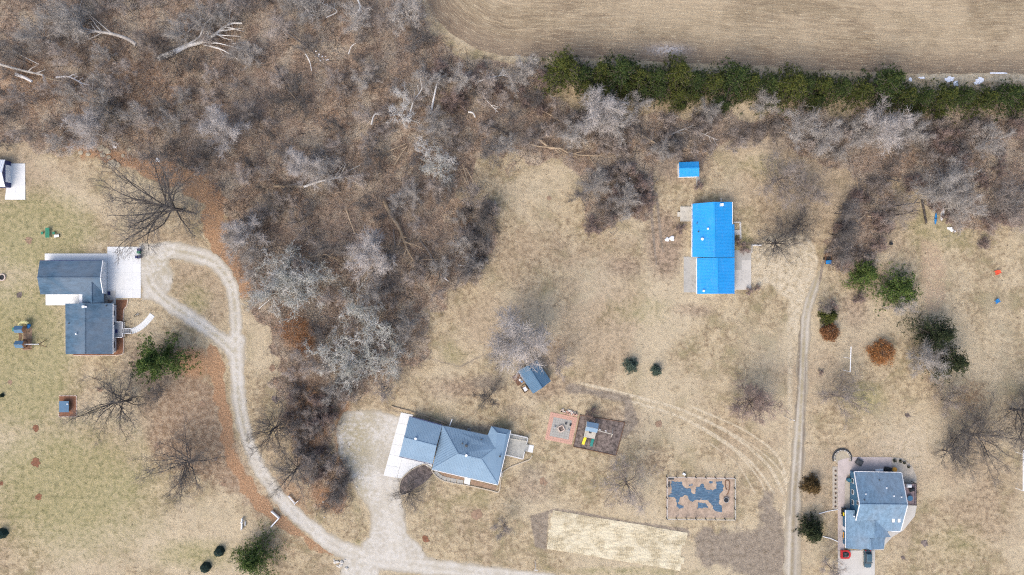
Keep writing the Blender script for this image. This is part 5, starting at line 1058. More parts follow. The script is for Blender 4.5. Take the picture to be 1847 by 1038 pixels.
# ---- right side odds and ends
a = P(1491.8, 467); t = empty('utility_trailer', (a[0], a[1], 0), 'small brown utility trailer with blue tarped end by the dirt track', 'trailer', rz=R(2))
MB().box(0, 0, .55, 1.7, 3.0, .1).build('bed', 'brownbox', t, Z)
for u in (-.85, .85): MB().box(u, 0, .8, .06, 3.0, .45).build('side_panel', 'brownbox', t, Z)
MB().box(0, -.95, .95, 1.55, 1.05, .45).build('tarp', 'bluepl', t, Z, bevel=.1); MB().box(.1, .15, .8, 1.1, .7, .3, .3).build('load', 'black', t, Z); MB().box(0, 1.1, .75, 1.3, .7, .25).build('load', 'leafmulch', t, Z)
for u in (-.98, .98): wheel(t, 0, 0, .0001, .01) if 0 else MB().tube((u - .1, 0, .32), (u + .1, 0, .32), .32, .32, 14).build('wheel', 'tyre', t, Z)
MB().beam((0, 1.5, .5), (0, 2.5, .45), .1).build('drawbar', 'darkgrey', t, Z)
def hull(name, x0, y0, x1, y1, w, mat, label, cat):
    A_, B_ = Vector(P(x0, y0, .3)), Vector(P(x1, y1, .3)); L = (B_ - A_).length; c = (A_ + B_) / 2; t = empty(name, (c.x, c.y, 0), label, cat, rz=math.atan2((B_ - A_).y, (B_ - A_).x)); V = []; n_ = 9
    for i in range(n_): u = i / (n_ - 1); k = math.sin(math.pi * min(max(u, .02), .98)) ** .6; xx = (u - .5) * L; V += [(xx, -w / 2 * k, .35), (xx, -w / 3 * k, .08), (xx, w / 3 * k, .08), (xx, w / 2 * k, .35), (xx, 0, .42)]
    F = []
    for i in range(n_ - 1):
        for j in range(5): F.append((i * 5 + j, i * 5 + (j + 1) % 5, (i + 1) * 5 + (j + 1) % 5, (i + 1) * 5 + j))
    F += [tuple(range(5)), tuple(range(len(V) - 1, len(V) - 6, -1))]; MB().add(V, F).build('hull', mat, t, Z); MB().ring(0, 0, .38, .46, w * .34, w * .24, 14).build('cockpit_rim', 'black' if mat != 'white' else 'grey', t, Z)
hull('kayak', 1688.6, 384, 1687, 405, .62, 'bluepl', 'narrow blue kayak lying under the bare trees', 'kayak'); hull('canoe', 1701.5, 374, 1698, 399, .95, 'white', 'white canoe lying beside the blue kayak', 'canoe')
for k, (x, y, s_) in enumerate(((1713, 413, 1.0), (1716.5, 416, .8), (1722, 418, .5), (1709.5, 412, .6))):
    a = P(x, y); tag(MB().box(a[0], a[1], .2 * s_, s_, .8 * s_, .4 * s_, k * .6).build('block', 'white', bevel=.05), ['largest white block below the canoe', 'white block with slanted side below the canoe', 'smallest white block below the canoe', 'low white block left of the largest one'][k], 'block', 'white blocks below the canoe')
for k, (y0, y1) in enumerate(((360.5, 366), (367, 378), (379, 390), (391, 403))):
    x_ = lambda y: 1662.5 + (y - 359) * .19
    A_, B_ = P(x_(y0), y0, .3), P(x_(y1), y1, .3); tag(MB().tube(A_, B_, .3, .28, 8).build('log', 'bark_dark'), ['short dark log at the top of the log row', 'dark log second from the top of the log row', 'dark log third in the row beside the kayak', 'lowest dark log of the row beside the kayak'][k], 'log', 'row of dark logs beside the boats')
def chair(x, y, mat, label, rz):
    a = P(x, y); t = empty('lawn_chair', (a[0], a[1], 0), label, 'chair', rz=rz)
    for i in range(4): MB().box(0, -.33 + i * .22, .42, .85, .19, .05).build('seat_slat', mat, t, Z); MB().beam((-.42, -.33 + i * .22, .42), (-.75, -.36 + i * .24, 1.0), .19, .04).build('back_slat', mat, t, Z)
    for v in (-.52, .52): MB().box(0, v, .62, .9, .16, .04).build('armrest', mat, t, Z); MB().beam((.38, v, 0), (.38, v, .62), .09).build('leg', mat, t, Z); MB().beam((-.4, v, 0), (-.4, v, .62), .09).build('leg', mat, t, Z)
    return t
chair(1796.3, 492, 'orange', 'orange red lawn chair on the right hand lawn', R(200)); chair(1797.3, 544, 'bluepl', 'blue lawn chair on the right hand lawn', R(-60))
a = P(1605.3, 440); t = empty('barrel', (a[0], a[1], 0), 'black barrel standing alone above the round spruces', 'barrel'); MB().tube((0, 0, 0), (0, 0, .45), .36, .42, 14).tube((0, 0, .45), (0, 0, .9), .42, .36, 14).build('drum', 'black', t, Z); MB().ring(0, 0, .9, .94, .38, .32, 14).build('rim', 'darkgrey', t, Z)
def goal(x0, y0, x1, y1, h, label, posts):
    t = empty('goal_frame', (*P(x0, y0, h)[:2], 0), label, 'frame'); MB().beam(P(x0, y0, h), P(x1, y1, h), .17).build('crossbar', 'white', t)
    for (x, y) in posts: a = P(x, y, h); MB().beam((a[0], a[1], 0), a, .12).build('post', 'white', t)
goal(1535, 625.5, 1533.3, 671.5, 4.2, 'tall thin white frame with long crossbar on the lawn', [(1534.3, 647), (1533.3, 671)])
goal(1845.5, 812, 1845.5, 886, 3.0, 'white frame with long crossbar at the right edge', [(1845.5, 886), (1845.5, 820)])
def pole(x, y, h, label, arm=True, mat='grey', r=.11):
    a = P(x, y); t = empty('utility_pole', (a[0], a[1], 0), label, 'pole'); MB().tube((0, 0, 0), (0, 0, h), r, r * .7, 8).build('pole', mat, t, Z)
    MB().beam((-.5, 0, h - .3), (.5, 0, h - .3), .1).build('crossarm', mat, t, Z); MB().tube((.3, 0, h - .2), (.3, 0, h + .2), .14, .1, 8).build('lamp', 'white', t, Z)
pole(1413.5, 750.5, 6.6, 'slim grey yard pole leaning toward the dirt track'); pole(965, 1012, 6.8, 'slim white yard pole at the bottom of the lawn', mat='white', r=.08)
for k, (x, y, s_) in enumerate(((1203, 432.5, .75), (1211.5, 430.5, .9), (1140, 336, .4), (1136, 322, .35))):
    a = P(x, y); m = MB(); n_ = 8; V = [(a[0], a[1], .55 * s_)]
    for rr, zz in ((.45, .5), (.8, .3), (.7, 0)):
        for i in range(n_): an = i * 2 * math.pi / n_ + rr; q = 1 + .2 * math.sin(i * 2.3 + k); V.append((a[0] + rr * s_ * q * math.cos(an), a[1] + rr * s_ * q * math.sin(an), zz * s_))
    F = [(0, 1 + i, 1 + (i + 1) % n_) for i in range(n_)] + [(1 + r_ * n_ + i, 1 + (r_ + 1) * n_ + i, 1 + (r_ + 1) * n_ + (i + 1) % n_, 1 + r_ * n_ + (i + 1) % n_) for r_ in range(2) for i in range(n_)]
    m.add(V, F); tag(m.build('white_sack', 'white'), ['smaller white sack on the lawn left of the blue roofed house', 'larger white sack on the lawn nearest the blue roofed house', 'small white sack in the brush lowest of two', 'small white sack in the brush highest of two'][k], 'sack')

# ---- snow patches and rocks
for k, (x, y, rx, ry) in enumerate(((1641,144,3,3),(1664,141,5,2),(1712,144,7,4),(1723,151,4,3.5),(1768,146,7,5),(1760,151,4,3),(1802,132.5,17,1.3),(208,266,3.5,3),(285,289,3.5,3))):
    f_ = lambda X, Y: 1 - np.hypot((X - x) / rx, (Y - y) / ry) + (vnoise(X, Y, 4, 50 + k) - .5) * 1.4
    o = sheet('snow_patch', f_, (x - rx * 2, y - ry * 2, x + rx * 2, y + ry * 2), .25, lambda a, b: .07 + .1 * vnoise(a, b, 4, 3), 'snow')
    tag(o, ['small snow patch at the end of the tall evergreen', 'flat snow patch in the field margin', 'broad snow patch against the evergreen row', 'snow patch touching the evergreen tips', 'large right hand snow patch by the evergreens', 'little snow patch left of the large right hand one', 'long thin snow streak at the crop field edge', 'pale patch among the creek stones', 'pale patch in the woods above the oak'][k], 'snow patch')
def rock(x, y, s_, mat, label, grp, flatn=.5):
    a = P(x, y); m = MB(); bm = bmesh.new(); bmesh.ops.create_icosphere(bm, subdivisions=1, radius=s_)
    V = [(a[0] + v.co.x * (1 + rnd.uniform(-.25, .25)), a[1] + v.co.y * (1 + rnd.uniform(-.25, .25)) * .8, max(0, v.co.z * flatn * (1 + rnd.uniform(-.2, .2)) + s_ * flatn * .5)) for v in bm.verts]
    m.add(V, [[v.index for v in f.verts] for f in bm.faces]); bm.free(); o_ = m.build('rock', mat); tag(o_, label, 'rock', grp); ordered(o_, label, x)
for k in range(16): rock(612 + rnd.gauss(0, 6), 1016 + rnd.gauss(0, 6), rnd.uniform(.25, .6), 'whitelog' if 0 else 'rock', 'pale rock in the heap beside the drive junction', 'rocks heaped beside the drive junction')
for (x, y, s_) in ((183,268,1.1),(193,273,1.2),(186,280,.9),(197,284,.8),(203,296,1.4),(212,298,1.0),(146,276,.9),(160,279,.8),(232,270,.7),(222,281,.7)): rock(x, y, s_, 'bedstone', 'flat tan creek stone at the foot of the woods', 'creek stones below the leaning grey tree', .25)
for k in range(13): rock(567 + k * 2 + rnd.gauss(0, 1.5), 96 + k * 1.1 + rnd.gauss(0, 3), rnd.uniform(.18, .3), 'snow', 'small white stone in the line of stones in the woods', 'white stones in a line in the upper woods')
for k in range(14): rock(578 + rnd.random() * 80, 770 + rnd.random() * 180, rnd.uniform(.15, .3), 'rock', 'small pale stone scattered along the brush beside the gravel bay', 'stones beside the gravel bay')

# ---- mulch rings round young trees
rings = [(52,433,9,'leafmulch'),(36,532,8,'mulch'),(65,773,8,'redmulch'),(65,835,11,'redmulch'),(70,897,8,'redmulch'),(2,872,5,'redmulch'),(180,704,7,'leafmulch'),(365,728,8,'leafmulch'),(284,804,6,'leafmulch'),(403,873,6,'leafmulch'),
         (388,828,5,'mulch'),(492,664,9,'leafmulch'),(497,690,8,'leafmulch'),(496,720,9,'mulch'),(980,869,9,'leafmulch'),(1188,765,8,'leafmulch'),(1637,750,6,'mulch'),(1667,980,8,'mulch'),(1628,1007,5,'mulch'),(990,357,5,'leafmulch'),(18,690,6,'leafmulch'),(860,928,14,'leafmulch'),(768,972,9,'redmulch')]
for k, (x, y, r_, m_) in enumerate(rings):
    r_ = r_ * .72
    f_ = lambda X, Y: r_ - np.hypot(X - x, (Y - y) * 1.05) + (vnoise(X, Y, 4, 60 + k) - .5) * 7
    where = 'at the left edge of the lawn' if x < 100 else 'in the lawn left of the drive' if x < 420 else 'at the brush edge beside the drive' if x < 520 else 'near the metal roofed house' if x < 1000 else 'in the middle lawn' if x < 1300 else 'in the right hand lawn'
    o = sheet('mulch_ring', f_, (x - r_ * 2, y - r_ * 2, x + r_ * 2, y + r_ * 2), .22, lambda a, b: .02 + .05 * vnoise(a, b, 3, 3), m_)
    tag(o, {'leafmulch': 'tan', 'redmulch': 'red brown', 'mulch': 'dark'}[m_] + ' mulch circle ' + where, 'mulch circle', 'mulch circles round saplings'); ordered(o, o['label'], x)
    a = P(x, y); sp = empty('sapling', (a[0], a[1], 0), 'sapling in ' + {'leafmulch': 'tan', 'redmulch': 'red brown', 'mulch': 'dark'}[m_] + ' mulch circle ' + where, 'sapling', 'saplings in mulch circles'); ordered(sp, sp['label'], x)
    MB().tube((0, 0, 0), (.1, .05, 2.4), .035, .02, 5).build('trunk', 'bark_mid', sp, Z); m = MB()
    for i in range(7): an = i * 2.4; z = .8 + i * .22; m.tube((.02 * i, 0, z), (.5 * math.cos(an), .5 * math.sin(an), z + .5), .016, .006, 3)
    m.build('branches', 'twig_mid', sp, Z)
#TREES
# ---------------------------------------------------------------- trees
def unit(v): return v / np.maximum(np.linalg.norm(v, axis=1, keepdims=True), 1e-9)
def polylines(Pp, D, L, r0, r1, nseg, wob, up, g):
    p = Pp.copy(); d = unit(D); r0 = np.broadcast_to(np.asarray(r0, float), (len(p),)); r1 = np.broadcast_to(np.asarray(r1, float), (len(p),)); a, b, ra, rb, dd, tt = [], [], [], [], [], []
    for i in range(nseg):
        d = unit(d + g.normal(0, wob, d.shape) + np.array([0, 0, up])); q = p + d * (L / nseg)[:, None]; q[:, 2] = np.maximum(q[:, 2], .05)
        a.append(p); b.append(q); ra.append(r0 + (r1 - r0) * i / nseg); rb.append(r0 + (r1 - r0) * (i + 1) / nseg); dd.append(d.copy()); tt.append(np.full(len(p), (i + .5) / nseg)); p = q
    return [np.concatenate(x) for x in (a, b, ra, rb, dd, tt)]
def children(seg, m, ang, g, tmin=0.0):
    a, b, ra, rb, d, t = seg; k = t >= tmin; idx = np.repeat(np.nonzero(k)[0], m); u = g.random(len(idx))[:, None]
    p = a[idx] + (b[idx] - a[idx]) * u; dd = d[idx]; x = g.normal(size=dd.shape); x = unit(x - (x * dd).sum(1, keepdims=True) * dd)
    an = ang * g.uniform(.7, 1.3, len(idx)); return p, unit(dd * np.cos(an)[:, None] + x * np.sin(an)[:, None]), idx
def prisms(segs, n=3):
    a, b, ra, rb = [np.concatenate([s[i] for s in segs]) for i in range(4)]; d = unit(b - a); h = np.where(np.abs(d[:, 2:3]) > .9, np.array([[1., 0, 0]]), np.array([[0, 0, 1.]]))
    u = unit(np.cross(d, h)); v = np.cross(d, u); N = len(a); V = np.empty((N, 2 * n, 3))
    for k in range(n):
        c, s_ = math.cos(2 * math.pi * k / n), math.sin(2 * math.pi * k / n); o = u * c + v * s_; V[:, k] = a + o * ra[:, None]; V[:, n + k] = b + o * rb[:, None]
    base = (np.arange(N) * 2 * n)[:, None]; F = []
    for k in range(n):
        k2 = (k + 1) % n; F += [base + np.array([[k, k2, n + k2]]), base + np.array([[k, n + k2, n + k]])]
    return V.reshape(-1, 3), np.concatenate(F)
def cones(p, d, L, r):
    n = 3; N = len(p); h = np.where(np.abs(d[:, 2:3]) > .9, np.array([[1., 0, 0]]), np.array([[0, 0, 1.]])); u = unit(np.cross(d, h)); v = np.cross(d, u); V = np.empty((N, 4, 3))
    for k in range(3):
        c, s_ = math.cos(2 * math.pi * k / 3), math.sin(2 * math.pi * k / 3); V[:, k] = p + (u * c + v * s_) * r[:, None]
    V[:, 3] = p + d * L[:, None]; base = (np.arange(N) * 4)[:, None]
    return V.reshape(-1, 3), np.concatenate([base + np.array([[k, (k + 1) % 3, 3]]) for k in range(3)])
def merge(*vf):
    V, F, o = [], [], 0
    for v, f in vf: V.append(v); F.append(f + o); o += len(v)
    return np.concatenate(V), np.concatenate(F)
def bare_tree(seed, h, Rr, limbs, r0, bark, twig, sub=2, tert=2, nt=3, tl=.9, tr=.022, wob=.16, up=.06, el=(.2, 1.0), z0=.22, fork=.0, lean=0.0):
    g = np.random.default_rng(seed); one = lambda x: np.array([x], float)
    tk = polylines(np.array([[0., 0, -.15]]), np.array([[lean, lean * .5, 1.]]), one(h * .62), r0, r0 * .45, 6, .05, .02, g)
    az = np.arange(limbs) * 2.4 + g.random() * 6 + g.normal(0, .3, limbs); f = z0 + (.98 - z0) * (np.arange(limbs) + .5) / limbs; si = np.minimum((f * 6).astype(int), 5)
    p = tk[0][si] + (tk[1][si] - tk[0][si]) * (f * 6 - si)[:, None]; e = el[0] + (el[1] - el[0]) * f + g.normal(0, .12, limbs)
    d = np.stack([np.cos(az) * np.cos(e), np.sin(az) * np.cos(e), np.sin(e)], 1); L = Rr * g.uniform(.75, 1.15, limbs) / np.maximum(np.cos(e), .55); L = np.minimum(L, Rr * 1.35)
    lr = r0 * (.52 - .25 * f); lb = polylines(p, d, L, lr, lr * .22, 7, wob, up, g)
    cp, cd, ci = children(lb, sub, .75, g, .15); cl = Rr * .42 * g.uniform(.5, 1.2, len(cp)) * (1.1 - .5 * lb[5][ci]); cr = np.maximum(lb[2][ci] * .5, .03); sb = polylines(cp, cd, cl, cr, cr * .3, 4, wob * 1.2, up, g)
    tp, td, ti = children(sb, tert, .7, g, .1); ttl = Rr * .17 * g.uniform(.6, 1.3, len(tp)) + .3; trr = np.maximum(sb[2][ti] * .5, .02); tb = polylines(tp, td, ttl, trr, trr * .5, 2, wob * 1.4, up * .6, g)
    q = [np.concatenate([sb[i][sb[5] > .5], lb[i][lb[5] > .75], tb[i]]) for i in range(6)]
    wp, wd, wi = children(q, nt, .65, g); wl_ = tl * g.uniform(.5, 1.4, len(wp))
    V1, F1 = merge(prisms([tk], 7), prisms([lb], 4)); V2, F2 = merge(prisms([sb], 3), prisms([tb], 3), cones(wp, wd, wl_, np.full(len(wp), tr)))
    return [('trunk', trimesh('trunk', V1, F1, bark)), ('crown', trimesh('crown', V2, F2, twig))]
def leaf_tris(c, size, g, nrm=None):
    N = len(c); a = unit(g.normal(size=(N, 3))); b = unit(np.cross(a, g.normal(size=(N, 3)))); s = (size * g.uniform(.6, 1.4, N))[:, None]
    V = np.stack([c + a * s, c - a * s * .5 + b * s * .7, c - a * s * .5 - b * s * .7], 1).reshape(-1, 3); return V, np.arange(3 * N).reshape(-1, 3)
def conifer(seed, h, Rr, mat, levels=13, arms=9, per=9, tri=8, size=.17, bark='bark_mid', taper=.75, droop=-.12, spread=.15, wobr=.25):
    g = np.random.default_rng(seed); tk = polylines(np.array([[0., 0, -.1]]), np.array([[0., 0, 1.]]), np.array([h * .97]), h * .018 + .05, .03, 6, .01, 0, g)
    lv = np.repeat(np.arange(levels), arms); t = (lv + g.random(len(lv))) / levels; z = h * (.08 + .9 * t); az = g.random(len(lv)) * 2 * math.pi
    lobes = 1 + wobr * np.sin(az * 3 + seed) * .5 + wobr * g.normal(0, .5, len(lv)); L = Rr * np.maximum(1 - t, .06) ** taper * np.clip(lobes, .5, 1.4)
    p = np.stack([0 * z, 0 * z, z], 1); d = np.stack([np.cos(az), np.sin(az), droop + .55 * t], 1); br = polylines(p, d, L, np.full(len(L), .05), .015, 3, .08, .03, g)
    u = np.tile((np.arange(per) + .6) / per, len(L)) ** .8; i = np.repeat(np.arange(len(L)), per); c = p[i] + unit(d)[i] * (L[i] * u)[:, None]; side = np.stack([-d[i, 1], d[i, 0], 0 * z[i]], 1)
    c = c + side * (g.normal(0, spread, len(c)) * L[i] * (.35 + .5 * u))[:, None] + g.normal(0, .08, c.shape)
    cc = np.repeat(c, tri, 0) + g.normal(0, size * 1.1, (len(c) * tri, 3)) * np.array([1, 1, .6]); V1, F1 = prisms([tk, br], 4); V2, F2 = leaf_tris(cc, size, g)
    return [('trunk', trimesh('trunk', V1, F1, bark)), ('crown', trimesh('crown', V2, F2, mat))]
def leafy(seed, h, Rr, mat, n=260, tri=26, size=.13, flat=.8):
    g = np.random.default_rng(seed); tk = polylines(np.array([[0., 0, -.1]]), np.array([[0., 0, 1.]]), np.array([h * .8]), .12, .04, 5, .05, 0, g)
    pp, dd, _ = children(tk, 5, 1.0, g, .25); br = polylines(pp, dd, Rr * g.uniform(.6, 1.0, len(pp)), .05, .015, 3, .15, .08, g)
    a = unit(g.normal(size=(n, 3))); r = g.uniform(.35, 1, n) ** .6 * (1 + .18 * np.sin(a[:, 0] * 5 + seed) * np.cos(a[:, 1] * 4)); c = a * r[:, None] * np.array([Rr, Rr, Rr * flat]) + np.array([0, 0, h - Rr * flat]); c[:, 2] = np.maximum(c[:, 2], .3)
    cc = np.repeat(c, tri, 0) + g.normal(0, Rr * .09, (n * tri, 3)); V1, F1 = prisms([tk, br], 4); V2, F2 = leaf_tris(cc, size, g)
    return [('trunk', trimesh('trunk', V1, F1, 'bark_mid')), ('crown', trimesh('crown', V2, F2, mat))]
def plant(protos, x, y, name, label, group=None, s=1.0, rz=None, sz=None, cat='tree', crown_h=0.0):
    """x, y: photograph pixel of the crown's middle (crown_h above ground) or of the base"""
    k = (H - crown_h) / H * S; loc = ((x - 923.5) * k, (519 - y) * k, 0); t = empty(name, loc, label, cat, group, rz=rnd.uniform(0, 6.28) if rz is None else rz); t.scale = (s, s, s if sz is None else sz)
    for n_, me in protos: linkmesh(n_, me, t)
    return t
PALE = [bare_tree(100 + i, 13, 5.4, 15, .26, 'bark_pale', 'twig_pale', 2, 2, 1, 1.1, .020, el=(.2, 1.2), up=.03, wob=.13) for i in range(5)]
SILV = [bare_tree(110 + i, 13, 5.6, 17, .26, 'bark_pale', 'twig_silver', 3, 2, 1, 1.0, .020, el=(.2, 1.25), up=.03, wob=.13) for i in range(3)]
MID = [bare_tree(120 + i, 13, 4.4, 9, .17, 'bark_mid', 'twig_mid', 2, 1, 2, 1.1, .020, el=(.4, 1.2)) for i in range(5)]
DARK = [bare_tree(140 + i, 12, 4.6, 9, .17, 'bark_dark', 'twig_dark', 2, 1, 2, 1.1, .019, el=(.35, 1.2)) for i in range(3)]
OAK = [bare_tree(160 + i, 16, 11.5, 20, .46, 'bark_dark', 'twig_dark', 2, 2, 2, 1.2, .012, wob=.15, up=.015, el=(.10, 1.05), z0=.25) for i in range(4)]
DEAD = [bare_tree(180 + i, 13, 5.5, 10, .30, 'dead', 'dead', 2, 1, 2, .6, .030, wob=.3, el=(.2, 1.2)) for i in range(3)]
LICH = [bare_tree(190 + i, 13, 6.6, 12, .22, 'lichen', 'lichen', 2, 1, 3, .6, .032, wob=.28, el=(.2, 1.2)) for i in range(3)]
SHRUB = [bare_tree(200 + i, 4.0, 2.4, 12, .05, 'bark_mid', 'twig_mauve', 2, 2, 1, .6, .015, el=(.4, 1.2), z0=.02) for i in range(3)]
SHRUBG = [bare_tree(210 + i, 4.5, 2.8, 12, .05, 'bark_mid', 'twig_mid', 2, 2, 1, .7, .015, el=(.3, 1.2), z0=.02) for i in range(2)]
FIR = [conifer(300 + i, 12, 5.0, 'fir' if i % 2 else 'fir_yellow', per=7, arms=9, tri=16, size=.15, spread=.28, wobr=.45) for i in range(6)]
# -- evergreen row
row = smooth_line([(1018,128),(1052,134),(1085,128),(1120,132),(1152,142),(1186,140),(1220,136),(1255,144),(1290,146),(1322,144),(1356,150),(1388,148),(1420,158),(1452,152),(1486,154),(1520,158),(1556,164),(1594,150),(1632,172),(1668,174),(1704,178),(1740,176),(1778,176),(1816,174),(1854,176),(1892,178)], 1)
for i, (x, y) in enumerate(row):
    s = .78 + .4 * vnoise(np.array([i * 9.]), np.array([3.]), 10, 5)[0]; s *= 1.3 if i in (0, 3, 6, 9, 12, 17) else 1.0
    nm = ['first', 'second', 'third', 'fourth', 'fifth', 'sixth', 'seventh', 'eighth', 'ninth', 'tenth', 'eleventh', 'twelfth', 'thirteenth', 'fourteenth', 'fifteenth', 'sixteenth', 'seventeenth', 'eighteenth', 'nineteenth', 'twentieth', 'twenty first', 'twenty second', 'twenty third', 'twenty fourth', 'twenty fifth', 'last'][min(i, 25)]
    plant(FIR[i % 6], x, y + rnd.uniform(-3, 3), 'spruce_tree', nm + ' tree of the evergreen row counted from the woodland end', 'evergreen row along the crop field', s, crown_h=7)
for i, (x, y, s) in enumerate(((1058,156,.62),(1092,166,.62),(1128,160,.7),(1160,166,.62),(1188,166,.74),(1226,174,.7),(1232,190,.42),(1256,172,.5),(1296,185,.6),(1310,190,.5),(1345,170,.5),(1382,185,.55),(1470,182,.6),(1480,178,.5),(1590,190,.5),(1660,200,.5),(1700,202,.4))):
    plant(FIR[(i * 2) % 5], x, y, 'young_spruce', ['short', 'slender', 'bushy', 'pale tipped', 'ragged'][i % 5] + ' young evergreen below the tall evergreen row ' + ['near its woodland end', 'beneath the second gap', 'above the blue shed', 'above the blue roofed house', 'near its right end'][min(4, i // 4)], 'young evergreens along the foot of the row', s, crown_h=4)
# -- single evergreens
def solo(seed, x, y, h, Rr, mat, name, label, cat='tree', ch=None, **k): plant(conifer(seed, h, Rr, mat, **k), x, y, name, label, crown_h=h * .55 if ch is None else ch, cat=cat)
solo(400, 284, 650, 15, 8.2, 'fir_green', 'spruce_tree', 'large feathery green spruce spreading beside the drive stem', ch=7, arms=7, levels=12, per=20, tri=15, spread=.14, wobr=.7, size=.18)
plant(DARK[1], 296, 706, 'bare_tree', 'small dark bare tree just below the feathery spruce', None, .55, 0)
solo(403, 457, 1010, 10, 6.6, 'fir_green', 'spruce_tree', 'wide dark green spruce at the bottom beside the drive', wobr=.4, per=13, levels=15, arms=11)
solo(404, 1563, 494, 7, 4.6, 'fir_green', 'spruce_tree', 'bright round green spruce nearest the dirt track end', wobr=.5, per=12, arms=8, tri=12); solo(405, 1625, 523, 9, 6.1, 'fir_green', 'spruce_tree', 'large round green spruce beside the tan chip bed', wobr=.5, per=14, arms=9, levels=13, tri=12)
solo(406, 1690, 604, 13, 6.2, 'fir_dark', 'cedar_tree', 'dark ragged cedar upper of the two behind the grey tree', wobr=.6, per=12, arms=11); solo(407, 1716, 652, 12, 5.9, 'fir_dark', 'cedar_tree', 'dark ragged cedar lower of the two behind the grey tree', wobr=.7, per=12, arms=11)
solo(408, 1497, 571, 4.5, 2.6, 'fir_yellow', 'spruce_tree', 'small dull green evergreen touching the rust red bush'); solo(409, 1138, 660, 3.6, 2.2, 'fir_blue', 'spruce_tree', 'larger blue green young spruce in the middle lawn', bark='bark_dark', size=.13); solo(410, 1184, 669, 2.8, 1.65, 'fir_blue', 'spruce_tree', 'smaller blue green young spruce in the middle lawn', bark='bark_dark', size=.12)
solo(411, 1467, 960, 8, 3.9, 'fir_dark', 'cedar_tree', 'dark cedar between the dirt track and the driveway', per=12, arms=11); solo(412, 1467, 878, 4.5, 2.8, 'bronze', 'cedar_tree', 'bronze brown cedar above the dark cedar', per=11)
for i, (x, y, l) in enumerate(((395.5,995,'dark net wrapped evergreen shrub upper of the pair on the bottom lawn'),(371,1024,'dark net wrapped evergreen shrub lower of the pair on the bottom lawn'),(3,963,'dark net wrapped evergreen shrub at the left edge'),(2,714,'small dark net wrapped shrub at the left edge beside the hut'))):
    a = P(x, y, .6); t = empty('netted_shrub', (a[0], a[1], 0), l, 'shrub'); rr = .6 if i == 3 else 1.45; g_ = np.random.default_rng(500 + i)
    c = unit(g_.normal(size=(700, 3))) * rr * .85 * g_.uniform(.5, 1, 700)[:, None] + np.array([0, 0, rr * .8]); c[:, 2] = np.maximum(c[:, 2], .05); V, F = leaf_tris(c, .12, g_); linkmesh('foliage', trimesh('foliage', V, F, 'fir_dark'), t)
    m = MB(); n_ = 6; V = [(rr * 1.05 * math.cos(k * 1.047 + i) * rnd.uniform(.85, 1.15), rr * math.sin(k * 1.047 + i), .05) for k in range(6)] + [(rr * .8 * math.cos(k * 1.047 + i), rr * .8 * math.sin(k * 1.047 + i), rr * 1.1) for k in range(6)] + [(0, 0, rr * 1.55)]
    m.add(V, [(k, (k + 1) % 6, 6 + (k + 1) % 6, 6 + k) for k in range(6)] + [(6 + k, 6 + (k + 1) % 6, 12) for k in range(6)]).build('net', 'net', t, Z)
    MB().tube((0, 0, 0), (0, 0, rr * 1.7), .05, .04, 6).build('stake', 'timber', t, Z)
plant(leafy(600, 4.5, 3.7, 'russet'), 1592, 637, 'oak_tree', 'small oak covered in orange brown leaves', crown_h=2.5); plant(leafy(601, 3.2, 2.5, 'rust'), 1498, 600, 'oak_tree', 'low rust red leaved bush under the small evergreen', crown_h=1.5)
plant(leafy(602, 9, 4.3, 'rust', 170, 22), 530, 592, 'oak_tree', 'oak still holding russet leaves in the woods by the drive', crown_h=6); plant(leafy(603, 8, 3.2, 'rust', 130, 20), 548, 618, 'oak_tree', 'smaller russet leaved oak below the larger one in the woods', crown_h=6)
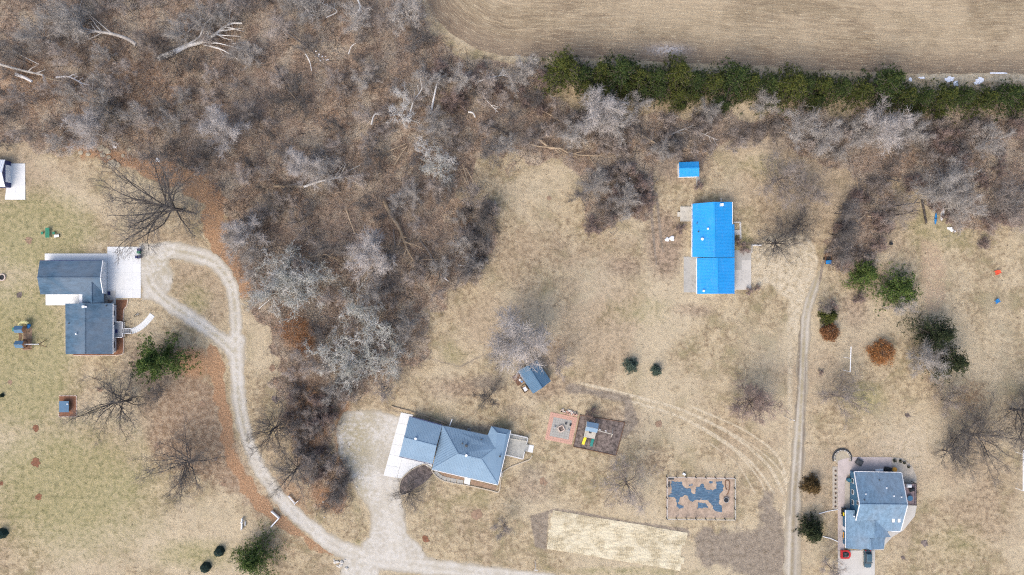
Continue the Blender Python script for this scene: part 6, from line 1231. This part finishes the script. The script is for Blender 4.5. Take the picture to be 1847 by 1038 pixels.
# -- named open-ground bare trees: (kind, base x, base y, scale, label, turn)
PURP = bare_tree(230, 9, 6.8, 16, .22, 'bark_dark', 'twig_mauve', 2, 2, 3, 1.1, .014, el=(.15, 1.1), wob=.14)
GREYO = bare_tree(231, 13, 9, 15, .3, 'bark_mid', 'twig_mid', 2, 2, 2, 1.2, .014, el=(.1, 1.05), wob=.15, up=.015)
NB = [(OAK[0], 330, 380, 1.22, 'huge dark oak reaching over the top of the teardrop loop', .4), (OAK[1], 236, 722, .80, 'dark spreading tree right of the little hut', 2.1), (OAK[3], 352, 830, .80, 'thin grey tree in the lawn inside the drive bend', 1.0),
      (OAK[0], 500, 770, .62, 'dark tree whose branches hang over the drive from the brush', 3.9), (OAK[3], 540, 840, .62, 'smaller dark tree lower down beside the drive bend', 4.5), (DARK[0], 883, 713, .85, 'dark tree behind the metal roofed house', 0), (OAK[2], 741, 884, .42, 'small dark tree at the tip of the mulch bed', 2.0),
      (MID[0], 910, 945, .72, 'pale grey sapling tree in the lawn below the metal roofed house', 0), (GREYO, 1128, 866, .85, 'dark hazy tree between playset and straw blankets', 1), (PURP, 1345, 720, 1.0, 'purplish brown fine twigged tree in the lawn left of the dirt track', 2),
      (GREYO, 1500, 712, .72, 'sparse grey tree right of the dirt track', 5), (OAK[1], 1392, 440, .55, 'dark branched tree beside the blue roofed house apron', 2.6), (GREYO, 1392, 326, .80, 'hazy grey tree in the lawn above the blue roofed house', 4), (GREYO, 1604, 380, .55, 'sprawling grey tree at the right side of the brush strip', 3), (GREYO, 1800, 385, .75, 'sprawling grey tree right of the boats', 1), (GREYO, 1452, 350, .62, 'hazy grey tree near the top of the dirt track strip', 1.4),
      (OAK[2], 1735, 778, .85, 'large dark tree with long limbs on the right hand lawn', 5.2), (OAK[0], 1700, 812, .52, 'smaller dark tree below the large one on the right', 4.4), (GREYO, 1698, 722, .5, 'thin grey tree at the upper end of the brown strip', 0), (OAK[1], 1822, 738, .85, 'dark tree leaving the picture at the right', .3),
      (PALE[0], 1646, 645, 1.0, 'pale silvery tree in front of the dark cedars', 2), (PALE[1], 1612, 548, .55, 'pale silvery bush below the large round spruce', 1), (MID[1], 1480, 555, .5, 'small pale shrub tree above the dull green evergreen', 0), (MID[1], 1488, 1015, .8, 'bare tree over the bottom driveway edge', 0),
      (SILV[2], 938, 612, 1.45, 'broad pale tree spreading over the pole shed', .7), (PALE[3], 905, 635, .8, 'pale tree on the near side of the broad pale one', .7), (MID[2], 1005, 655, .85, 'thin brown tree right of the pole shed', .2), (MID[3], 700, 700, .8, 'thin brown tree at the lower tip of the woods', 2.2),
      (OAK[1], 1430, 408, .42, 'dark branched sapling beside the upper dirt track', .2), (MID[0], 1045, 130, .62, 'pale dead looking tree against the start of the evergreen row', 0)]
for p_, x, y, s, l, rz in NB: plant(p_, x, y, 'bare_tree', l, None, s, rz)
# -- trees of the woods
def woodval(x, y): return float(sd_poly(np.array([x]), np.array([y]), WOOD)[0])
EMPH = [(668,465,SILV,1.12),(395,232,SILV,.98),(150,232,SILV,1.0),(175,195,PALE,.8),(545,300,SILV,.9),(585,310,PALE,.8),(440,420,SILV,.9),(422,440,PALE,.8),(500,480,LICH,.9),(535,530,LICH,1.0),(475,530,LICH,.85),(570,505,LICH,.8),(520,505,LICH,.9),
        (640,560,LICH,.9),(675,600,LICH,1.0),(655,650,LICH,.9),(600,640,LICH,1.0),(625,665,LICH,.9),(700,655,LICH,.8),(585,660,PALE,.6),(725,170,DEAD,.6),(725,210,DEAD,.7),(790,300,LICH,.8),(765,265,DEAD,.6),(800,285,DEAD,.6),(830,140,PALE,.7),(770,140,PALE,.7),
        (1085,195,SILV,1.15),(1110,215,PALE,1.0),(1155,180,PALE,.6),(1035,240,PALE,.8),(1280,200,PALE,.6),(1380,185,PALE,.7),(1450,225,PALE,.9),(1490,240,PALE,.9),(1600,225,SILV,1.1),(1560,240,PALE,.8),(1640,230,PALE,.9),(1700,340,PALE,1.1),(1740,370,PALE,1.0),(1720,320,PALE,.8),
        (1790,250,PALE,.8),(870,390,DARK,.95),(860,430,DARK,.9),(850,350,MID,.9),(835,490,DARK,.8),(1130,355,PALE,.75),(1075,330,PALE,.8),(1195,270,PALE,.6),(1520,460,DARK,.8),(1530,380,DARK,.9),(1525,420,DARK,.9),(640,30,PALE,.8),(560,15,PALE,.9),(500,50,MID,1.0),
        (110,25,PALE,1.0),(60,60,PALE,.9),(20,100,DARK,.9),(130,50,PALE,.8),(730,20,PALE,.9),(325,170,PALE,.5),(240,205,PALE,.6),(305,220,PALE,.6),(740,350,PALE,.6),(715,365,PALE,.5),(655,145,PALE,.6),(930,145,PALE,.6),(910,260,PALE,.7),(950,250,MID,.8)]
regs = [(lambda x, y: y < 130 and x < 330, 'in the top left corner'), (lambda x, y: x < 330 and y >= 130, 'above the left lawns'), (lambda x, y: y < 130 and x < 560, 'around the big fallen white tree'), (lambda x, y: y < 140 and x < 1000, 'beside the curved corner of the crop field'),
        (lambda x, y: x < 560 and y < 330, 'above the huge dark oak'), (lambda x, y: x < 900 and y < 260, 'in the middle of the upper woods'), (lambda x, y: x < 560 and y < 520, 'right of the teardrop loop'), (lambda x, y: x < 560, 'beside the drive stem'),
        (lambda x, y: x < 760 and y < 520, 'in the dense centre of the woods'), (lambda x, y: x < 900 and y >= 520 and y < 720, 'at the lower tip of the woods'), (lambda x, y: x < 700, 'between drive and gravel bay'), (lambda x, y: x < 1000, 'beside the tan meadow'),
        (lambda x, y: x < 1240 and y > 290, 'left of the blue roofed house'), (lambda x, y: x < 1240, 'left of the blue shed'), (lambda x, y: x < 1480, 'above the blue roofed house'), (lambda x, y: x < 1620 and y > 290, 'above the utility trailer'),
        (lambda x, y: y < 300, 'below the right end of the evergreens'), (lambda x, y: True, 'in the thicket around the boats')]
def reg(x, y):
    for f, n_ in regs:
        if f(x, y): return n_
kinds = {id(PALE): 'pale grey', id(SILV): 'silvery', id(MID): 'brown twigged', id(DARK): 'dark barked', id(DEAD): 'bleached dead', id(LICH): 'lichen pale', id(SHRUB): 'mauve', id(SHRUBG): 'grey brown'}
placed = [(x, y, 26 * s) for x, y, k, s in EMPH]
def wtree(x, y, K, s, ch=None):
    lab = ('small ' if s < .68 else 'broad ' if s > .95 else '') + kinds[id(K)] + ' bare tree ' + reg(x, y)
    t_ = plant(rnd.choice(K), x, y, 'bare_tree', lab, 'leafless trees of the woodland', s, crown_h=9 * s if ch is None else ch, sz=s * rnd.uniform(.85, 1.1)); ordered(t_, lab, x)
for x, y, K, s in EMPH: wtree(x, y, K, s)
cnt = 0
for k in range(9000):
    x, y = rnd.uniform(-30, 1880), rnd.uniform(-30, 945)
    if woodval(x, y) < 6: continue
    s = rnd.uniform(.38, .85); s *= .75 if 560 > x and y > 680 or x > 1000 else 1.0
    if x > 1000 and rnd.random() < .35: continue
    if any((x - a) ** 2 + (y - b) ** 2 < ((26 * s + c) * .62) ** 2 for a, b, c in placed): continue
    if x > 1000 and 88 < y < 195: continue
    if 1655 < x < 1725 and 350 < y < 425: continue
    bright = vnoise(np.array([x]), np.array([y]), 90, 77)[0]
    K = PALE if (bright > .66 and x < 1000) or (x > 1000 and rnd.random() < .40) else (MID if rnd.random() < .68 else DARK)
    placed.append((x, y, 26 * s)); wtree(x, y, K, s); cnt += 1
    if cnt >= 222: break
print('woodland trees', cnt + len(EMPH))
# -- shrubs that can be told apart
sc = 0
for (x0, y0, x1, y1, n_, K, w_) in ((500,690,640,940,14,SHRUB,'in the brush between drive and gravel bay'),(500,690,640,940,16,SHRUBG,'in the brush between drive and gravel bay'),(1045,300,1175,415,8,SHRUB,'left of the blue roofed house'),(1045,300,1175,415,10,SHRUBG,'left of the blue roofed house'),(1505,330,1600,480,9,SHRUB,'above the utility trailer'),(1505,330,1600,480,9,SHRUBG,'above the utility trailer'),(840,320,900,500,12,SHRUBG,'beside the tan meadow'),
                                (1010,200,1840,285,40,SHRUBG,'below the evergreens'),(780,110,980,200,16,SHRUB,'beside the curved corner of the crop field'),(1640,230,1840,400,22,SHRUB,'in the thicket around the boats')):
    for _ in range(n_):
        for t_ in range(20):
            x, y = rnd.uniform(x0, x1), rnd.uniform(y0, y1)
            if woodval(x, y) > 4: break
        else: continue
        s = rnd.uniform(.5, 1.05); lab = ('low ' if s < .75 else 'tall ') + kinds[id(K)] + ' shrub ' + w_; ordered(plant(rnd.choice(K), x, y, 'bare_shrub', lab, 'leafless shrubs of the brush', s, cat='shrub', crown_h=2), lab, x)
for (x, y, s, l) in ((1342,448,.6,'dark shrub in the white planter wall'),(1330,437,.5,'dark shrub beside the blue roofed house apron'),(1260,336,.5,'dark shrub at the foot of the shed ramp'),(1228,412,.55,'mauve bare shrub beside the small wooden deck'),(1066,746,.7,'dark bare shrub above the wooden playset'),(1352,526,.4,'low dark shrub at the lower corner of the apron'),(1366,520,.35,'lowest dark shrub near the apron corner'),
                     (1774,438,.6,'dark bare bush alone above the orange chair'),(196,544,.25,'small dark shrub beside the porch slab'),(1500,555,.6,'low brown bush above the dull green evergreen'),(1548,540,.6,'brown bush below the bright round spruce'),(1482,673,.3,'tiny dark shrub in the lawn below the white frame')):
    plant(SHRUB[0], x, y, 'bare_shrub', l, None, s, cat='shrub', crown_h=1)
BOX = leafy(640, 1.0, .5, 'fir_dark', 30, 14, .08)
for i, (x, y) in enumerate(((1612,830.5),(1622.5,831.5),(1630,834.5),(1637.5,842))): plant(BOX, x, y, 'box_shrub', ['first', 'second', 'third', 'fourth'][i] + ' clipped green shrub in the curve of the gravel bed from the patio', 'clipped shrubs in the gravel bed', 1.0 - .05 * i, cat='shrub')
BROWN = leafy(641, .6, .42, 'rust', 16, 10, .07)
for i in range(9): plant(BROWN, 1506.5, 850 + i * 8, 'bed_plant', ['first', 'second', 'third', 'fourth', 'fifth', 'sixth', 'seventh', 'eighth', 'ninth'][i] + ' low brown plant from the top of the gravel strip', 'low plants in the gravel strip', .7, cat='plant')
# -- undergrowth: canes and brambles nobody could count
def brush(name, label, n, box, mask, rmin, rmax, lmin, lmax, mat, seed, clump=0):
    g = np.random.default_rng(seed); x = g.uniform(box[0], box[2], n * 3); y = g.uniform(box[1], box[3], n * 3); k = g.random(n * 3) < mask(x, y); x, y = x[k][:n], y[k][:n]
    N = len(x); p = np.stack([(x - 923.5) * S, (519 - y) * S, np.zeros(N)], 1); az = g.random(N) * 6.283; e = g.uniform(.15, 1.3, N); d = np.stack([np.cos(az) * np.cos(e), np.sin(az) * np.cos(e), np.sin(e)], 1)
    L = g.uniform(lmin, lmax, N); r = g.uniform(rmin, rmax, N); a = polylines(p, d, L * .6, r, r * .7, 1, .1, 0, g); V1, F1 = prisms([a], 3)
    d2 = unit(a[4] + g.normal(0, .35, p.shape) + np.array([0, 0, -.35])); V2, F2 = cones(a[1], d2, L * .5, r * .7); d3 = unit(a[4] + g.normal(0, .7, p.shape)); V3, F3 = cones(p + a[4] * (L * .35)[:, None], d3, L * .5, r * .7)
    V, F = merge((V1, F1), (V2, F2), (V3, F3)); V[:, 2] = np.maximum(V[:, 2], .01); tag(linkmesh(name, trimesh(name, V, F, mat)), label, kind='stuff')
def wm(x, y): return wood_mask(x, y) * np.clip(sst(vnoise(x, y, 26, 31), .36, .62), .06, 1)
brush('undergrowth', 'tangled brown canes and brambles covering the woodland floor', 68000, (-60, -60, 1910, 950), wm, .014, .026, .8, 2.4, 'brush', 1)
brush('dark_undergrowth', 'patches of dark brambles in the hollows of the woods', 13000, (-60, -60, 1910, 950), lambda x, y: wood_mask(x, y) * sst(vnoise(x, y, 30, 41), .54, .70) * (1 - .6 * (x > 1000)), .02, .04, .8, 2.2, 'brush_dark', 2)
brush('dead_sticks', 'pale dead sticks and poles strewn through the woodland floor', 5200, (-60, -60, 1910, 950), lambda x, y: wood_mask(x, y) * sst(vnoise(x, y, 50, 51), .35, .7), .025, .05, 1.5, 5.5, 'tanlog', 3)
brush('grey_undergrowth', 'fine grey twigs of saplings tangled through the woods', 60000, (-60, -60, 1910, 950), lambda x, y: wood_mask(x, y) * np.clip(sst(vnoise(x, y, 34, 71), .35, .62) + .5 * (x > 1000), .1, 1), .012, .024, 1.2, 3.4, 'twig_ash', 5)
brush('stem_shadow_sticks', 'dark dead stems and dark lines standing in for long shadows on the woodland floor', 3500, (-60, -60, 1910, 950), lambda x, y: wood_mask(x, y), .03, .07, 2, 6.5, 'bark_dark', 4)  # fallen stems, plus long shadows drawn as bark-dark sticks
# -- fallen trunks
LOGN = [0]
def log(pts, r0, r1, mat, label, branches=(), name='fallen_tree', cat='fallen tree', z=.8, stubs=0, group=None):
    t = empty(name, (*P(*pts[0])[:2], 0), label, cat, group); r0 *= 1.25; r1 *= 1.25; z = z + .7
    pl = [P(x, y, z) for x, y in (pts if len(pts) < 3 else smooth_line(pts, 3))]; MB().path(pl, r0, r1, 8).build('trunk', mat, t)
    for b, ra, rb in branches: MB().path([P(x, y, z + .1 + .12 * i) for i, (x, y) in enumerate(b if len(b) < 3 else smooth_line(b, 2))], ra, rb, 6).build('branch', mat, t)
    if stubs:
        m = MB(); A_ = Vector(pl[0]); B_ = Vector(pl[-1]); d = (B_ - A_)
        for i in range(stubs):
            u = rnd.uniform(.35, 1); p = Vector(pl[min(len(pl) - 1, int(u * (len(pl) - 1) + .5))]); an = math.atan2(d.y, d.x) + rnd.choice((-1, 1)) * rnd.uniform(.3, .9); L = d.length * rnd.uniform(.12, .35); q_ = p + Vector((math.cos(an), math.sin(an), rnd.uniform(0, .4))) * L
            m.path([p, p.lerp(q_, .5) + Vector((rnd.uniform(-.2, .2), rnd.uniform(-.2, .2), .1)), q_], r1 * .8 + .03, .02, 4)
            for _ in range(3): v = p.lerp(q_, rnd.uniform(.4, 1)); m.tube(v, v + Vector((rnd.uniform(-.9, .9), rnd.uniform(-.9, .9), rnd.uniform(0, .5))), .03, .01, 3)
        m.build('branches', mat, t)
    return t
zz = lambda L: [(a / 2.965, b / 2.965) for a, b in L]; z2 = lambda L: [(460 + a / 2.965, b / 2.965) for a, b in L]; z3 = lambda L: [(920 + a / 2.965, b / 2.965) for a, b in L]; z6 = lambda L: [(460 + a / 2.965, 350 + b / 2.965) for a, b in L]
log(zz([(845,312),(920,285),(1000,245),(1080,225),(1150,185),(1225,130),(1295,125)]), .62, .16, 'dead', 'big bleached fallen tree with forked limbs in the upper woods',
    [(zz([(1010,235),(1070,195),(1095,130),(1150,85),(1215,35)]), .28, .08), (zz([(1090,240),(1170,260),(1220,285),(1275,320)]), .26, .06), (zz([(1110,220),(1180,235),(1260,255)]), .2, .05), (zz([(1160,185),(1200,205),(1240,215)]), .14, .04), (zz([(1225,130),(1232,60),(1260,40)]), .12, .04), (zz([(1085,175),(1140,155)]), .1, .04), (zz([(1170,260),(1200,300)]), .08, .03), (zz([(1240,235),(1330,225)]), .08, .03), (zz([(1190,165),(1222,120),(1225,160)]), .1, .04)], z=1.0, stubs=9)
log(zz([(730,240),(680,208),(600,182),(520,170),(440,150),(380,115)]), .42, .14, 'bark_pale', 'leaning grey trunk near the top left corner', [(zz([(440,150),(380,80),(330,20)]), .16, .05), (zz([(470,158),(400,150),(300,170)]), .14, .05), (zz([(420,140),(420,60),(440,0)]), .12, .04)], z=3, stubs=16)
log(zz([(85,398),(130,415),(172,437)]), .38, .28, 'whitelog', 'short white log near the left edge of the woods', name='fallen_log', cat='log')
log(zz([(0,345),(110,375),(230,402)]), .3, .2, 'bark_pale', 'grey log running in from the left edge of the woods', name='fallen_log', cat='log', stubs=4)
log(zz([(300,415),(370,412),(440,447),(480,455)]), .22, .12, 'whitelog', 'curved white trunk ending at the pale tree on the left', [(zz([(495,470),(500,400),(488,398)]), .13, .05)], stubs=5)
log(zz([(240,415),(300,430),(360,440)]), .2, .1, 'tanlog', 'tan log beside the curved white trunk', name='fallen_log', cat='log', stubs=3)
log(zz([(65,268),(120,300),(208,345)]), .12, .06, 'dead', 'thin pale fallen branch above the short white log', name='fallen_branch', cat='branch'); log(zz([(105,160),(150,125)]), .13, .08, 'tanlog', 'short pale branch in the top left corner', name='fallen_branch', cat='branch')
log(z2([(110,355),(150,430),(200,500),(240,560)]), .3, .12, 'bark_dark', 'dark fallen trunk pointing up toward the big bleached tree', stubs=10); log(z2([(190,495),(235,560),(240,640)]), .14, .06, 'tanlog', 'pale limb below the dark fallen trunk', name='fallen_branch', cat='branch', stubs=5)
log(z2([(140,150),(200,195),(290,260),(350,320)]), .24, .14, 'bark_dark', 'dark log beside the line of white stones', name='fallen_log', cat='log'); log(z2([(270,290),(292,330),(303,380)]), .13, .08, 'dead', 'white limb right of the line of white stones', name='fallen_branch', cat='branch')
log(z2([(640,838),(700,815),(810,768)]), .24, .14, 'tanlog', 'tan log below the bleached dead trees', name='fallen_log', cat='log'); log(z2([(745,885),(785,820),(815,780)]), .15, .1, 'tanlog', 'thin tan log crossing below the bleached dead trees', name='fallen_log', cat='log')
log(z2([(100,995),(180,998),(260,1000)]), .34, .28, 'tanlog', 'thick tan log at the left of the log pile in the woods', name='fallen_log', cat='log'); log(z2([(262,1000),(350,970),(450,950),(560,938)]), .26, .08, 'dead', 'long pale fallen limb right of the thick tan log', [(z2([(470,945),(520,965),(565,990)]), .1, .04), (z2([(440,948),(500,915),(560,885)]), .1, .04)], stubs=6)
log(z2([(940,610),(955,530),(975,440),(990,425)]), .24, .14, 'dead', 'straight bleached leaning trunk under the crop field corner', z=2, stubs=3); log(z2([(918,680),(935,655),(958,632)]), .36, .3, 'tanlog', 'short thick tan stump log below the straight bleached trunk', name='fallen_log', cat='log')
log(z2([(830,600),(850,540),(890,480),(885,430)]), .18, .06, 'dead', 'forked white dead limb right of the bleached snags', [(z2([(852,540),(880,525),(918,512)]), .1, .04), (z2([(850,530),(852,480)]), .08, .03)], z=3, stubs=4)
log(z2([(622,668),(635,620),(660,605),(715,600)]), .2, .06, 'dead', 'crooked white limb left of the bleached snags', z=2, stubs=5); log(z2([(500,290),(515,250),(540,232)]), .12, .05, 'dead', 'small bent white limb in the upper woods', name='fallen_branch', cat='branch')
log(z2([(240,0),(275,50),(310,95)]), .26, .1, 'whitelog', 'white leaning trunk at the top of the picture', z=4, stubs=10); log(z2([(550,0),(562,40),(540,75)]), .2, .06, 'dead', 'pale crooked trunk at the top of the picture', z=4, stubs=8)
log(z2([(380,95),(440,60),(360,20)]), .12, .05, 'dead', 'thin pale limb at the top beside the white leaning trunk', name='fallen_branch', cat='branch', stubs=3)
log(z2([(510,402),(580,405),(660,395)]), .12, .08, 'tanlog', 'thin straight pole lying in the upper woods', name='fallen_log', cat='log'); log(z2([(880,380),(960,405),(1080,432),(1180,440)]), .3, .2, 'bark_dark', 'long dark log under the crop field corner', name='fallen_log', cat='log', stubs=3)
log(z2([(1190,440),(1230,425),(1290,410),(1340,400)]), .18, .05, 'dead', 'white limb pointing right near the crop field corner', stubs=8); log(z2([(1140,600),(1165,605),(1178,630)]), .2, .14, 'dead', 'short curled white log above the meadow top', name='fallen_log', cat='log')
log(z2([(1210,660),(1260,675),(1300,690),(1380,740)]), .3, .2, 'bark_dark', 'dark wet log right of the curled white log', name='fallen_log', cat='log'); log(z2([(1215,495),(1245,545),(1300,600)]), .12, .05, 'dead', 'thin white branch above the dark wet log', name='fallen_branch', cat='branch', stubs=3)
for k, (a, b, l) in enumerate(((( 1110,880),(1150,1010),'left'),((1130,905),(1190,1010),'middle'),((1105,925),(1160,1035),'lowest'),((1060,915),(1135,900),'crossing'))): log(z2([a, b]), .12, .07, 'tanlog', l + ' pale pole of the bundle at the meadow corner', name='fallen_branch', cat='branch', group='poles at the meadow corner')
log(z3([(80,745),(150,745),(210,790),(270,795),(330,825),(470,835)]), .3, .14, 'tanlog', 'long tan uprooted tree at the top edge of the meadow', [(z3([(90,765),(160,785),(240,790)]), .22, .1), (z3([(240,800),(300,835),(420,830)]), .16, .06), (z3([(120,740),(70,760),(60,800)]), .15, .06)], stubs=8)
log(z3([(685,715),(740,745),(800,780)]), .24, .2, 'tanlog', 'straight cut log left of the blue shed', name='fallen_log', cat='log'); log(z3([(800,780),(850,795),(890,815)]), .2, .14, 'tanlog', 'split log ending above the blue shed', name='fallen_log', cat='log', stubs=3)
log(z3([(820,745),(880,710),(960,680),(1020,650)]), .2, .1, 'bark_pale', 'grey limb rising from the brush above the blue shed', stubs=8); log(z3([(890,735),(930,765),(955,785)]), .12, .08, 'tanlog', 'short pole beside the split log', name='fallen_log', cat='log'); log(z3([(960,690),(1040,720),(1110,750)]), .13, .07, 'bark_pale', 'thin grey pole above the blue shed', name='fallen_log', cat='log', stubs=4)
log(z3([(395,720),(430,670),(470,630)]), .3, .16, 'bark_pale', 'pale grey leaning trunk in the belt under the evergreens', z=3, stubs=12); log(z3([(640,660),(675,615),(690,560)]), .18, .08, 'bark_mid', 'brown leaning trunk below the evergreen row', z=2, stubs=6)
log(z3([(170,590),(230,625),(290,665)]), .1, .06, 'tanlog', 'thin pole lying below the start of the evergreen row', name='fallen_log', cat='log'); log(z3([(270,445),(290,400),(320,350)]), .1, .06, 'bark_pale', 'bent pale stem at the start of the evergreen row', z=2, stubs=4)
log(z6([(690,40),(730,120),(765,170),(790,230),(800,260)]), .42, .3, 'tanlog', 'thick brown trunk fallen through the dense centre of the woods', stubs=3); log(z6([(800,258),(820,310),(850,370),(835,430)]), .24, .08, 'tanlog', 'tan forked limb at the end of the thick brown trunk', [(z6([(800,258),(860,275),(905,300)]), .18, .05), (z6([(850,370),(900,350),(960,350),(1020,352)]), .14, .04), (z6([(812,290),(790,350),(785,430)]), .12, .04), (z6([(860,365),(910,380),(940,410)]), .12, .04)], stubs=10)
log(z6([(880,245),(930,310),(970,390),(1035,465)]), .26, .18, 'bark_dark', 'dark log with a pale broken end in the centre of the woods', name='fallen_log', cat='log', stubs=4); log(z6([(1012,448),(1036,466)]), .2, .16, 'whitelog', 'pale splintered piece at the end of the dark log', name='fallen_log', cat='log')
log(z6([(1085,380),(1130,388)]), .14, .1, 'whitelog', 'short white stick pointing at the meadow', name='fallen_branch', cat='branch'); log(z6([(1012,358),(1038,368)]), .14, .1, 'whitelog', 'tiny white stick left of the short white stick', name='fallen_branch', cat='branch')
log(z6([(485,75),(510,150),(535,215)]), .14, .08, 'tanlog', 'thin tan stick above the round pale tree', name='fallen_branch', cat='branch'); log(z6([(215,345),(300,335),(380,325),(440,345)]), .16, .08, 'tanlog', 'thin tan log left of the round pale tree', name='fallen_log', cat='log', stubs=8); log(z6([(740,190),(745,240),(750,290)]), .16, .1, 'bark_mid', 'brown log beside the thick brown trunk', name='fallen_log', cat='log')
log(z6([(300,235),(330,190)]), .1, .07, 'tanlog', 'small tan stick in the woods right of the loop', name='fallen_branch', cat='branch'); log(z6([(20,615),(60,580),(110,540)]), .1, .05, 'dead', 'thin pale stick by the drive side of the woods', name='fallen_branch', cat='branch')
for k, (x, y) in enumerate(((681,662),(683,666),(679,669))): MBq = MB().beam(P(x - 5, y - .8, .25), P(x + 6, y + 1, .25), .35, .2); tag(MBq.build('plank', 'white'), ['upper', 'middle', 'lower'][k] + ' pale plank of the three lying at the woodland tip', 'plank', 'planks at the woodland tip')
for (x0, y0, x1, y1, l) in ((1545,320,1549,350,'pale pole standing out of the brush strip'),(1546,400,1560,388,'thin pale limb in the brush strip'),(1565,390,1590,392,'grey limb pointing right from the brush strip')): log([(x0, y0), (x1, y1)], .13, .08, 'tanlog', l, name='fallen_log', cat='log')
for (pp, l) in (([(1600,374),(1640,368),(1660,365)],'dark limb reaching toward the log row from the left'),([(1600,390),(1630,386),(1650,380)],'lower dark limb reaching toward the log row'),([(1760,386),(1790,388),(1812,392)],'dark limb right of the boats'),([(1818,375),(1835,376),(1850,374)],'dark limb at the right edge of the thicket'),([(1600,322),(1617,326)],'dark stub above the thicket path')): log(pp, .2, .08, 'bark_dark', l, name='fallen_branch', cat='branch', stubs=5)
# look-alikes are told apart by their order from the left
NUM = ['first', 'second', 'third', 'fourth', 'fifth', 'sixth', 'seventh', 'eighth', 'ninth', 'tenth', 'eleventh', 'twelfth', 'thirteenth', 'fourteenth', 'fifteenth', 'sixteenth', 'seventeenth', 'eighteenth', 'nineteenth', 'twentieth', 'twenty first', 'twenty second', 'twenty third', 'twenty fourth', 'twenty fifth', 'twenty sixth', 'twenty seventh', 'twenty eighth', 'twenty ninth', 'thirtieth']
byl = {}
for o, l, x in ORD: byl.setdefault(l, []).append((x, o))
for l, L_ in byl.items():
    if len(L_) > 1:
        for i, (x, o) in enumerate(sorted(L_, key=lambda q: q[0])): o['label'] = l + ', ' + NUM[min(i, 29)] + ' from left'
